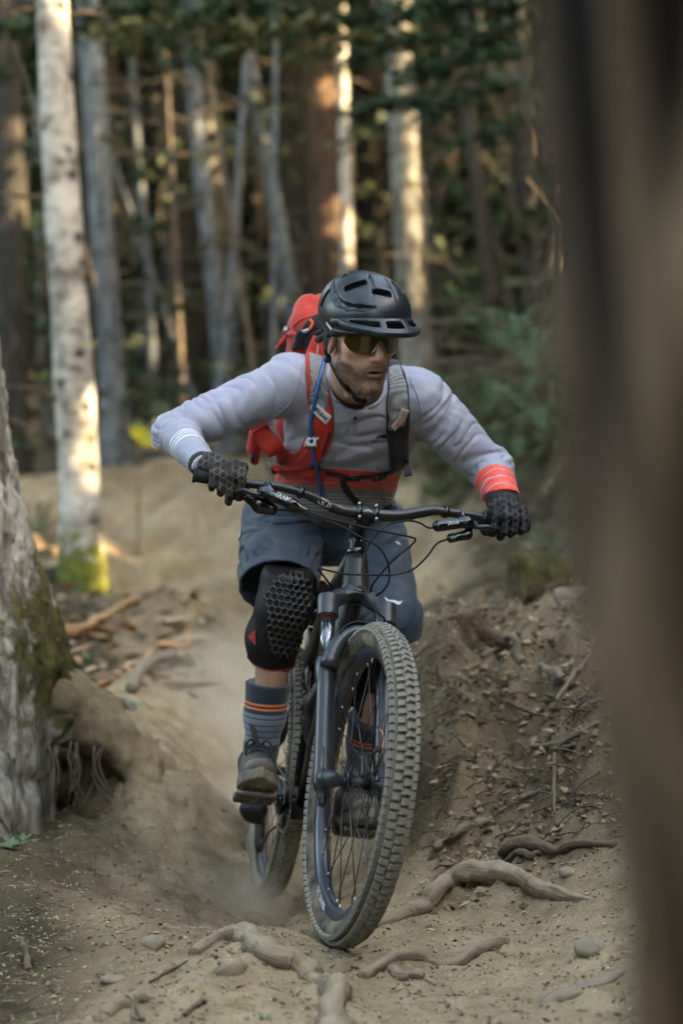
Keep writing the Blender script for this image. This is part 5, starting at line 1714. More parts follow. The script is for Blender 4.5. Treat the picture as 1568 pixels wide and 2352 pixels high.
def flat_on(bvh, polys, lift, m, name, parent, fallback=5.0):
    Vs, Fs = [], []
    for pl in polys:
        k = len(Vs)
        for x, y in pl:
            Vs.append(on(bvh, x, y, lift, fallback)[0])
        Fs.append(tuple(range(k, k + len(pl))))
    return obj(name, (np.array(Vs), Fs), m, parent, smooth=False)
flat_on(SB, [[(882,1372),(893,1379),(890,1386)],[(893,1379),(905,1380),(904,1386),(890,1386)],[(905,1380),(915,1384),(913,1390),(904,1386)],[(915,1384),(924,1382),(917,1390),(913,1390)]], .003, M_white, 'hem_print', shorts, 5.1)
flat_on(SB, [[(905,1244),(914,1246),(920,1254),(911,1250)]], .003, M_white, 'pocket_print', shorts, 5.2)
P, N = onpath(SB, [(556,1225),(552,1240)], 6, .004, 5.3)
obj('zip_pull', tube(W(0,0,1)*0 + P, .004, 6), M_grey_print, shorts)
P, N = onpath(SB, [(575,1195),(620,1182),(670,1184),(716,1200)], 30, .0006, 5.2)
obj('waist_seam', tube(P, .0016, 6), M_shorts, shorts)

# ---------------------------------------------------------------- knee pads, socks
def hexlat(u, v, s):
    """ridges of a honeycomb with cell size s: 1 on the ridge"""
    u = u / s; v = v / s
    h = math.sqrt(3)
    def near(u, v):
        return np.maximum(np.abs(u) * .5 + np.abs(v) * (h / 2), np.abs(u))
    a = near(((u + .5) % 1) - .5, ((v + h / 2) % h) - h / 2)
    b_ = near((u % 1) - .5, (v % h) - h / 2)
    return np.minimum(a, b_) * 2
M_pad = mat('black_knee_pad', (.006, .006, .0065), .6, 0, .2, 80, dust=.06, spec=.3, dscale=16)
m, nt, b = new_mat('black_pad_lattice')
nt.links.new(mixc(nt, attr(nt, 'rid').outputs['Fac'], (.003, .003, .003), (.050, .050, .050)), b.inputs['Base Color'])
b.inputs['Roughness'].default_value = .45; b.inputs['Specular IOR Level'].default_value = .3
M_padl = m
def pad(knee, ank, pts, rad, name):
    def f(P):
        d = chain(P, pts, rad, .03)
        ax = nrm(pts[-1] - pts[0]).astype(np.float32)
        lo_ = (P - pts[-1].astype(np.float32)) @ ax; hi_ = (pts[0].astype(np.float32) - P) @ ax
        return np.maximum(d, np.maximum(lo_ - .004, hi_ - .03)) - fbm(P * 40, 2, 61) * .0012
    lo_ = np.min(pts, 0) - .11; hi_ = np.max(pts, 0) + .11
    return f, obj('knee_pad', sdf_mesh(f, lo_, hi_, .0045), M_pad, rider)
padR_pts = [W(658,1335,4.985), W(652,1398,4.985), W(626,1465,5.03), W(625,1520,5.055)]
fR, padR = pad(knR, anR, padR_pts, [.070, .069, .067, .060], 'r')
padL_pts = [knL + A(0,.01,.0), knL*.95+anL*.05, knL*.8+anL*.2, knL*.60+anL*.40]
fL, padL = pad(knL, anL, padL_pts, [.052,.056,.060,.058], 'l')
def lattice(parent, poly, f, cell):
    """shield of raised honeycomb on the front of the pad"""
    V = np.array([v.co[:] for v in parent.data.vertices]) + np.array(WL[parent.name])
    B = BVHTree.FromPolygons([tuple(v) for v in V], [tuple(p.vertices) for p in parent.data.polygons])
    poly = np.array(poly, float)
    x0, y0 = poly.min(0); x1, y1 = poly.max(0)
    st = 1.7
    gx = np.arange(x0, x1, st); gy = np.arange(y0, y1, st)
    idx = -np.ones((len(gx), len(gy)), int); Vs = []; rd_ = []
    def inside(x, y):
        c = False
        for i in range(len(poly)):
            a, b2 = poly[i], poly[i-1]
            if (a[1] > y) != (b2[1] > y) and x < (b2[0]-a[0])*(y-a[1])/(b2[1]-a[1]) + a[0]: c = not c
        return c
    for i, x in enumerate(gx):
        for j, y in enumerate(gy):
            if not inside(x, y): continue
            edge = min(min(abs(x - e) for e in (x0, x1)), 20)
            p, n = on(B, x, y, 0, 5.0)
            r = hexlat(np.array([(x - 640) * .92 + (y-1400)*.22]), np.array([y * .80 - (x-640)*.15]), cell)[0]
            hgt = .0006 + .0060 * float(np.clip((r - .74) / .14, 0, 1))
            idx[i, j] = len(Vs); Vs.append(p + n * hgt); rd_.append(float(np.clip((r - .70) / .12, 0, 1)))
    F = [(idx[i,j], idx[i,j+1], idx[i+1,j+1], idx[i+1,j]) for i in range(len(gx)-1) for j in range(len(gy)-1) if min(idx[i,j], idx[i,j+1], idx[i+1,j+1], idx[i+1,j]) >= 0]
    return obj('honeycomb_shield', (np.array(Vs), np.array(F)), M_padl, parent, attrs={'rid': rd_}), B
shield, PB = lattice(padR, [(610,1360),(628,1330),(660,1314),(695,1316),(712,1336),(714,1372),(706,1400),(697,1425),(694,1470),(680,1500),(652,1514),(634,1508),(618,1490),(614,1440),(616,1400),(606,1375)], fR, 13.5)
flat_on(PB, [[(572,1462),(588,1446),(588,1482)]], .003, M_red, 'emblem', padR)
flat_on(PB, [[(578,1461),(581,1459),(580,1463)],[(583,1458),(586,1456),(586,1460)],[(581,1467),(585,1466),(585,1470),(583,1472)]], .0045, M_pad, 'emblem_face', padR)
P, N = onpath(PB, [(568,1508),(585,1528),(628,1541),(668,1534),(684,1520)], 30, .0, 5.0)
obj('pad_hem', tube(P, .0022, 6), mat('red_trim', (.30, .03, .03), .6), padR)

def sock_mat():
    m, nt, b, c = fabric('striped_sock', (.16, .19, .23), .85, .3)
    t = attr(nt, 'st').outputs['Fac']
    navy = (.022, .030, .044); org = (.70, .19, .045)
    c = mixc(nt, band(nt, t, -.1, .075), c, navy)
    for lo_, hi_, cc in ((.047, .0525, org), (.0585, .064, org), (.085, .088, navy), (.103, .106, navy), (.119, .122, navy), (.136, .139, navy), (.158, .5, navy)):
        c = mixc(nt, band(nt, t, lo_, hi_), c, cc)
    nt.links.new(c, b.inputs['Base Color'])
    return m
M_sock = sock_mat()
def sock(top, ank, rad, tilt):
    pts = [top, top*.5+ank*.5, ank, ank + A(0, -.03, -.03)]
    n = nrm(ank - top)
    def f(P):
        d = chain(P, pts, rad, .02)
        return np.maximum(d, (top.astype(np.float32) - P) @ n.astype(np.float32)) 
    V, F = sdf_mesh(f, np.minimum(top, ank) - .09, np.maximum(top, ank) + .09, .005)
    return obj('sock', (V, F), M_sock, rider, attrs={'st': (V - top) @ n + .03 * (V[:, 0] - top[0])})
sock(W(616,1568,5.055), anR + A(0,-.008,0), [.0605, .053, .043, .042], 0)
sock(W(848,1648,5.245), anL + A(0,-.008,0), [.0605, .053, .043, .042], 0)

# ---------------------------------------------------------------- shoes
M_shoe = mat('dusty_black_shoe', (.035, .034, .032), .75, 0, .3, 60, dust=.34, dscale=18, bmp=.4, bscale=150)
M_toe = mat('dusty_toe_cap', (.11, .10, .088), .8, 0, .3, 40, dust=.5, dscale=16, bmp=.3, bscale=120)
M_sole = mat('grey_brown_sole', (.12, .105, .085), .85, 0, .3, 50, dust=.5, dscale=20, bmp=.4, bscale=150)
M_lace = mat('black_lace', (.02, .02, .02), .8)
def shoe(c, M, ank, laces=True):
    """c: ball of the foot on the pedal; M columns forward, left, up"""
    M32 = M.astype(np.float32)
    def w_(x): return np.interp(x, [-.19,-.165,-.12,-.05,.02,.06,.085,.104], [.012,.031,.036,.036,.048,.044,.030,.004]).astype(np.float32)
    def loc(P): return (P - c.astype(np.float32)) @ M32
    def spring(x): return np.clip(x - .03, 0, 1) ** 2 * 2.0
    def sole(P):
        q = loc(P); x, y, z = q[:, 0], q[:, 1], q[:, 2] - spring(q[:, 0])
        d = np.maximum(np.abs(y) - w_(x) - .003, np.abs(z - .013) - .013)
        d = np.maximum(d, np.maximum(x - .105, -.19 - x)) 
        g = np.abs(((x * 60) % 1) - .5) * .0
        return d - .002
    def upper(P):
        q = loc(P); q = q.copy(); q[:, 2] -= spring(q[:, 0])
        d = ell(q, (.028, 0, .038), (.078, .0475, .036))
        d = smin(d, rcone(q, (.0, 0, .055), (-.085, 0, .088), .040, .041), .03)
        d = smin(d, rcone(q, (-.085, 0, .09), (-.12, 0, .055), .040, .038), .03)
        d = smin(d, ell(q, (-.145, 0, .058), (.045, .035, .052)), .02)
        d = smax(d, (.022 - q[:, 2]), .004)
        d = np.maximum(d, -rcone(P, ank + (ank - c) * .0, ank + A(0, .02, .12), .036, .045))
        d = np.maximum(d, q[:, 2] - .128 - .15 * q[:, 0])
        return d - fbm(q * 45, 2, 71) * .0012
    lo_ = c - .22; hi_ = c + .22
    V, F = sdf_mesh(upper, lo_, hi_, .0042, lip=1.8)
    q = loc(V.astype(np.float32))
    s = obj('shoe', (V, F), M_shoe, rider)
    obj('sole', sdf_mesh(sole, lo_, hi_, .0042, lip=1.8), M_sole, s)
    def toe(P):
        q = loc(P); q[:, 2] -= spring(q[:, 0])
        d = ell(q, (.030, 0, .036), (.080, .0495, .033))
        return np.maximum(np.maximum(d, .052 - q[:, 0] + .25 * (q[:, 2] - .03)), .024 - q[:, 2])
    obj('toe_cap', sdf_mesh(toe, lo_, hi_, .0038), M_toe, s)
    if laces:
        L = lambda x, y, z: c + M @ A(x, y, z)
        for i in range(5):
            x = .020 - i * .021; z = .079 + i * .0125
            obj('lace', tube(smooth_path([L(x,-.030,z-.014), L(x-.003,-.012,z+.006), L(x-.004,.012,z+.006), L(x,.030,z-.014)], 10), .0042, 6, sx=.6), M_lace, s)
        e = L(-.06, .0, .125)
        for dx in (-1, 1):
            obj('lace', tube(smooth_path([e, e + M @ A(.02, dx*.02, .015), e + M @ A(.035, dx*.034, -.004), e + M @ A(.03, dx*.03, -.03)], 12), .0034, 6), M_lace, s)
        obj('pull_tab', tube(smooth_path([L(-.055,.004,.12), L(-.05,-.012,.155), L(-.052,-.020,.185)], 8), [.007]*8, 6, sx=.4), M_lace, s)
    return s
sM = PRM @ rz(R_(-4))
shoe(PEDR + PRM @ A(.012, 0, .016), sM, anR)
shoe(PEDL + PLM @ A(.010, 0, .016), PLM @ rz(R_(6)), anL)

# ---------------------------------------------------------------- gloves
def glove_mat(name, line, base, dust):
    m, nt, b = new_mat(name)
    v = coords(nt, 'Object')
    sep = nt.nodes.new('ShaderNodeSeparateXYZ'); nt.links.new(v, sep.inputs[0])
    per = 1 / .0145
    l = None
    for ca, sa in ((1, 0), (.5, .866), (-.5, .866)):
        x = mth(nt, 'ADD', mth(nt, 'MULTIPLY', sep.outputs[0], ca * per), mth(nt, 'MULTIPLY', sep.outputs[2], sa * per))
        f = mth(nt, 'ABSOLUTE', mth(nt, 'SUBTRACT', mth(nt, 'FRACT', x), .5))
        g = mth(nt, 'LESS_THAN', f, .04)
        l = g if l is None else mth(nt, 'MAXIMUM', l, g)
    msk = mth(nt, 'MULTIPLY', attr(nt, 'back').outputs['Fac'], ramp(nt, noise_node(nt, 38, 3, .6, v).outputs[0], [(.40, .15), (.55, 1.0)]).outputs[0])
    l = mth(nt, 'MULTIPLY', l, msk)
    n = noise_node(nt, 25, 5, .6, v)
    c = ramp(nt, n.outputs[0], [(.3, [x * .7 for x in base]), (.7, [x * 1.4 for x in base])]).outputs[0]
    c = mixc(nt, l, c, line)
    nt.links.new(c, b.inputs['Base Color'])
    b.inputs['Roughness'].default_value = .75
    b.inputs['Specular IOR Level'].default_value = .3
    bump(nt, b, l, .5, .002)
    return m
M_glR = glove_mat('dusty_black_glove', (.17, .14, .105), (.018, .016, .014), .3)
M_glL = glove_mat('black_lattice_glove', (.10, .10, .10), (.008, .008, .0085), .1)
M_web0 = mat('black_glove_cuff', (.014,.014,.015), .8)
def glove(ga, gb, wr, el_, side, mt, drop):
    """ga..gb: grip axis from the little finger to the index finger; wr, el_: wrist and elbow"""
    b_ = nrm(gb - ga)
    f_ = nrm(A(0, -1, .0) - b_ * (A(0, -1, 0) @ b_)); u_ = np.cross(b_, f_); u_ = u_ if u_[2] > 0 else -u_
    L = np.linalg.norm(gb - ga)
    T = [.04, .34, .64, .95]
    rad = [.0094, .0104, .0108, .0105]
    lens = [.80, .95, 1.02, .97]
    kn = []
    fing = []
    for t, r, l, dr in zip(T, rad, lens, drop):
        c = ga + b_ * (L * t)
        P0 = c + u_ * .036 * l + f_ * .012
        P1 = c + u_ * .010 + f_ * (.039 * l)
        P2 = c - u_ * (.020 + dr * .5) * l + f_ * (.034)
        P3 = c - u_ * (.030 + dr) * l + f_ * (.016 - dr * .1)
        kn.append(P0); fing.append(([P0, P1, P2, P3], [r * 1.18, r * 1.08, r * .98, r * .92]))
    wrist = wr
    mid = np.mean(kn, 0)
    ib = gb + b_ * .012
    th = [wrist * .55 + kn[3] * .45 - u_ * .020 + b_ * .006, gb - f_ * .024 - u_ * .004 + b_ * .006, gb - u_ * .030 - f_ * .004 + b_ * .004, gb - u_ * .034 + f_ * .022 - b_ * .010]
    def f(P):
        d = None
        for p, r in fing:
            e = chain(P, p, r, .006)
            d = e if d is None else smin(d, e, .0035)
        palm = None
        for k in kn:
            e = rcone(P, k, wrist * .75 + mid * .25, .0135, .021)
            palm = e if palm is None else smin(palm, e, .016)
        palm = smin(palm, rcone(P, wrist * .75 + mid * .25, wrist + (el_ - wrist) * .10, .027, .030), .02)
        heel = rcone(P, ga - f_ * .020 + u_ * .006 + b_ * .006, gb - f_ * .022 + u_ * .004 - b_ * .01, .015, .014)
        palm = smin(palm, heel, .02)
        d = smin(d, palm, .007)
        d = smin(d, chain(P, th, [.017, .0145, .0118, .0098], .008), .008)
        for k in kn: d = smin(d, np.linalg.norm(P - k - u_ * .001, axis=1) - .0128, .006)
        return d - fbm(P * 60, 2, 81) * .0009
    allp = np.array(kn + th + [p for q_, _ in fing for p in q_] + [wrist + (el_ - wrist) * .15])
    V, F = sdf_mesh(f, allp.min(0) - .035, allp.max(0) + .035, .0028, lip=1.8)
    bk = ((V - (ga + gb) / 2) @ f_ > .012) | ((V - (ga + gb) / 2) @ u_ > .02)
    tdist = np.min([np.linalg.norm(V - p, axis=1) for p in th[1:]], 0)
    back = np.where(tdist < .017, 0., bk * 1.)
    g = obj('glove', (V, F), mt, rider, attrs={'back': back})
    n = nrm(el_ - wrist)
    obj('cuff', tube([wrist - n * .012, wrist + n * .004, wrist + n * .024], [.032, .0345, .036] if side < 0 else [.034, .040, .043], 20), M_web0, g)
    tip = th[3]
    obj('red_patch', tube([tip + f_ * .004 - b_ * .002 - u_*.001, tip + f_ * .0085 - b_ * .004], [.0085, .004], 8), M_redprint, g)
    return g
glove(W(486,1099,4.632), W(556,1108,4.638), wrR, elR, -1, M_glR, [.0, .004, .020, .008])
glove(W(1194,1200,4.820), W(1122,1191,4.794), wrL, elL, 1, M_glL, [.0, .004, .012, .004])
# ================================================================== HELMET
M_helm = mat('matte_blue_black_shell', (.010, .014, .019), .34, 0, .08, 30, spec=.55)
M_foam = mat('black_helmet_foam', (.007, .007, .008), .8)
HC = A(-.010, -.010, .070); HR = A(.105, .141, .100)
helmet = empty('helmet', HW(0, -.02, .02), 'matte black cycling helmet with wide vents and a short visor on the rider', 'helmet')
def shell_hit(x, y):
    """where the view ray of an enlargement (c8) meets the outer shell: world point, world normal"""
    d = nrm(K('c8', x, y, 1.0) - np.array(CAMP))
    o = HM.T @ (np.array(CAMP) - HO) - HC; dl = HM.T @ d
    a = ((dl / HR) ** 2).sum(); b = 2 * (o * dl / HR ** 2).sum(); c = ((o / HR) ** 2).sum() - 1
    D = b * b - 4 * a * c
    t = (-b - math.sqrt(max(0, D))) / (2 * a)
    p = o + dl * t
    return HO + HM @ (p + HC), HM @ nrm(p / HR ** 2)
PXM = .000206
VENTS = [(620,285,265,78,-13),(940,372,215,72,3),(1120,308,160,62,33),(262,455,70,150,28),(500,175,75,55,-30)]
VB = []
for x, y, w, h, rt in VENTS:
    p, n = shell_hit(x, y)
    ux = A(math.cos(R_(rt)), 0, -math.sin(R_(rt))); ux = nrm(ux - n * (ux @ n)); uy = np.cross(n, ux)
    st = max(.35, -n @ nrm(p - np.array(CAMP)))
    VB.append((p, np.stack([ux, uy, n], 1), w * PXM / 2, h * PXM / 2 / (st ** .5)))
GRV = [shell_hit(*q)[0] for q in [(385,250),(372,330),(388,420),(440,500),(540,548),(690,562),(850,560)]]
GRV2 = [shell_hit(*q)[0] for q in [(770,130),(800,220),(835,330),(825,430)]]
GRV3 = [shell_hit(*q)[0] for q in [(940,150),(1000,240),(1060,330),(1105,450)]]
RIM = lambda y: np.interp(y, [-.17,-.12,-.06,-.02,.03,.08,.12,.15], [-.026,-.022,-.008,.012,.026,.040,.046,.048]).astype(np.float32)
def shell_f(P):
    q = head_local(P)
    d = ell(q, HC, HR)
    # raised centre band, recessed temple
    g = chain(P, GRV, [.004,.005,.0065,.0075,.0075,.006,.003], .01)
    d = smax(d, -g, .004)
    for G_ in (GRV2, GRV3):
        d = smax(d, -(chain(P, G_, [.001,.0022,.0026,.001], .01)), .003)
    for p, M, w, h in VB:
        v = rbox(P, p, (w, h, .020), .0035, M)
        d = smax(d, -v, .003)
        slope = rbox(P, p - M[:, 1] * h * 1.0 + M[:, 2] * .006, (w * 1.04, h * 1.1, .0085), .003, M @ rx(R_(-16)))
        d = smax(d, -slope, .003)
    inner = ell(q, HC, HR - A(.024, .024, .024))
    d = smax(d, -inner, .003)
    d = smax(d, RIM(q[:, 1]) - q[:, 2], .006)
    return d
lo_, hi_ = HO - A(.19, .19, .10), HO + A(.19, .19, .22)
obj('shell', sdf_mesh(shell_f, lo_, hi_, .0026, lip=2.0), M_helm, helmet)
def liner_f(P):
    q = head_local(P)
    d = ell(q, HC, HR - A(.018, .018, .018))
    d = np.maximum(d, -ell(q, HC + A(0,0,-.006), HR - A(.030, .036, .026)))
    return np.maximum(d, RIM(q[:, 1]) - .012 - q[:, 2])
obj('liner', sdf_mesh(liner_f, lo_, hi_, .0045), M_foam, helmet)
# visor: a curved peak with three openings along its root
def visor_f(P):
    q = head_local(P)
    x, y, z = q[:, 0] + .010, q[:, 1] + .010, q[:, 2]
    a = np.arctan2(x, y)
    rsh = 1 / np.sqrt((np.sin(a) / HR[0]) ** 2 + (np.cos(a) / HR[1]) ** 2)
    rr = np.sqrt(x ** 2 + y ** 2)
    t = rr - rsh
    ext = .003 + .033 * np.clip(np.cos((a + .06) * 1.42), 0, 1) ** .9
    drop = .022 * np.clip(np.abs(a) / 1.3, 0, 1) ** 1.6
    zc = .084 - drop - np.clip(t + .006, 0, 1) * .72
    d = np.abs(z - zc) - .0042
    d = np.maximum(d, t - ext)
    d = np.maximum(d, -.020 - t)
    d = np.maximum(d, np.abs(a) - 1.32)
    ze = .084 - drop - (ext + .006) * .72
    lipd = np.maximum(np.maximum(np.abs(t - ext + .003) - .0045, np.abs(z - ze + .002) - .006), np.abs(a) - 1.3)
    d = smin(d, lipd, .004)
    for c, w in ((-.02, .15), (.50, .27), (-.48, .16)):
        m_ = .5 * (ext - .006)
        s = np.maximum(np.maximum(np.abs(a - c) - w, np.abs(t - m_ + .001) - np.maximum(.0035, m_ * .58)), np.abs(z - zc) - .02)
        d = smax(d, -s, .002)
    return d
obj('visor', sdf_mesh(visor_f, lo_, hi_, .0026, lip=2.0), M_helm, helmet)
# brow rim under the peak
br_ = [HO + HM @ (A(-.010+(HR[0]-.012)*math.sin(t), -.02+(HR[1]-.012)*math.cos(t), float(RIM(-.02+(HR[1])*math.cos(t))) + .002)) for t in np.linspace(-2.2, 2.2, 40)]
obj('brow_rim', tube(br_, .0085, 8), M_foam, helmet)
br_ = [HO + HM @ (A(-.010+(HR[0]-.004)*math.sin(t), -.01+(HR[1]-.004)*math.cos(t), .048 - .010*abs(t))) for t in np.linspace(-1.3, 1.3, 30)]
obj('lower_band', tube(br_, .006, 8, sx=1.6), M_helm, helmet)
HB = BVHTree.FromPolygons([tuple(v) for v in V1], [tuple(f) for f in F1.tolist()])
def c1d(pts): return [((900 + x / 1.96) * .6272, (900 + y / 1.96) * .6272) for x, y in pts]
def strap(pts, w, parent, m, lift=.002, n=30, bvh=None, thick=.0016, name='strap'):
    P, N = onpath(bvh or HB, pts, n, lift, 4.66, 3)
    return obj(name, ribbon(P, N, w, thick), m, parent)
M_web = mat('black_webbing', (.012, .012, .013), .75)
strap(c1d([(585,630),(578,690),(580,760),(606,822)]), .013, helmet, M_web, .004, name='chin_strap')
strap(c1d([(606,822),(640,895),(690,980),(745,1052),(800,1098),(850,1112)]), .011, helmet, M_web, .003, name='chin_strap')
p, n = on(HB, *c1d([(606,822)])[0], .005, 4.66)
obj('strap_divider', box(p, (.010,.006,.013), basis(-A(0,1,0)), .003), M_web, helmet)
obj('chin_strap', tube([HW(-.082,-.005,.02), HW(-.081,.008,-.03), HW(-.066,.02,-.075)], .005, 8), M_web, helmet)
P, N = onpath(HB, c1d([(790,1090),(830,1112),(862,1100)]), 8, .004, 4.62)
obj('chin_buckle', tube(P, .0065, 8), M_web, helmet)
sp, sn = shell_hit(335, 760)
p0, n0_ = shell_hit(310, 720); p1, n1_ = shell_hit(372, 800)
ax_ = nrm(p1 - p0)
sd = nrm(np.cross(n1_, ax_))
obj('side_badge', (np.array([p0 - sd*.004 + n0_*.004, p0 + sd*.004 + n0_*.004, p1 + sd*.006 + n1_*.004, p1 - sd*.006 + n1_*.004]), [(0,1,2,3)]), M_white, helmet, smooth=False)

# ================================================================== SUNGLASSES
m, nt, b = new_mat('dark_amber_lens')
b.inputs['Base Color'].default_value = (.085, .050, .008, 1)
b.inputs['Metallic'].default_value = .55
b.inputs['Roughness'].default_value = .10
b.inputs['Coat Weight'].default_value = .6
b.inputs['Coat Roughness'].default_value = .05
M_lens = m
glasses = empty('sunglasses', HW(0, .09, 0), 'wraparound sunglasses with a dark amber lens on the rider', 'sunglasses')
rows = []
NL = 45; ML = 14
for i in range(NL):
    a = np.linspace(-1.10, 1.10, NL)[i]
    x = .083 * math.sin(a); 
    top = .047 - .006 * (a / 1.1) ** 2
    bot = -.006 - .004 * math.exp(-((abs(x) - .036) / .02) ** 2) + .030 * math.exp(-(x / .0135) ** 2) + .020 * max(0, (abs(a) - .75) / .35) ** 2
    row = []
    for j in range(ML):
        z = top + (bot - top) * j / (ML - 1)
        r = .088 - .10 * (z - .02) ** 2 / .03 * .05
        row.append(HW(x, .0155 + r * math.cos(a) + .0, z))
    rows.append(row)
V = np.array(rows).reshape(-1, 3)
F = [(i*ML+j, (i+1)*ML+j, (i+1)*ML+j+1, i*ML+j+1) for i in range(NL-1) for j in range(ML-1)]
ln = obj('lens', (V, F), M_lens, glasses)
md = ln.modifiers.new('thick', 'SOLIDIFY'); md.thickness = .002
obj('brow_frame', tube([rows[i][0] for i in range(NL)], .0026, 6), M_gloss, glasses)
obj('nose_bridge', tube([rows[i][-1] for i in range(NL//2-5, NL//2+6)], .0016, 6), M_steel, glasses)
for s in (-1, 1):
    e = rows[0 if s < 0 else -1]
    obj('temple_arm', tube(smooth_path([e[3], HW(s*.0835,.03,.030), HW(s*.0845,-.005,.030), HW(s*.080,-.03,.012)], 12), [.0042]*12, 8, sx=.5), M_gloss, glasses)

# ================================================================== BACKPACK
TX = nrm(shL - shR); tzv = nrm(neck - pel); tzv = nrm(tzv - TX * (tzv @ TX)); tyv = np.cross(tzv, TX)
TM = np.stack([TX, tyv, tzv], 1)
M_packred = fabric('red_orange_pack_cloth', (.46, .028, .014), .7, .2)[0]
M_packblk = fabric('black_pack_cloth', (.009, .0095, .0105), .6, .15)[0]
m, nt, b = new_mat('silver_air_mesh')
v = coords(nt, 'Object')
vo = nt.nodes.new('ShaderNodeTexVoronoi'); vo.inputs['Scale'].default_value = 230; vo.inputs['Randomness'].default_value = .15
nt.links.new(v, vo.inputs['Vector'])
nt.links.new(ramp(nt, vo.outputs['Distance'], [(.25, (.42, .43, .41)), (.5, (.10, .105, .105))]).outputs[0], b.inputs['Base Color'])
b.inputs['Roughness'].default_value = .7
M_mesh = m
M_label = mat('cream_label', (.50, .48, .42), .6)
M_hose = mat('blue_hose', (.010, .09, .26), .25, 0, .1, 30, spec=.5)
pack = empty('backpack', chest + tyv * .15 - tzv * .1, 'red and black hydration backpack with a blue drinking hose worn by the rider', 'backpack')
bagc = chest + tyv * .195 + tzv * .020 - TX * .052
def bag_f(P):
    d = rbox(P, bagc, (.130, .075, .225), .05, TM)
    q = (P - bagc.astype(np.float32)) @ TM.astype(np.float32)
    d = smin(d, ell(P, bagc + tzv * .13 + tyv * .03, (.13, .085, .10), TM), .03)
    return d - fold(P, TX + tzv * .4, 26, 9, 91, .6) * .009
obj('bag', sdf_mesh(bag_f, bagc - .34, bagc + .34, .007, lip=1.8), M_packred, pack)
BAGV, BAGF = sdf_mesh(bag_f, bagc - .34, bagc + .34, .014, lip=1.8)
BB = BVHTree.FromPolygons([tuple(v) for v in BAGV], [tuple(f) for f in BAGF.tolist()])
def bagtube(pts, r, m, name, lift=.002, fb=5.1):
    P, N = onpath(BB, c1d(pts), 24, lift, fb, 2)
    return obj(name, tube(P, r, 8), m, pack)
P, N = onpath(BB, c1d([(545,560),(480,590),(440,650),(425,720)]), 20, .003, 5.12, 3)
obj('top_flap', ribbon(P, N, [.055]*20, .012), M_packblk, pack)
P, N = onpath(BB, c1d([(560,620),(500,660),(470,720)]), 20, .012, 5.12, 3)
obj('top_flap', ribbon(P, N, .04, .010), M_packblk, pack)
bagtube([(455,540),(470,555),(458,580),(440,600)], .0045, mat('orange_cord', (.75,.14,.03), .6), 'zip_cord', .014)
bagtube([(440,595),(415,612)], .006, M_steel, 'zip_tab', .014)
bagtube([(400,610),(385,660),(375,700),(355,735)], .009, M_packblk, 'compression_buckle', .008)
bagtube([(300,590),(285,610),(270,600)], .006, M_steel, 'cord_end', .004)
bagtube([(250,700),(300,640),(345,625),(372,640)], .006, M_packred, 'haul_loop', .004)
bagtube([(215,740),(300,640),(390,535),(520,500)], .004, M_packred, 'piping', .001)

def strapN(name, pts, widths_px, thick, m, lift, n=44, bvh=None):
    bvh = bvh or JB
    P, N = onpath(bvh, pts, n, lift, 4.98, 6)
    w = np.interp(np.linspace(0, 1, n), np.linspace(0, 1, len(widths_px)), widths_px)
    wm = w * (P[:, 1] / FPX)
    return obj(name, ribbon(P, N, wm, thick), m, pack), P, N, wm
S1 = [(740,778),(727,815),(722,850),(728,890),(735,925),(740,965),(737,1000),(728,1030)]
o1, P1, N1, w1 = strapN('shoulder_strap', S1, [44,50,52,54,57,58,58,50], .013, M_packred, .001)
Si = [(726,812),(723,850),(729,890),(735,925),(738,945)]
strapN('strap_mesh', Si, [40,42,44,46,46], .004, M_mesh, .0128)
lab, Pl, Nl, wl = strapN('strap_label', [(711,925),(733,945),(760,965)], [23,23,23], .002, M_label, .0172, 16)
S2 = [(728,1020),(705,1050),(675,1058),(645,1045),(615,1015),(596,985)]
strapN('harness_wing', S2, [60,50,46,44,44,42], .009, M_packred, .001)
strapN('harness_wing', [(726,1035),(700,1060),(668,1068),(630,1082)], [40,34,26,20], .010, M_packred, .006)
strapN('hip_wing', [(650,1062),(700,1080),(745,1088)], [26,30,26], .007, M_packred, .002)
strapN('strap_zip', [(760,985),(752,1015),(742,1040)], [5,5,4], .002, M_packblk, .0135, 12)
S3 = [(898,836),(912,868),(914,905),(913,945),(911,990),(912,1035),(914,1070)]
strapN('shoulder_strap', S3, [30,40,50,55,56,54,48], .014, M_packblk, .001)
strapN('strap_mesh', [(904,850),(912,880),(914,915),(911,955),(904,972)], [26,36,46,48,40], .004, M_mesh, .0135)
lab2, Pl2, Nl2, wl2 = strapN('strap_label', [(893,978),(911,958),(930,935)], [19,19,19], .002, M_label, .0178, 16)
def ribtext(s, P, N, size, m, lift, name, flip=False):
    V, F = text2d(s, size, .0004)
    c = P[len(P)//2]; t = nrm(P[-1] - P[0]); n = nrm(N[len(N)//2]); t = nrm(t - n*(t@n)); u = np.cross(n, t)
    u = u if u[2] > 0 else -u
    return obj(name, (np.array([c + t*x + u*y + n*lift for x, y, _ in V]), F), m, pack, smooth=False)
ribtext('CAMELBAK', Pl, Nl, .0135, M_packblk, .0035, 'lettering')
ribtext('M.U.L.E.', Pl2, Nl2, .0125, M_redprint, .0035, 'lettering')
strapN('strap_tail', [(926,1052),(933,1072),(938,1094)], [18,19,18], .003, M_web, .006, 10)
def c9d(pts): return [((900 + x / 2.24) * .6272, (1600 + y / 2.24) * .6272) for x, y in pts]
strapN('sternum_strap', c9d([(540,245),(650,275),(760,300),(860,318),(960,318),(1080,300),(1180,275)]), [12]*4, .003, M_web, .005)
p, n = on(JB, *c9d([(880,322)])[0], .008, 5.0)
obj('buckle', box(p, (.018,.004,.010), basis(n, TX) @ rx(math.pi/2), .003), M_gloss, pack)
p, n = on(JB, *c9d([(1090,318)])[0], .008, 5.0)
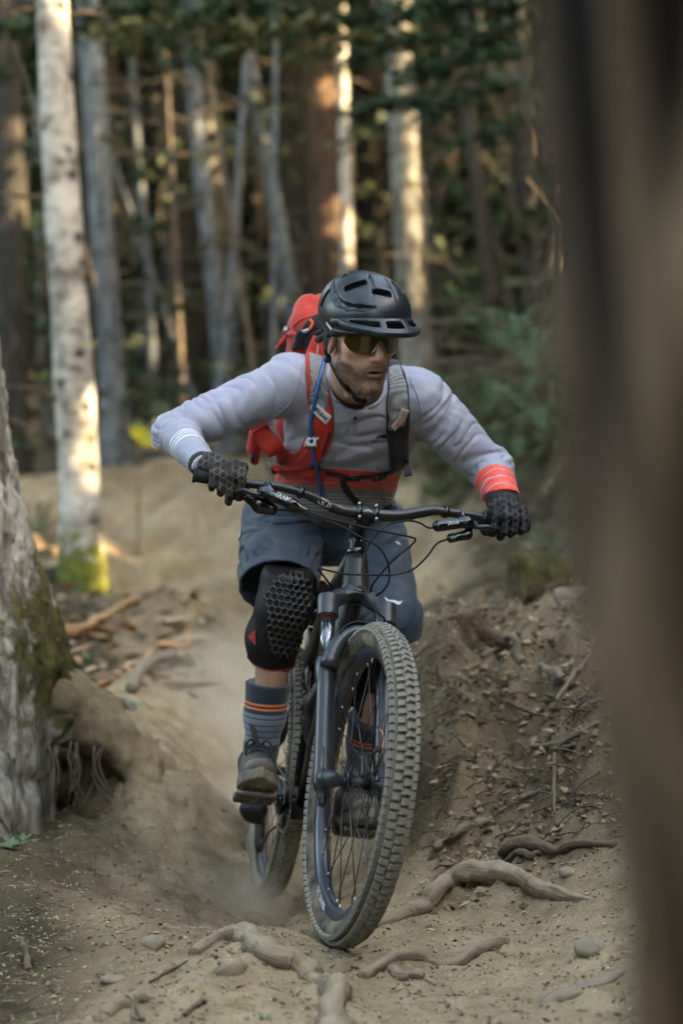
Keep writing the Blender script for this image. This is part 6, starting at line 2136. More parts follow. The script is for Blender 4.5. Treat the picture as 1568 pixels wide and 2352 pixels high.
obj('buckle', box(p, (.020,.004,.009), basis(n, TX) @ rx(math.pi/2), .003), M_gloss, pack)
strapN('strap_tail', c9d([(800,340),(805,390),(850,460),(930,550)]), [14,15,15,15], .003, M_web, .006, 16)
strapN('hip_strap', c9d([(1140,560),(1190,580),(1235,600)]), [18,18,14], .004, M_web, .004, 10)
# loop and small strap hanging under the right arm
obj('side_wing', sdf_mesh(lambda P: chain(P, [W(586,1060,5.17), W(583,1030,5.17), W(592,995,5.16), W(606,975,5.15)], [.012,.016,.02,.014], .02) - .002*fbm(P*40,2,3), W(595,1020,5.16)-.1, W(595,1020,5.16)+.1, .006), M_packred, pack)
obj('strap_tail', ribbon(np.array([W(596,972,5.12), W(585,980,5.12), W(574,984,5.12)]), np.tile(A(0,-1,0),(3,1)), .014, .003), M_packred, pack)
obj('side_buckle', tube([W(581,1040,5.15), W(580,1062,5.15)], .007, 8), M_packblk, pack)
hp = c1d([(590,775),(565,820),(535,885),(508,955),(494,1050),(482,1150),(480,1300),(492,1400),(502,1500),(512,1560)]) + c9d([(578,130),(592,200),(612,330),(640,450),(656,505)])
P, N = onpath(JB, hp, 60, .018, 4.98, 8)
obj('drinking_hose', tube(P, .0058, 10), M_hose, pack)
i = int(np.argmin(np.abs(P[:, 2] - W(0, 1012, P[30][1])[2])))
obj('hose_clip', sdf_mesh(lambda Q: np.maximum(rbox(Q, P[i] + A(0,-.006,0), (.013,.006,.012), .004), -rbox(Q, P[i] + A(0,-.010,0), (.005,.006,.006), .001)), P[i]-.03, P[i]+.03, .0018), mat('white_plastic', (.62,.62,.60), .4), pack)
for s in (-1, 1): obj('clip_tab', tube([P[i] + A(s*.012,-.007,.004), P[i] + A(s*.018,-.008,s*.012)], .0028, 6), mat('white_plastic', (.62,.62,.60), .4), pack)
# small prints on the jersey
flat_on(JB, [[(811,960),(817,955),(820,961),(814,966)]], .0012, M_packblk, 'chest_mark', jersey)
V, F = text2d('WEATHER', .0105, .0003)
pc, nc = on(JB, 872, 1014, .0015)
tX = nrm(TX - nc*(TX@nc)); uX = np.cross(nc, tX); uX = uX if uX[2] > 0 else -uX
obj('chest_lettering', (np.array([pc + tX*x + uX*y for x, y, _ in V]), F), M_packblk, jersey, smooth=False)
flat_on(JB, [[(860,1007),(870,999),(886,999),(886,1007)]], .0012, M_packblk, 'chest_mark', jersey)
flat_on(JB, [[(615,1060),(619,1060),(622,1072),(618,1072)],[(622,1064),(626,1064),(630,1080),(626,1080)]], .002, M_white, 'side_print', jersey, 5.1)
# ================================================================== ROOTS, STICKS, STONES, PLANTS
def wood(name, lo, hi, f=30, fz=None, dust=.35):
    m, nt, b = new_mat(name)
    v = coords(nt, 'Object')
    at = attr(nt, 'len').outputs['Fac']; an = attr(nt, 'ang').outputs['Fac']
    cx = nt.nodes.new('ShaderNodeCombineXYZ')
    nt.links.new(mth(nt, 'MULTIPLY', at, 7.), cx.inputs[0]); nt.links.new(mth(nt, 'MULTIPLY', an, 2.2), cx.inputs[1])
    g = noise_node(nt, 2.2, 6, .7, cx.outputs[0], .8)
    c = ramp(nt, g.outputs[0], [(.3, lo), (.55, [(x+y)/2 for x, y in zip(lo, hi)]), (.72, hi)]).outputs[0]
    d = noise_node(nt, 12, 5, .6, v)
    geo = nt.nodes.new('ShaderNodeNewGeometry'); sp = nt.nodes.new('ShaderNodeSeparateXYZ')
    nt.links.new(geo.outputs['Normal'], sp.inputs[0])
    f_ = mth(nt, 'MULTIPLY', ramp(nt, mth(nt, 'MULTIPLY_ADD', sp.outputs[2], .5, mth(nt, 'MULTIPLY', d.outputs[0], .6)), [(.45, 0.), (.85, 1.)]).outputs[0], dust)
    c = mixc(nt, f_, c, DUST)
    nt.links.new(c, b.inputs['Base Color'])
    b.inputs['Roughness'].default_value = .85
    b.inputs['Specular IOR Level'].default_value = .2
    bump(nt, b, g.outputs[0], .8, .006)
    return m
M_root = wood('dusty_root', (.055, .037, .023), (.34, .25, .16), dust=.85)
M_rootd = wood('dark_root', (.035, .025, .018), (.20, .145, .095), dust=.35)
M_stick = wood('grey_stick', (.09, .066, .045), (.38, .30, .21), dust=.4)
M_deadw = wood('grey_dead_wood', (.035, .027, .02), (.17, .135, .10), dust=.2)
M_chip = wood('fresh_wood', (.30, .15, .06), (.60, .38, .20), dust=.3)
M_stone = mat('dusty_stone', (.22, .170, .115), .85, 0, .25, 14, bmp=.5, bscale=60, dust=.35)
M_mosslog = bark_rough('mossy_log_bark', (.05, .034, .022), (.24, .165, .10), 20, 20)

def root_shape(pts, rad, lift, seed, seg=14, n=None, flat=1.0, depth=None):
    """knobbly root following the ground through frame positions"""
    P = np.array([(on_ground(x, y) if depth is None else W(x, y, depth)) + A(0, 0, l) for (x, y), l in zip(pts, lift)])
    Q = smooth_path(P, n or 14 * len(pts))
    t = np.linspace(0, 1, len(Q))
    rr = np.interp(t, np.linspace(0, 1, len(rad)), rad) * (1 + .22 * vnoise(np.stack([t * len(pts) * 1.6, 0*t + seed, 0*t], -1), seed + 8))
    Q = Q + np.stack([vnoise(np.stack([t * 9, 0*t, 0*t + seed], -1), seed + k) for k in range(3)], 1) * rr[:, None] * .35
    th = np.linspace(0, 2*np.pi, seg, endpoint=False)
    T, N, B = frames(Q, A(0, 0, 1))
    k = np.stack([np.cos(th)[None].repeat(len(Q), 0)*1.2, np.sin(th)[None].repeat(len(Q), 0)*1.2, (t*len(Q)*.09)[:, None].repeat(seg, 1)], -1).reshape(-1, 3)
    w = 1 + .30 * fbm(k, 4, seed).reshape(len(Q), seg) + .16 * np.abs(fbm(k * A(4.5, 4.5, .5), 2, seed + 5)).reshape(len(Q), seg) + .08 * fbm(k * A(2, 2, 6), 2, seed + 6).reshape(len(Q), seg).reshape(len(Q), seg)
    ring = np.cos(th)[None, :, None]*N[:, None]*flat + np.sin(th)[None, :, None]*B[:, None]
    V = (Q[:, None] + ring * (rr[:, None]*w)[..., None]).reshape(-1, 3)
    F = [(i*seg+j, i*seg+(j+1)%seg, (i+1)*seg+(j+1)%seg, (i+1)*seg+j) for i in range(len(Q)-1) for j in range(seg)]
    F += [tuple(range(seg))[::-1], tuple((len(Q)-1)*seg+j for j in range(seg))]
    L = np.repeat(np.concatenate([[0], np.cumsum(np.linalg.norm(np.diff(Q, axis=0), axis=1))]), seg)
    an = np.tile(np.abs(th - np.pi), len(Q))
    return (V, F), {'len': L, 'ang': an}
def root(name, pts, rad, lift, seed, m, label, cat, group=None, parent=None, **k):
    vf, at = root_shape(pts, rad, lift, seed, **k)
    if parent is not None: return obj(name, vf, m, parent, attrs=at)
    return obj(name, vf, m, attrs=at, label=label, cat=cat, group=group)
GRP_R, GRP_S = 'roots crossing the trail', 'sticks on the right bank'
root('tree_root', [(862,2146),(924,2119),(969,2103),(994,2084),(1019,2064),(1064,2050),(1129,2044),(1184,2044),(1224,2056),(1264,2068),(1314,2076),(1372,2080)], [.018,.021,.022,.021,.022,.024,.026,.026,.022,.019,.016,.006], [.006,.012,.020,.026,.030,.032,.030,.026,.020,.012,.006,-.004], 11, M_root, 'thick arched grey root right of the front wheel', 'root', GRP_R)
r2 = root('tree_root', [(1138,2012),(1149,1991),(1174,1979),(1209,1975),(1244,1975),(1284,1968),(1329,1960),(1410,1953)], [.011,.012,.012,.013,.012,.010,.009,.007], [0,.02,.028,.028,.024,.016,.012,.008], 12, M_rootd, 'thin dark forked root on the bank above the thick arched root', 'root', GRP_R)
root('root_fork', [(1150,2011),(1160,1998),(1185,1988),(1215,1984),(1240,1978)], [.007,.008,.009,.008,.006], [.0,.01,.016,.016,.014], 13, M_rootd, None, None, None, r2)
root('tree_root', [(829,2254),(884,2229),(949,2216),(999,2226),(1044,2224),(1084,2204),(1134,2184),(1172,2162)], [.014,.013,.012,.012,.013,.017,.019,.008], [.002,.008,.010,.008,.009,.012,.010,.0], 14, M_root, 'slim winding root in the dust below the front wheel', 'root', GRP_R)
root('tree_root', [(890,2230),(914,2247),(960,2254),(1004,2260)], [.013,.013,.011,.005], [.006,.005,.003,-.002], 15, M_root, 'short root stub beside the slim winding root', 'root', GRP_R)
root('tree_root', [(442,2197),(475,2180),(525,2169),(572,2170),(602,2194),(628,2222),(668,2243),(716,2266),(752,2284),(768,2315),(772,2360),(776,2450)], [.014,.017,.020,.023,.025,.026,.025,.025,.027,.030,.033,.036], [-.004,.008,.013,.016,.016,.014,.013,.012,.012,.010,.008,.006], 16, M_root, 'thick pale root curving down to the bottom edge of the frame', 'root', GRP_R)
r5 = root('tree_root', [(225,2356),(262,2333),(300,2314),(356,2300)], [.018,.019,.018,.010], [.0,.006,.008,.0], 17, M_root, 'root stub with thin twigs at the bottom left of the trail', 'root', GRP_R)
root('twig', [(298,2300),(304,2320),(308,2352)], [.005,.005,.003], [.012,.012,.01], 18, M_stick, None, None, None, r5)
root('twig', [(308,2302),(316,2325),(330,2350)], [.004,.004,.003], [.012,.01,.006], 19, M_stick, None, None, None, r5)
root('tree_root', [(440,2290),(490,2262),(540,2240),(585,2222)], [.022,.024,.024,.014], [-.006,-.004,-.004,-.006], 20, M_root, 'dust covered root hump left of the thick pale root', 'root', GRP_R)
root('wood_piece', [(1195,2345),(1260,2308),(1330,2282),(1460,2228)], [.012,.020,.022,.012], [-.002,.004,.004,.0], 21, M_stick, 'splintered old wood piece at the bottom right by the blurred tree', 'wood', None, flat=.5)
root('stick', [(1105,1526),(1150,1512),(1178,1503),(1198,1530)], [.010,.012,.013,.012], [.0,.03,.05,.0], 22, M_stick, 'looped grey root end high on the right bank', 'stick', GRP_S)
root('stick', [(1240,1556),(1275,1571),(1310,1590)], [.013,.013,.012], [.02,.024,.015], 23, M_stick, 'short thick grey stick near the top of the right bank', 'stick', GRP_S)
root('stick', [(1360,1530),(1318,1585),(1276,1642)], [.005,.006,.005], [.03,.03,.02], 24, M_stick, 'thin straight stick slanting beside the blurred tree', 'stick', GRP_S)
root('stick', [(1221,1752),(1281,1722),(1329,1698),(1378,1670)], [.006,.008,.008,.006], [.012,.014,.016,.014], 25, M_stick, 'long grey stick lying along the middle of the right bank', 'stick', GRP_S)
root('stick', [(1275,1738),(1322,1720)], [.007,.006], [.012,.012], 26, M_stick, 'short stick just under the long grey stick', 'stick', GRP_S)
root('stick', [(1189,1856),(1230,1842),(1262,1838)], [.006,.006,.004], [.012,.018,.012], 27, M_stick, 'small pale stick low on the right bank', 'stick', GRP_S)
root('stick', [(1273,1796),(1272,1840),(1273,1884)], [.004,.004,.003], [.05,.04,.006], 28, M_stick, 'thin upright twig stuck in the right bank', 'stick', GRP_S)
root('wood_piece', [(1008,1956),(1060,1930),(1105,1908),(1140,1892)], [.022,.028,.026,.014], [.0,.008,.008,.004], 29, M_stick, 'pale flat piece of wood at the foot of the right bank', 'wood', None, flat=.55)
root('stick', [(1165,1660),(1215,1652),(1268,1668)], [.005,.006,.004], [.012,.015,.01], 30, M_rootd, 'thin dark twig in the middle of the right bank', 'stick', GRP_S)
root('stick', [(1335,1655),(1360,1640),(1390,1625)], [.006,.006,.005], [.02,.02,.02], 31, M_stick, 'bent grey twig touching the blurred tree', 'stick', GRP_S)
root('stick', [(160,1474),(230,1436),(318,1384)], [.020,.019,.014], [.02,.025,.02], 32, M_chip, 'broken orange and tan branch lying right of the left tree', 'stick', None)
root('bark_piece', [(300,1592),(345,1556),(392,1538),(450,1530)], [.018,.024,.022,.010], [.02,.05,.05,.01], 33, M_stick, 'curved slab of bark lying on the left verge', 'bark', None)
root('wood_chip', [(350,1508),(336,1530),(318,1554)], [.010,.018,.012], [.015,.02,.01], 34, M_chip, 'bright orange splinter of wood on the left verge', 'wood', None, flat=.5)
root('wood_chip', [(395,1536),(420,1524),(448,1528)], [.012,.018,.012], [.025,.04,.02], 35, M_chip, 'pinkish wood flake beside the curved bark', 'wood', None, flat=.5)
root('stick', [(50,2186),(58,2206),(68,2230)], [.006,.007,.006], [.03,.015,.0], 36, M_rootd, 'short dark stub sticking up at the bottom left', 'stick', None)
root('stick', [(345,2262),(385,2240),(430,2212)], [.003,.003,.002], [.004,.006,.004], 37, M_rootd, 'hair thin rootlet left of the thick pale root', 'stick', None)
root('stick', [(425,2335),(455,2318),(470,2310)], [.006,.006,.005], [.004,.006,.004], 38, M_rootd, 'dark twig by the bottom edge left of centre', 'stick', None)

def stone(px, py, r3, label, seed, m=M_stone, sink=.3, cat='stone', grp=None, name='stone'):
    c = on_ground(px, py) + A(0, 0, r3[2] * (1 - 2 * sink) * .5)
    f = lambda P: ell(P, c, r3) - fbm(P * (1.1 / max(r3)), 3, seed) * max(r3) * .16
    h = max(r3) / 11
    return obj(name, sdf_mesh(f, c - A(*r3) * 1.5, c + A(*r3) * 1.5, h), m, label=label, cat=cat, group=grp)
stone(1352,2186,(.034,.03,.022),'half buried round stone at the right of the trail',41)
stone(1304,2016,(.022,.02,.014),'pale pebble above the thick arched root',42)
stone(350,2180,(.026,.02,.017),'dusty lump of stone left of the thick pale root',43)
stone(1318,1384,(.075,.06,.045),'smooth tan boulder on top of the right bank beside the mossy log',44,mat('tan_boulder',(.21,.165,.115),.9,0,.3,14,bmp=.6,bscale=50,dust=.3),.5)
stone(396,1438,(.05,.04,.02),'pale flat stone on the left side of the trail',45)
stone(262,2258,(.028,.02,.010),'flat dusty stone at the lower left',46)
stone(945,2205,(.006,.006,.004),'tiny pale pebble under the front wheel',47)
# mossy cut log and broken stump on top of the bank
c0 = W(1186,1336,6.32); c1 = W(1352,1326,6.42)
def log_f(P):
    d = rcone(P, c0, c1, .086, .084)
    ax = nrm(c1 - c0).astype(np.float32)
    t = (P - c0.astype(np.float32)) @ ax
    d = np.maximum(d, np.maximum(-t, t - np.linalg.norm(c1 - c0)))
    return d - fbm(P * 9, 3, 48) * .014
V, F = sdf_mesh(log_f, np.minimum(c0, c1) - .16, np.maximum(c0, c1) + .16, .009)
obj('fallen_log', (V, F), M_mosslog, attrs={'moss': np.clip((V[:, 2] - c0[2]) * 3 + .45, 0, .8)}, label='mossy cut log lying on top of the right bank', cat='log')
s0 = on_ground(1066,1480)
def stump_f(P):
    d = chain(P, [s0 - A(0,0,.03), s0 + A(0,0,.06), s0 + A(.012,0,.10)], [.062,.045,.040], .03)
    d = smin(d, chain(P, [s0 + A(.02,0,.05), s0 + A(.09,-.03,.0), s0 + A(.16,-.05,-.04)], [.03,.022,.012], .03), .02)
    d = np.maximum(d, P[:, 2] - s0[2] - .085 - (P[:, 0] - s0[0]) * .35)
    return d - fbm(P * 14, 3, 49) * .012
V, F = sdf_mesh(stump_f, s0 - .2, s0 + .24, .008)
obj('tree_stump', (V, F), M_mosslog, attrs={'moss': np.clip((s0[2] + .07 - V[:, 2]) * 6, 0, .6)}, label='small broken stump on the crest of the right bank', cat='stump')

# fallen dead branches behind, right of the rider
GD = 'fallen dead branches right of the rider'
for k, (a, b, c, rd, lb) in enumerate([((985,742),(1090,738),(1210,752),.026,'uppermost grey dead branch of the fallen pile'),((1000,792),(1110,800),(1220,786),.022,'second grey dead branch of the fallen pile'),((1020,880),(1110,862),(1190,838),.030,'thick pale dead branch at the bottom of the pile'),
     ((1000,835),(1080,825),(1160,838),.02,'thin dead branch in the middle of the pile'),((1230,660),(1255,630),(1270,600),.022,'dead branch leaning up beside the blurred tree'),((1060,705),(1120,722),(1170,790),.016,'thin crooked dead branch drooping over the pile'),((980,690),(1040,700),(1120,740),.018,'dead branch slanting down from the mottled trunk'),
     ((1180,1000),(1220,930),(1290,880),.016,'thin dead branch standing at the edge of the ferns'),((390,700),(440,686),(500,660),.02,'sunlit fallen branch left of the backpack'),((30,100),(60,180),(85,290),.016,'dead branch hanging at the upper left edge'),((1100,455),(1150,445),(1200,452),.012,'yellow lichen covered twig right of the thin pinkish trunk'),((1190,240),(1230,300),(1262,345),.014,'grey dead limb beside the blurred tree top')]):
    Y = [12.2,12.0,11.6,11.9,11,11.5,13,11.5,18,9.6,13,11][k]
    vf, at = root_shape([a, b, c], [rd*.55, rd*.5, rd*.28], [0,0,0], 60 + k, seg=7, depth=Y)
    obj('dead_branch', vf, M_deadw, attrs=at, label=lb, cat='branch', group=GD)

# ferns and small plants
def frond(base, tip, w, sag, m, parent, n=13):
    P = smooth_path([base, base*.5 + tip*.5 + A(0,0,sag), tip], n)
    T, N, B = frames(P, A(0,0,1))
    Vs = [q for q in P] + [q + b_ * .004 for q, b_ in zip(P, B)]
    Fs = [(i, i+1, n+i+1, n+i) for i in range(n-1)]
    for i in range(1, n):
        t = i/(n-1); L = w * (math.sin(math.pi*(t*.85+.12)))
        for s in (-1, 1):
            a = P[i]; d = nrm(B[i]*s + T[i]*.35 - N[i]*.15)
            k = len(Vs)
            Vs += [a + d*L*.5 - T[i]*L*.14, a + d*L, a + d*L*.5 + T[i]*L*.16]
            Fs.append((i if s < 0 else n+i, k, k+1, k+2))
    return obj('frond', (np.array(Vs), Fs), m, parent, smooth=False)
def fern(px, py, Y, L, nf, label, seed, m=M_fern, up=.5, spread=1.0, grp=None):
    g = W(px, py, Y)
    e = empty('fern', g, label, 'fern', grp)
    rr = np.random.default_rng(seed)
    for k in range(nf):
        a = rr.uniform(0, 2*np.pi); l = L*rr.uniform(.7, 1.1)
        tip = g + A(math.cos(a)*l*spread, math.sin(a)*l*spread*.7, l*rr.uniform(up-.3, up+.25))
        frond(g, tip, l*.17, l*.22, m, e)
GF_ = 'ferns on the slope right of the rider'
fern(1225,850,11.5,.62,9,'large pale green fern beside the blurred tree at rider head height',1,up=.45,grp=GF_)
fern(1150,800,12.0,.5,8,'fern arching over the pile of dead branches',2,up=.55,grp=GF_)
fern(1180,930,11.5,.5,9,'fern below the pile of dead branches',3,up=.4,grp=GF_)
fern(1100,950,12.0,.42,8,'small fern right of the rider shoulder',4,up=.35,grp=GF_)
fern(1250,985,10.8,.45,8,'fern low against the blurred tree',5,up=.35,grp=GF_)
fern(1255,1285,9.5,.2,7,'small fern growing above the mossy log',6,m=M_leafy,up=.9,grp=GF_)
fern(1190,1050,11,.3,7,'low fern on the mossy slope above the left hand grip',7,up=.3,grp=GF_)
fern(1080,1330,10.5,.18,6,'tiny pale plant at the edge of the trail behind the bar',8,m=M_leafy,up=.3,grp=GF_)
fern(95,1222,9.0,.26,8,'low green plant between the left tree and the pale birch',9,m=M_leafy,up=.25,spread=1.2)
fern(160,1385,9.6,.16,8,'bright green tuft at the foot of the pale birch',10,m=M_leafy,up=.7)
def leafy(px, py, L, n, label, seed, up=.6):
    g = on_ground(px, py)
    e = empty('small_plant', g, label, 'plant')
    rr = np.random.default_rng(seed)
    for k in range(n):
        a = rr.uniform(0, 6.28); l = L*rr.uniform(.7,1.2); d = nrm(A(math.cos(a), math.sin(a), up*rr.uniform(.5,1.4)))
        s = nrm(np.cross(d, A(0,0,1))); nn = np.cross(s, d); b = g + A(0,0,L*.15)
        obj('leaf', (np.array([b, b+d*l*.45+s*l*.24, b+d*l-nn*l*.12, b+d*l*.45-s*l*.24, b+d*l*.5+nn*l*.06]), [(0,1,4),(1,2,4),(2,3,4),(3,0,4)]), M_leafy, e)
leafy(30,1958,.05,9,'grey green leafy plant at the foot of the left tree',1)
leafy(52,1940,.045,7,'leafy sprig beside the roots of the left tree',2)
leafy(610,2346,.022,6,'tiny green sprout at the bottom edge of the trail',3)
leafy(208,1525,.05,6,'small green plant among the wood litter on the left verge',4)
leafy(1190,1665,.022,6,'pale green sprig in the middle of the right bank',5)
yl = empty('small_plant', W(318,1005,12), 'bright yellow green leaves left of the raised elbow', 'plant')
M_yel = leaf_mat('yellow_leaf', (.30, .30, .03), (.48, .46, .06))
for k in range(5):
    b0 = W(318,1012,12); a = -.2 + k * .55; d = A(math.cos(a), -.3, math.sin(a)); s_ = A(-math.sin(a), 0, math.cos(a))
    obj('leaf', (np.array([b0, b0 + d*.05 + s_*.03, b0 + d*.11, b0 + d*.05 - s_*.03]), [(0,1,2,3)]), M_yel, yl, smooth=False)
g0_ = gz(b0[0], 12.0)
obj('stem', tube([A(b0[0], 12.0, g0_), b0], [.006, .004], 5), M_twig, yl)

# ------------------------------------------------------------------ litter: chips, needles, crumbs of soil
def litter(n, seed, xlim, ylim, smin_, smax_, keep, elong, cols, name, m, thick=.35):
    rr = np.random.default_rng(seed)
    Y = ylim[0] * (ylim[1]/ylim[0]) ** rr.uniform(0, 1, n)
    X = rr.uniform(-1, 1, n) * Y * .185
    k = rr.uniform(0, 1, n) < keep(X, Y)
    X, Y = X[k], Y[k]; n = len(X)
    Z = height(X, Y, False)
    s = smin_ * (smax_/smin_) ** rr.uniform(0, 1, n)
    a = rr.uniform(0, 2*np.pi, n)
    u = np.stack([np.cos(a), np.sin(a), rr.normal(0, .22, n)], 1)
    v = np.stack([-np.sin(a), np.cos(a), rr.normal(0, .3, n)], 1)
    w = np.cross(u, v)
    el_ = rr.uniform(elong[0], elong[1], n)
    L = (s*el_)[:, None]; S = s[:, None]
    C = np.stack([X, Y, Z + s*thick*.35], 1)
    V = np.stack([C-u*L, C+v*S*rr.uniform(.6,1,(n,1)), C+u*L*rr.uniform(.7,1,(n,1)), C-v*S*rr.uniform(.6,1,(n,1)), C+w*S*thick+u*L*.1, C-w*S*thick], 1).reshape(-1, 3)
    b = (np.arange(n)*6)[:, None]
    F = np.concatenate([b+np.array([q]) for q in ((0,3,4),(3,2,4),(2,1,4),(1,0,4),(3,0,5),(2,3,5),(1,2,5),(0,1,5))])
    ci = rr.integers(0, len(cols), n)
    col = np.array(cols)[ci] * rr.uniform(.7, 1.25, (n, 1))
    return obj(name, (V, F), m, smooth=False, attrs={'col': np.repeat(col, 6, 0)}, kind='stuff', label=None)
m, nt, b = new_mat('ground_litter')
nt.links.new(attr(nt, 'col').outputs['Color'], b.inputs['Base Color'])
b.inputs['Roughness'].default_value = .9; b.inputs['Specular IOR Level'].default_value = .1
M_lit = m
tan_ = [(.36,.27,.165),(.28,.205,.125),(.42,.32,.20),(.16,.11,.068),(.23,.16,.095)]
drk = [(.16,.112,.068),(.21,.15,.09),(.09,.062,.038),(.27,.198,.122),(.32,.24,.15)]
tr = lambda X, Y: trail_attr(X, Y)
o = litter(13000, 1, None, (3.55, 8.5), .0015, .0058, lambda X, Y: .25 + .75*(1-tr(X, Y)) + .6*(Y < 4.7), (1, 2.2), tan_, 'ground_litter', M_lit, .55)
tag(o, 'crumbs of dry soil and wood chips scattered on the trail', 'litter')
o = litter(20000, 2, None, (4.4, 8.5), .0028, .015, lambda X, Y: bank_mask(X, Y)*1.0, (.8, 2.6), drk, 'soil_crumbs', M_lit, .7)
tag(o, 'loose dark crumbs of soil covering the right bank', 'soil')
o = litter(7000, 3, None, (3.6, 9), .0012, .0022, lambda X, Y: .15 + .5*bank_mask(X, Y) + .6*(1-tr(X, Y)), (8, 22), drk + tan_, 'needle_litter', M_lit, .8)
tag(o, 'dry needles and thin twigs scattered over the soil', 'litter')
o = litter(5000, 4, None, (6.5, 16), .006, .03, lambda X, Y: (1-tr(X, Y)), (1, 3), [(.16,.10,.06),(.30,.18,.10),(.10,.07,.045),(.36,.26,.17),(.07,.09,.035),(.20,.11,.06)], 'forest_litter', M_lit, .3)
tag(o, 'bark flakes and dead leaves on the forest floor', 'litter')

o = litter(5200, 5, None, (3.6, 6.4), .0016, .006, lambda X, Y: .45 + .5*(1-tr(X, Y)), (.8, 2.4), [(.09,.06,.038),(.13,.09,.055),(.065,.044,.028),(.18,.125,.078)], 'dark_crumbs', M_lit, .6)
tag(o, 'dark crumbs and bark bits trodden into the trail', 'litter')
o = litter(900, 6, None, (7.0, 9.8), .010, .045, lambda X, Y: (X < -.55 - .03 * (Y - 7)) * 1.0, (1.2, 4.5), [(.20,.125,.07),(.34,.21,.115),(.12,.08,.05),(.40,.30,.19),(.46,.22,.09),(.09,.06,.04)], 'broken_wood', M_lit, .35)
tag(o, 'broken bark and splintered wood on the left verge', 'wood')

# fine rootlets hanging out of the bank
rr = np.random.default_rng(12)
fine = []
for k in range(150):
    px, py = rr.uniform(985, 1400), rr.uniform(1480, 1960)
    g = on_ground(px, py)
    if bank_mask(np.array([g[0]]), np.array([g[1]]))[0] < .5: continue
    L = rr.uniform(.03, .14); a = rr.normal(.35, .6)
    d = A(math.cos(a), -.25, math.sin(a) * .8) * (1 if rr.random() < .5 else -1)
    fine.append(tube(smooth_path([g - d*L*.5 + A(0,-.01,.002), g + A(0,-.018,.012), g + d*L*.5 + A(0,-.012,-.01)], 7), np.linspace(.0024, .001, 7) * rr.uniform(.7, 1.6), 4))
at_ = {}
V, F = join(*fine)
tag(obj('bank_rootlets', (V, F), M_twig, kind='stuff', attrs={'moss': np.zeros(len(V))}), 'thin rootlets and straws sticking out of the right bank', 'roots')

# brush on the slope right of the rider: mossy ground cover, twigs
rr = np.random.default_rng(8)
pts = []
for k in range(240):
    px, py = rr.uniform(960, 1330), rr.uniform(860, 1250)
    if py > 1040 + (1330-px)*.5: continue
    pts.append(on_ground(px, py) + A(0,0,.03))
V, F = sprays(np.array(pts), .11, 7, seed=9, keep_gaps=False, droop=-.1)
tag(obj('ground_cover', (V, F), leaf_mat('mossy_ground_cover', (.045,.06,.025), (.14,.15,.07)), smooth=False, kind='stuff'), 'mossy green ground cover on the slope right of the rider', 'plants')
# ================================================================== DUST thrown up by the wheels
def dust_cloud(pts, rad, dens, label, seed):
    f = lambda P: chain(P, pts, rad, .12) - fbm(P * 5, 2, seed) * .03
    lo = np.min(np.array(pts) - np.array(rad)[:, None], 0) - .08; hi = np.max(np.array(pts) + np.array(rad)[:, None], 0) + .08
    V, F = sdf_mesh(f, lo, hi, .04)
    o = obj('dust_cloud', (V, F), None, kind='stuff', label=label, cat='dust')
    m = bpy.data.materials.new('dust_in_air'); m.use_nodes = True
    nt = m.node_tree
    nt.nodes.remove(nt.nodes['Principled BSDF'])
    pv = nt.nodes.new('ShaderNodeVolumePrincipled')
    pv.inputs['Color'].default_value = (.95, .84, .68, 1)
    pv.inputs['Anisotropy'].default_value = .2
    tc = nt.nodes.new('ShaderNodeTexCoord')
    n = noise_node(nt, 3.2, 4, .55, tc.outputs['Object'], .6)
    gen = nt.nodes.new('ShaderNodeVectorMath'); gen.operation = 'SUBTRACT'; gen.inputs[1].default_value = (.5, .5, .5)
    nt.links.new(tc.outputs['Generated'], gen.inputs[0])
    ln = nt.nodes.new('ShaderNodeVectorMath'); ln.operation = 'LENGTH'; nt.links.new(gen.outputs[0], ln.inputs[0])
    g = ramp(nt, ln.outputs['Value'], [(.05, 1.0), (.46, 0.0)]).outputs[0]
    p = ramp(nt, n.outputs[0], [(.36, 0.0), (.66, 1.0)]).outputs[0]
    d = mth(nt, 'MULTIPLY', mth(nt, 'MULTIPLY', g, p), dens)
    nt.links.new(d, pv.inputs['Density'])
    nt.links.new(pv.outputs[0], nt.nodes['Material Output'].inputs['Volume'])
    o.data.materials.append(m)
    return o
dust_cloud([W(590,2040,6.15), W(500,1990,6.1), W(420,1950,6.2)], [.22,.30,.26], 22.0, 'puff of brown dust behind the rear wheel', 1)
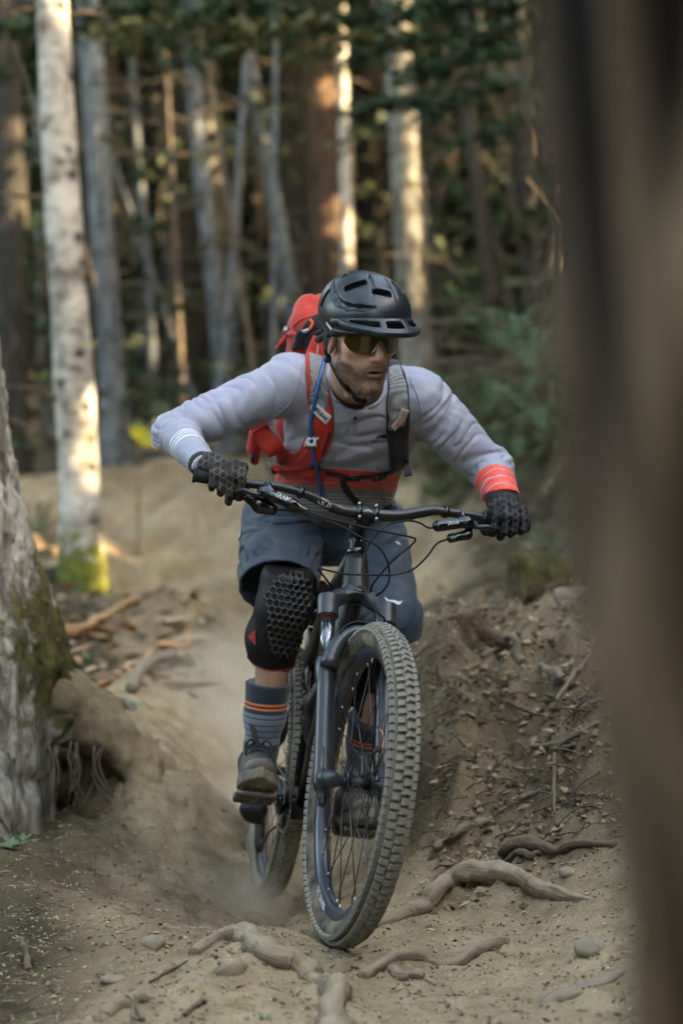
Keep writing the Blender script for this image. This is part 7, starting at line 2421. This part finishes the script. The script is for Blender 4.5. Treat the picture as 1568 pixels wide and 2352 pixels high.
dust_cloud([W(640,2100,5.15), W(560,2085,5.25), W(480,2060,5.3)], [.09,.13,.11], 15.0, 'low dust between the two wheels', 2)
dust_cloud([W(560,2000,6.2), W(560,1900,6.6), W(520,1700,7.2), W(560,1560,8.0)], [.22,.35,.42,.36], 4.2, 'thin dust hanging over the trail left of the rider', 3)
SC.cycles.volume_step_rate = 2.0
SC.cycles.volume_max_steps = 96
# ================================================================== which one is which among the far trees
ANCH = [(-60, 'left frame edge'), (150, 'big birch'), (238, 'smooth grey trunk'), (478, 'slim grey trunk'), (640, 'bent grey trunk'), (742, 'broad conifer'), (794, 'white patched trunk'), (942, 'mottled trunk'), (1102, 'pinkish trunk'), (1280, 'blurred foreground tree')]
ORD = ['leftmost', 'second from left', 'third from left', 'fourth from left', 'fifth from left', 'sixth from left', 'seventh from left', 'eighth from left', 'ninth from left', 'tenth from left', 'eleventh from left', 'twelfth from left', 'thirteenth from left', 'fourteenth from left']
def name_far(group, noun):
    L = [o for o in bpy.data.objects if o.get('group') == group]
    pos = []
    for o in L:
        tr_ = [c for c in o.children if c.name.startswith('trunk')][0]
        V = np.array([v.co[:] for v in tr_.data.vertices]) + np.array(WL[tr_.name])
        x = V[:, 0] / V[:, 1] * FPX + 784; y = 1176 - (V[:, 2] - 1) / V[:, 1] * FPX
        k = (y > 0) & (y < 1050)
        pos.append((x[k].mean() if k.any() else 9999, o))
    pos.sort(key=lambda q: q[0])
    for (xa, na), (xb, nb) in zip(ANCH[:-1], ANCH[1:]):
        S = [o for x, o in pos if xa <= x < xb]
        for i, o in enumerate(S):
            if len(S) == 1: o['label'] = 'only ' + noun + ' between ' + na + ' and ' + nb
            else: o['label'] = ORD[min(i, 13)] + ' of the ' + noun + 's between ' + na + ' and ' + nb
    for x, o in pos:
        if not (ANCH[0][0] <= x < ANCH[-1][0]): o['label'] = noun + ' hidden behind the blurred foreground tree or past the frame edge'
name_far(GB, 'dim distant trunk')
name_far(GY2, 'young conifer')
name_far(GS, 'thin bare sapling')
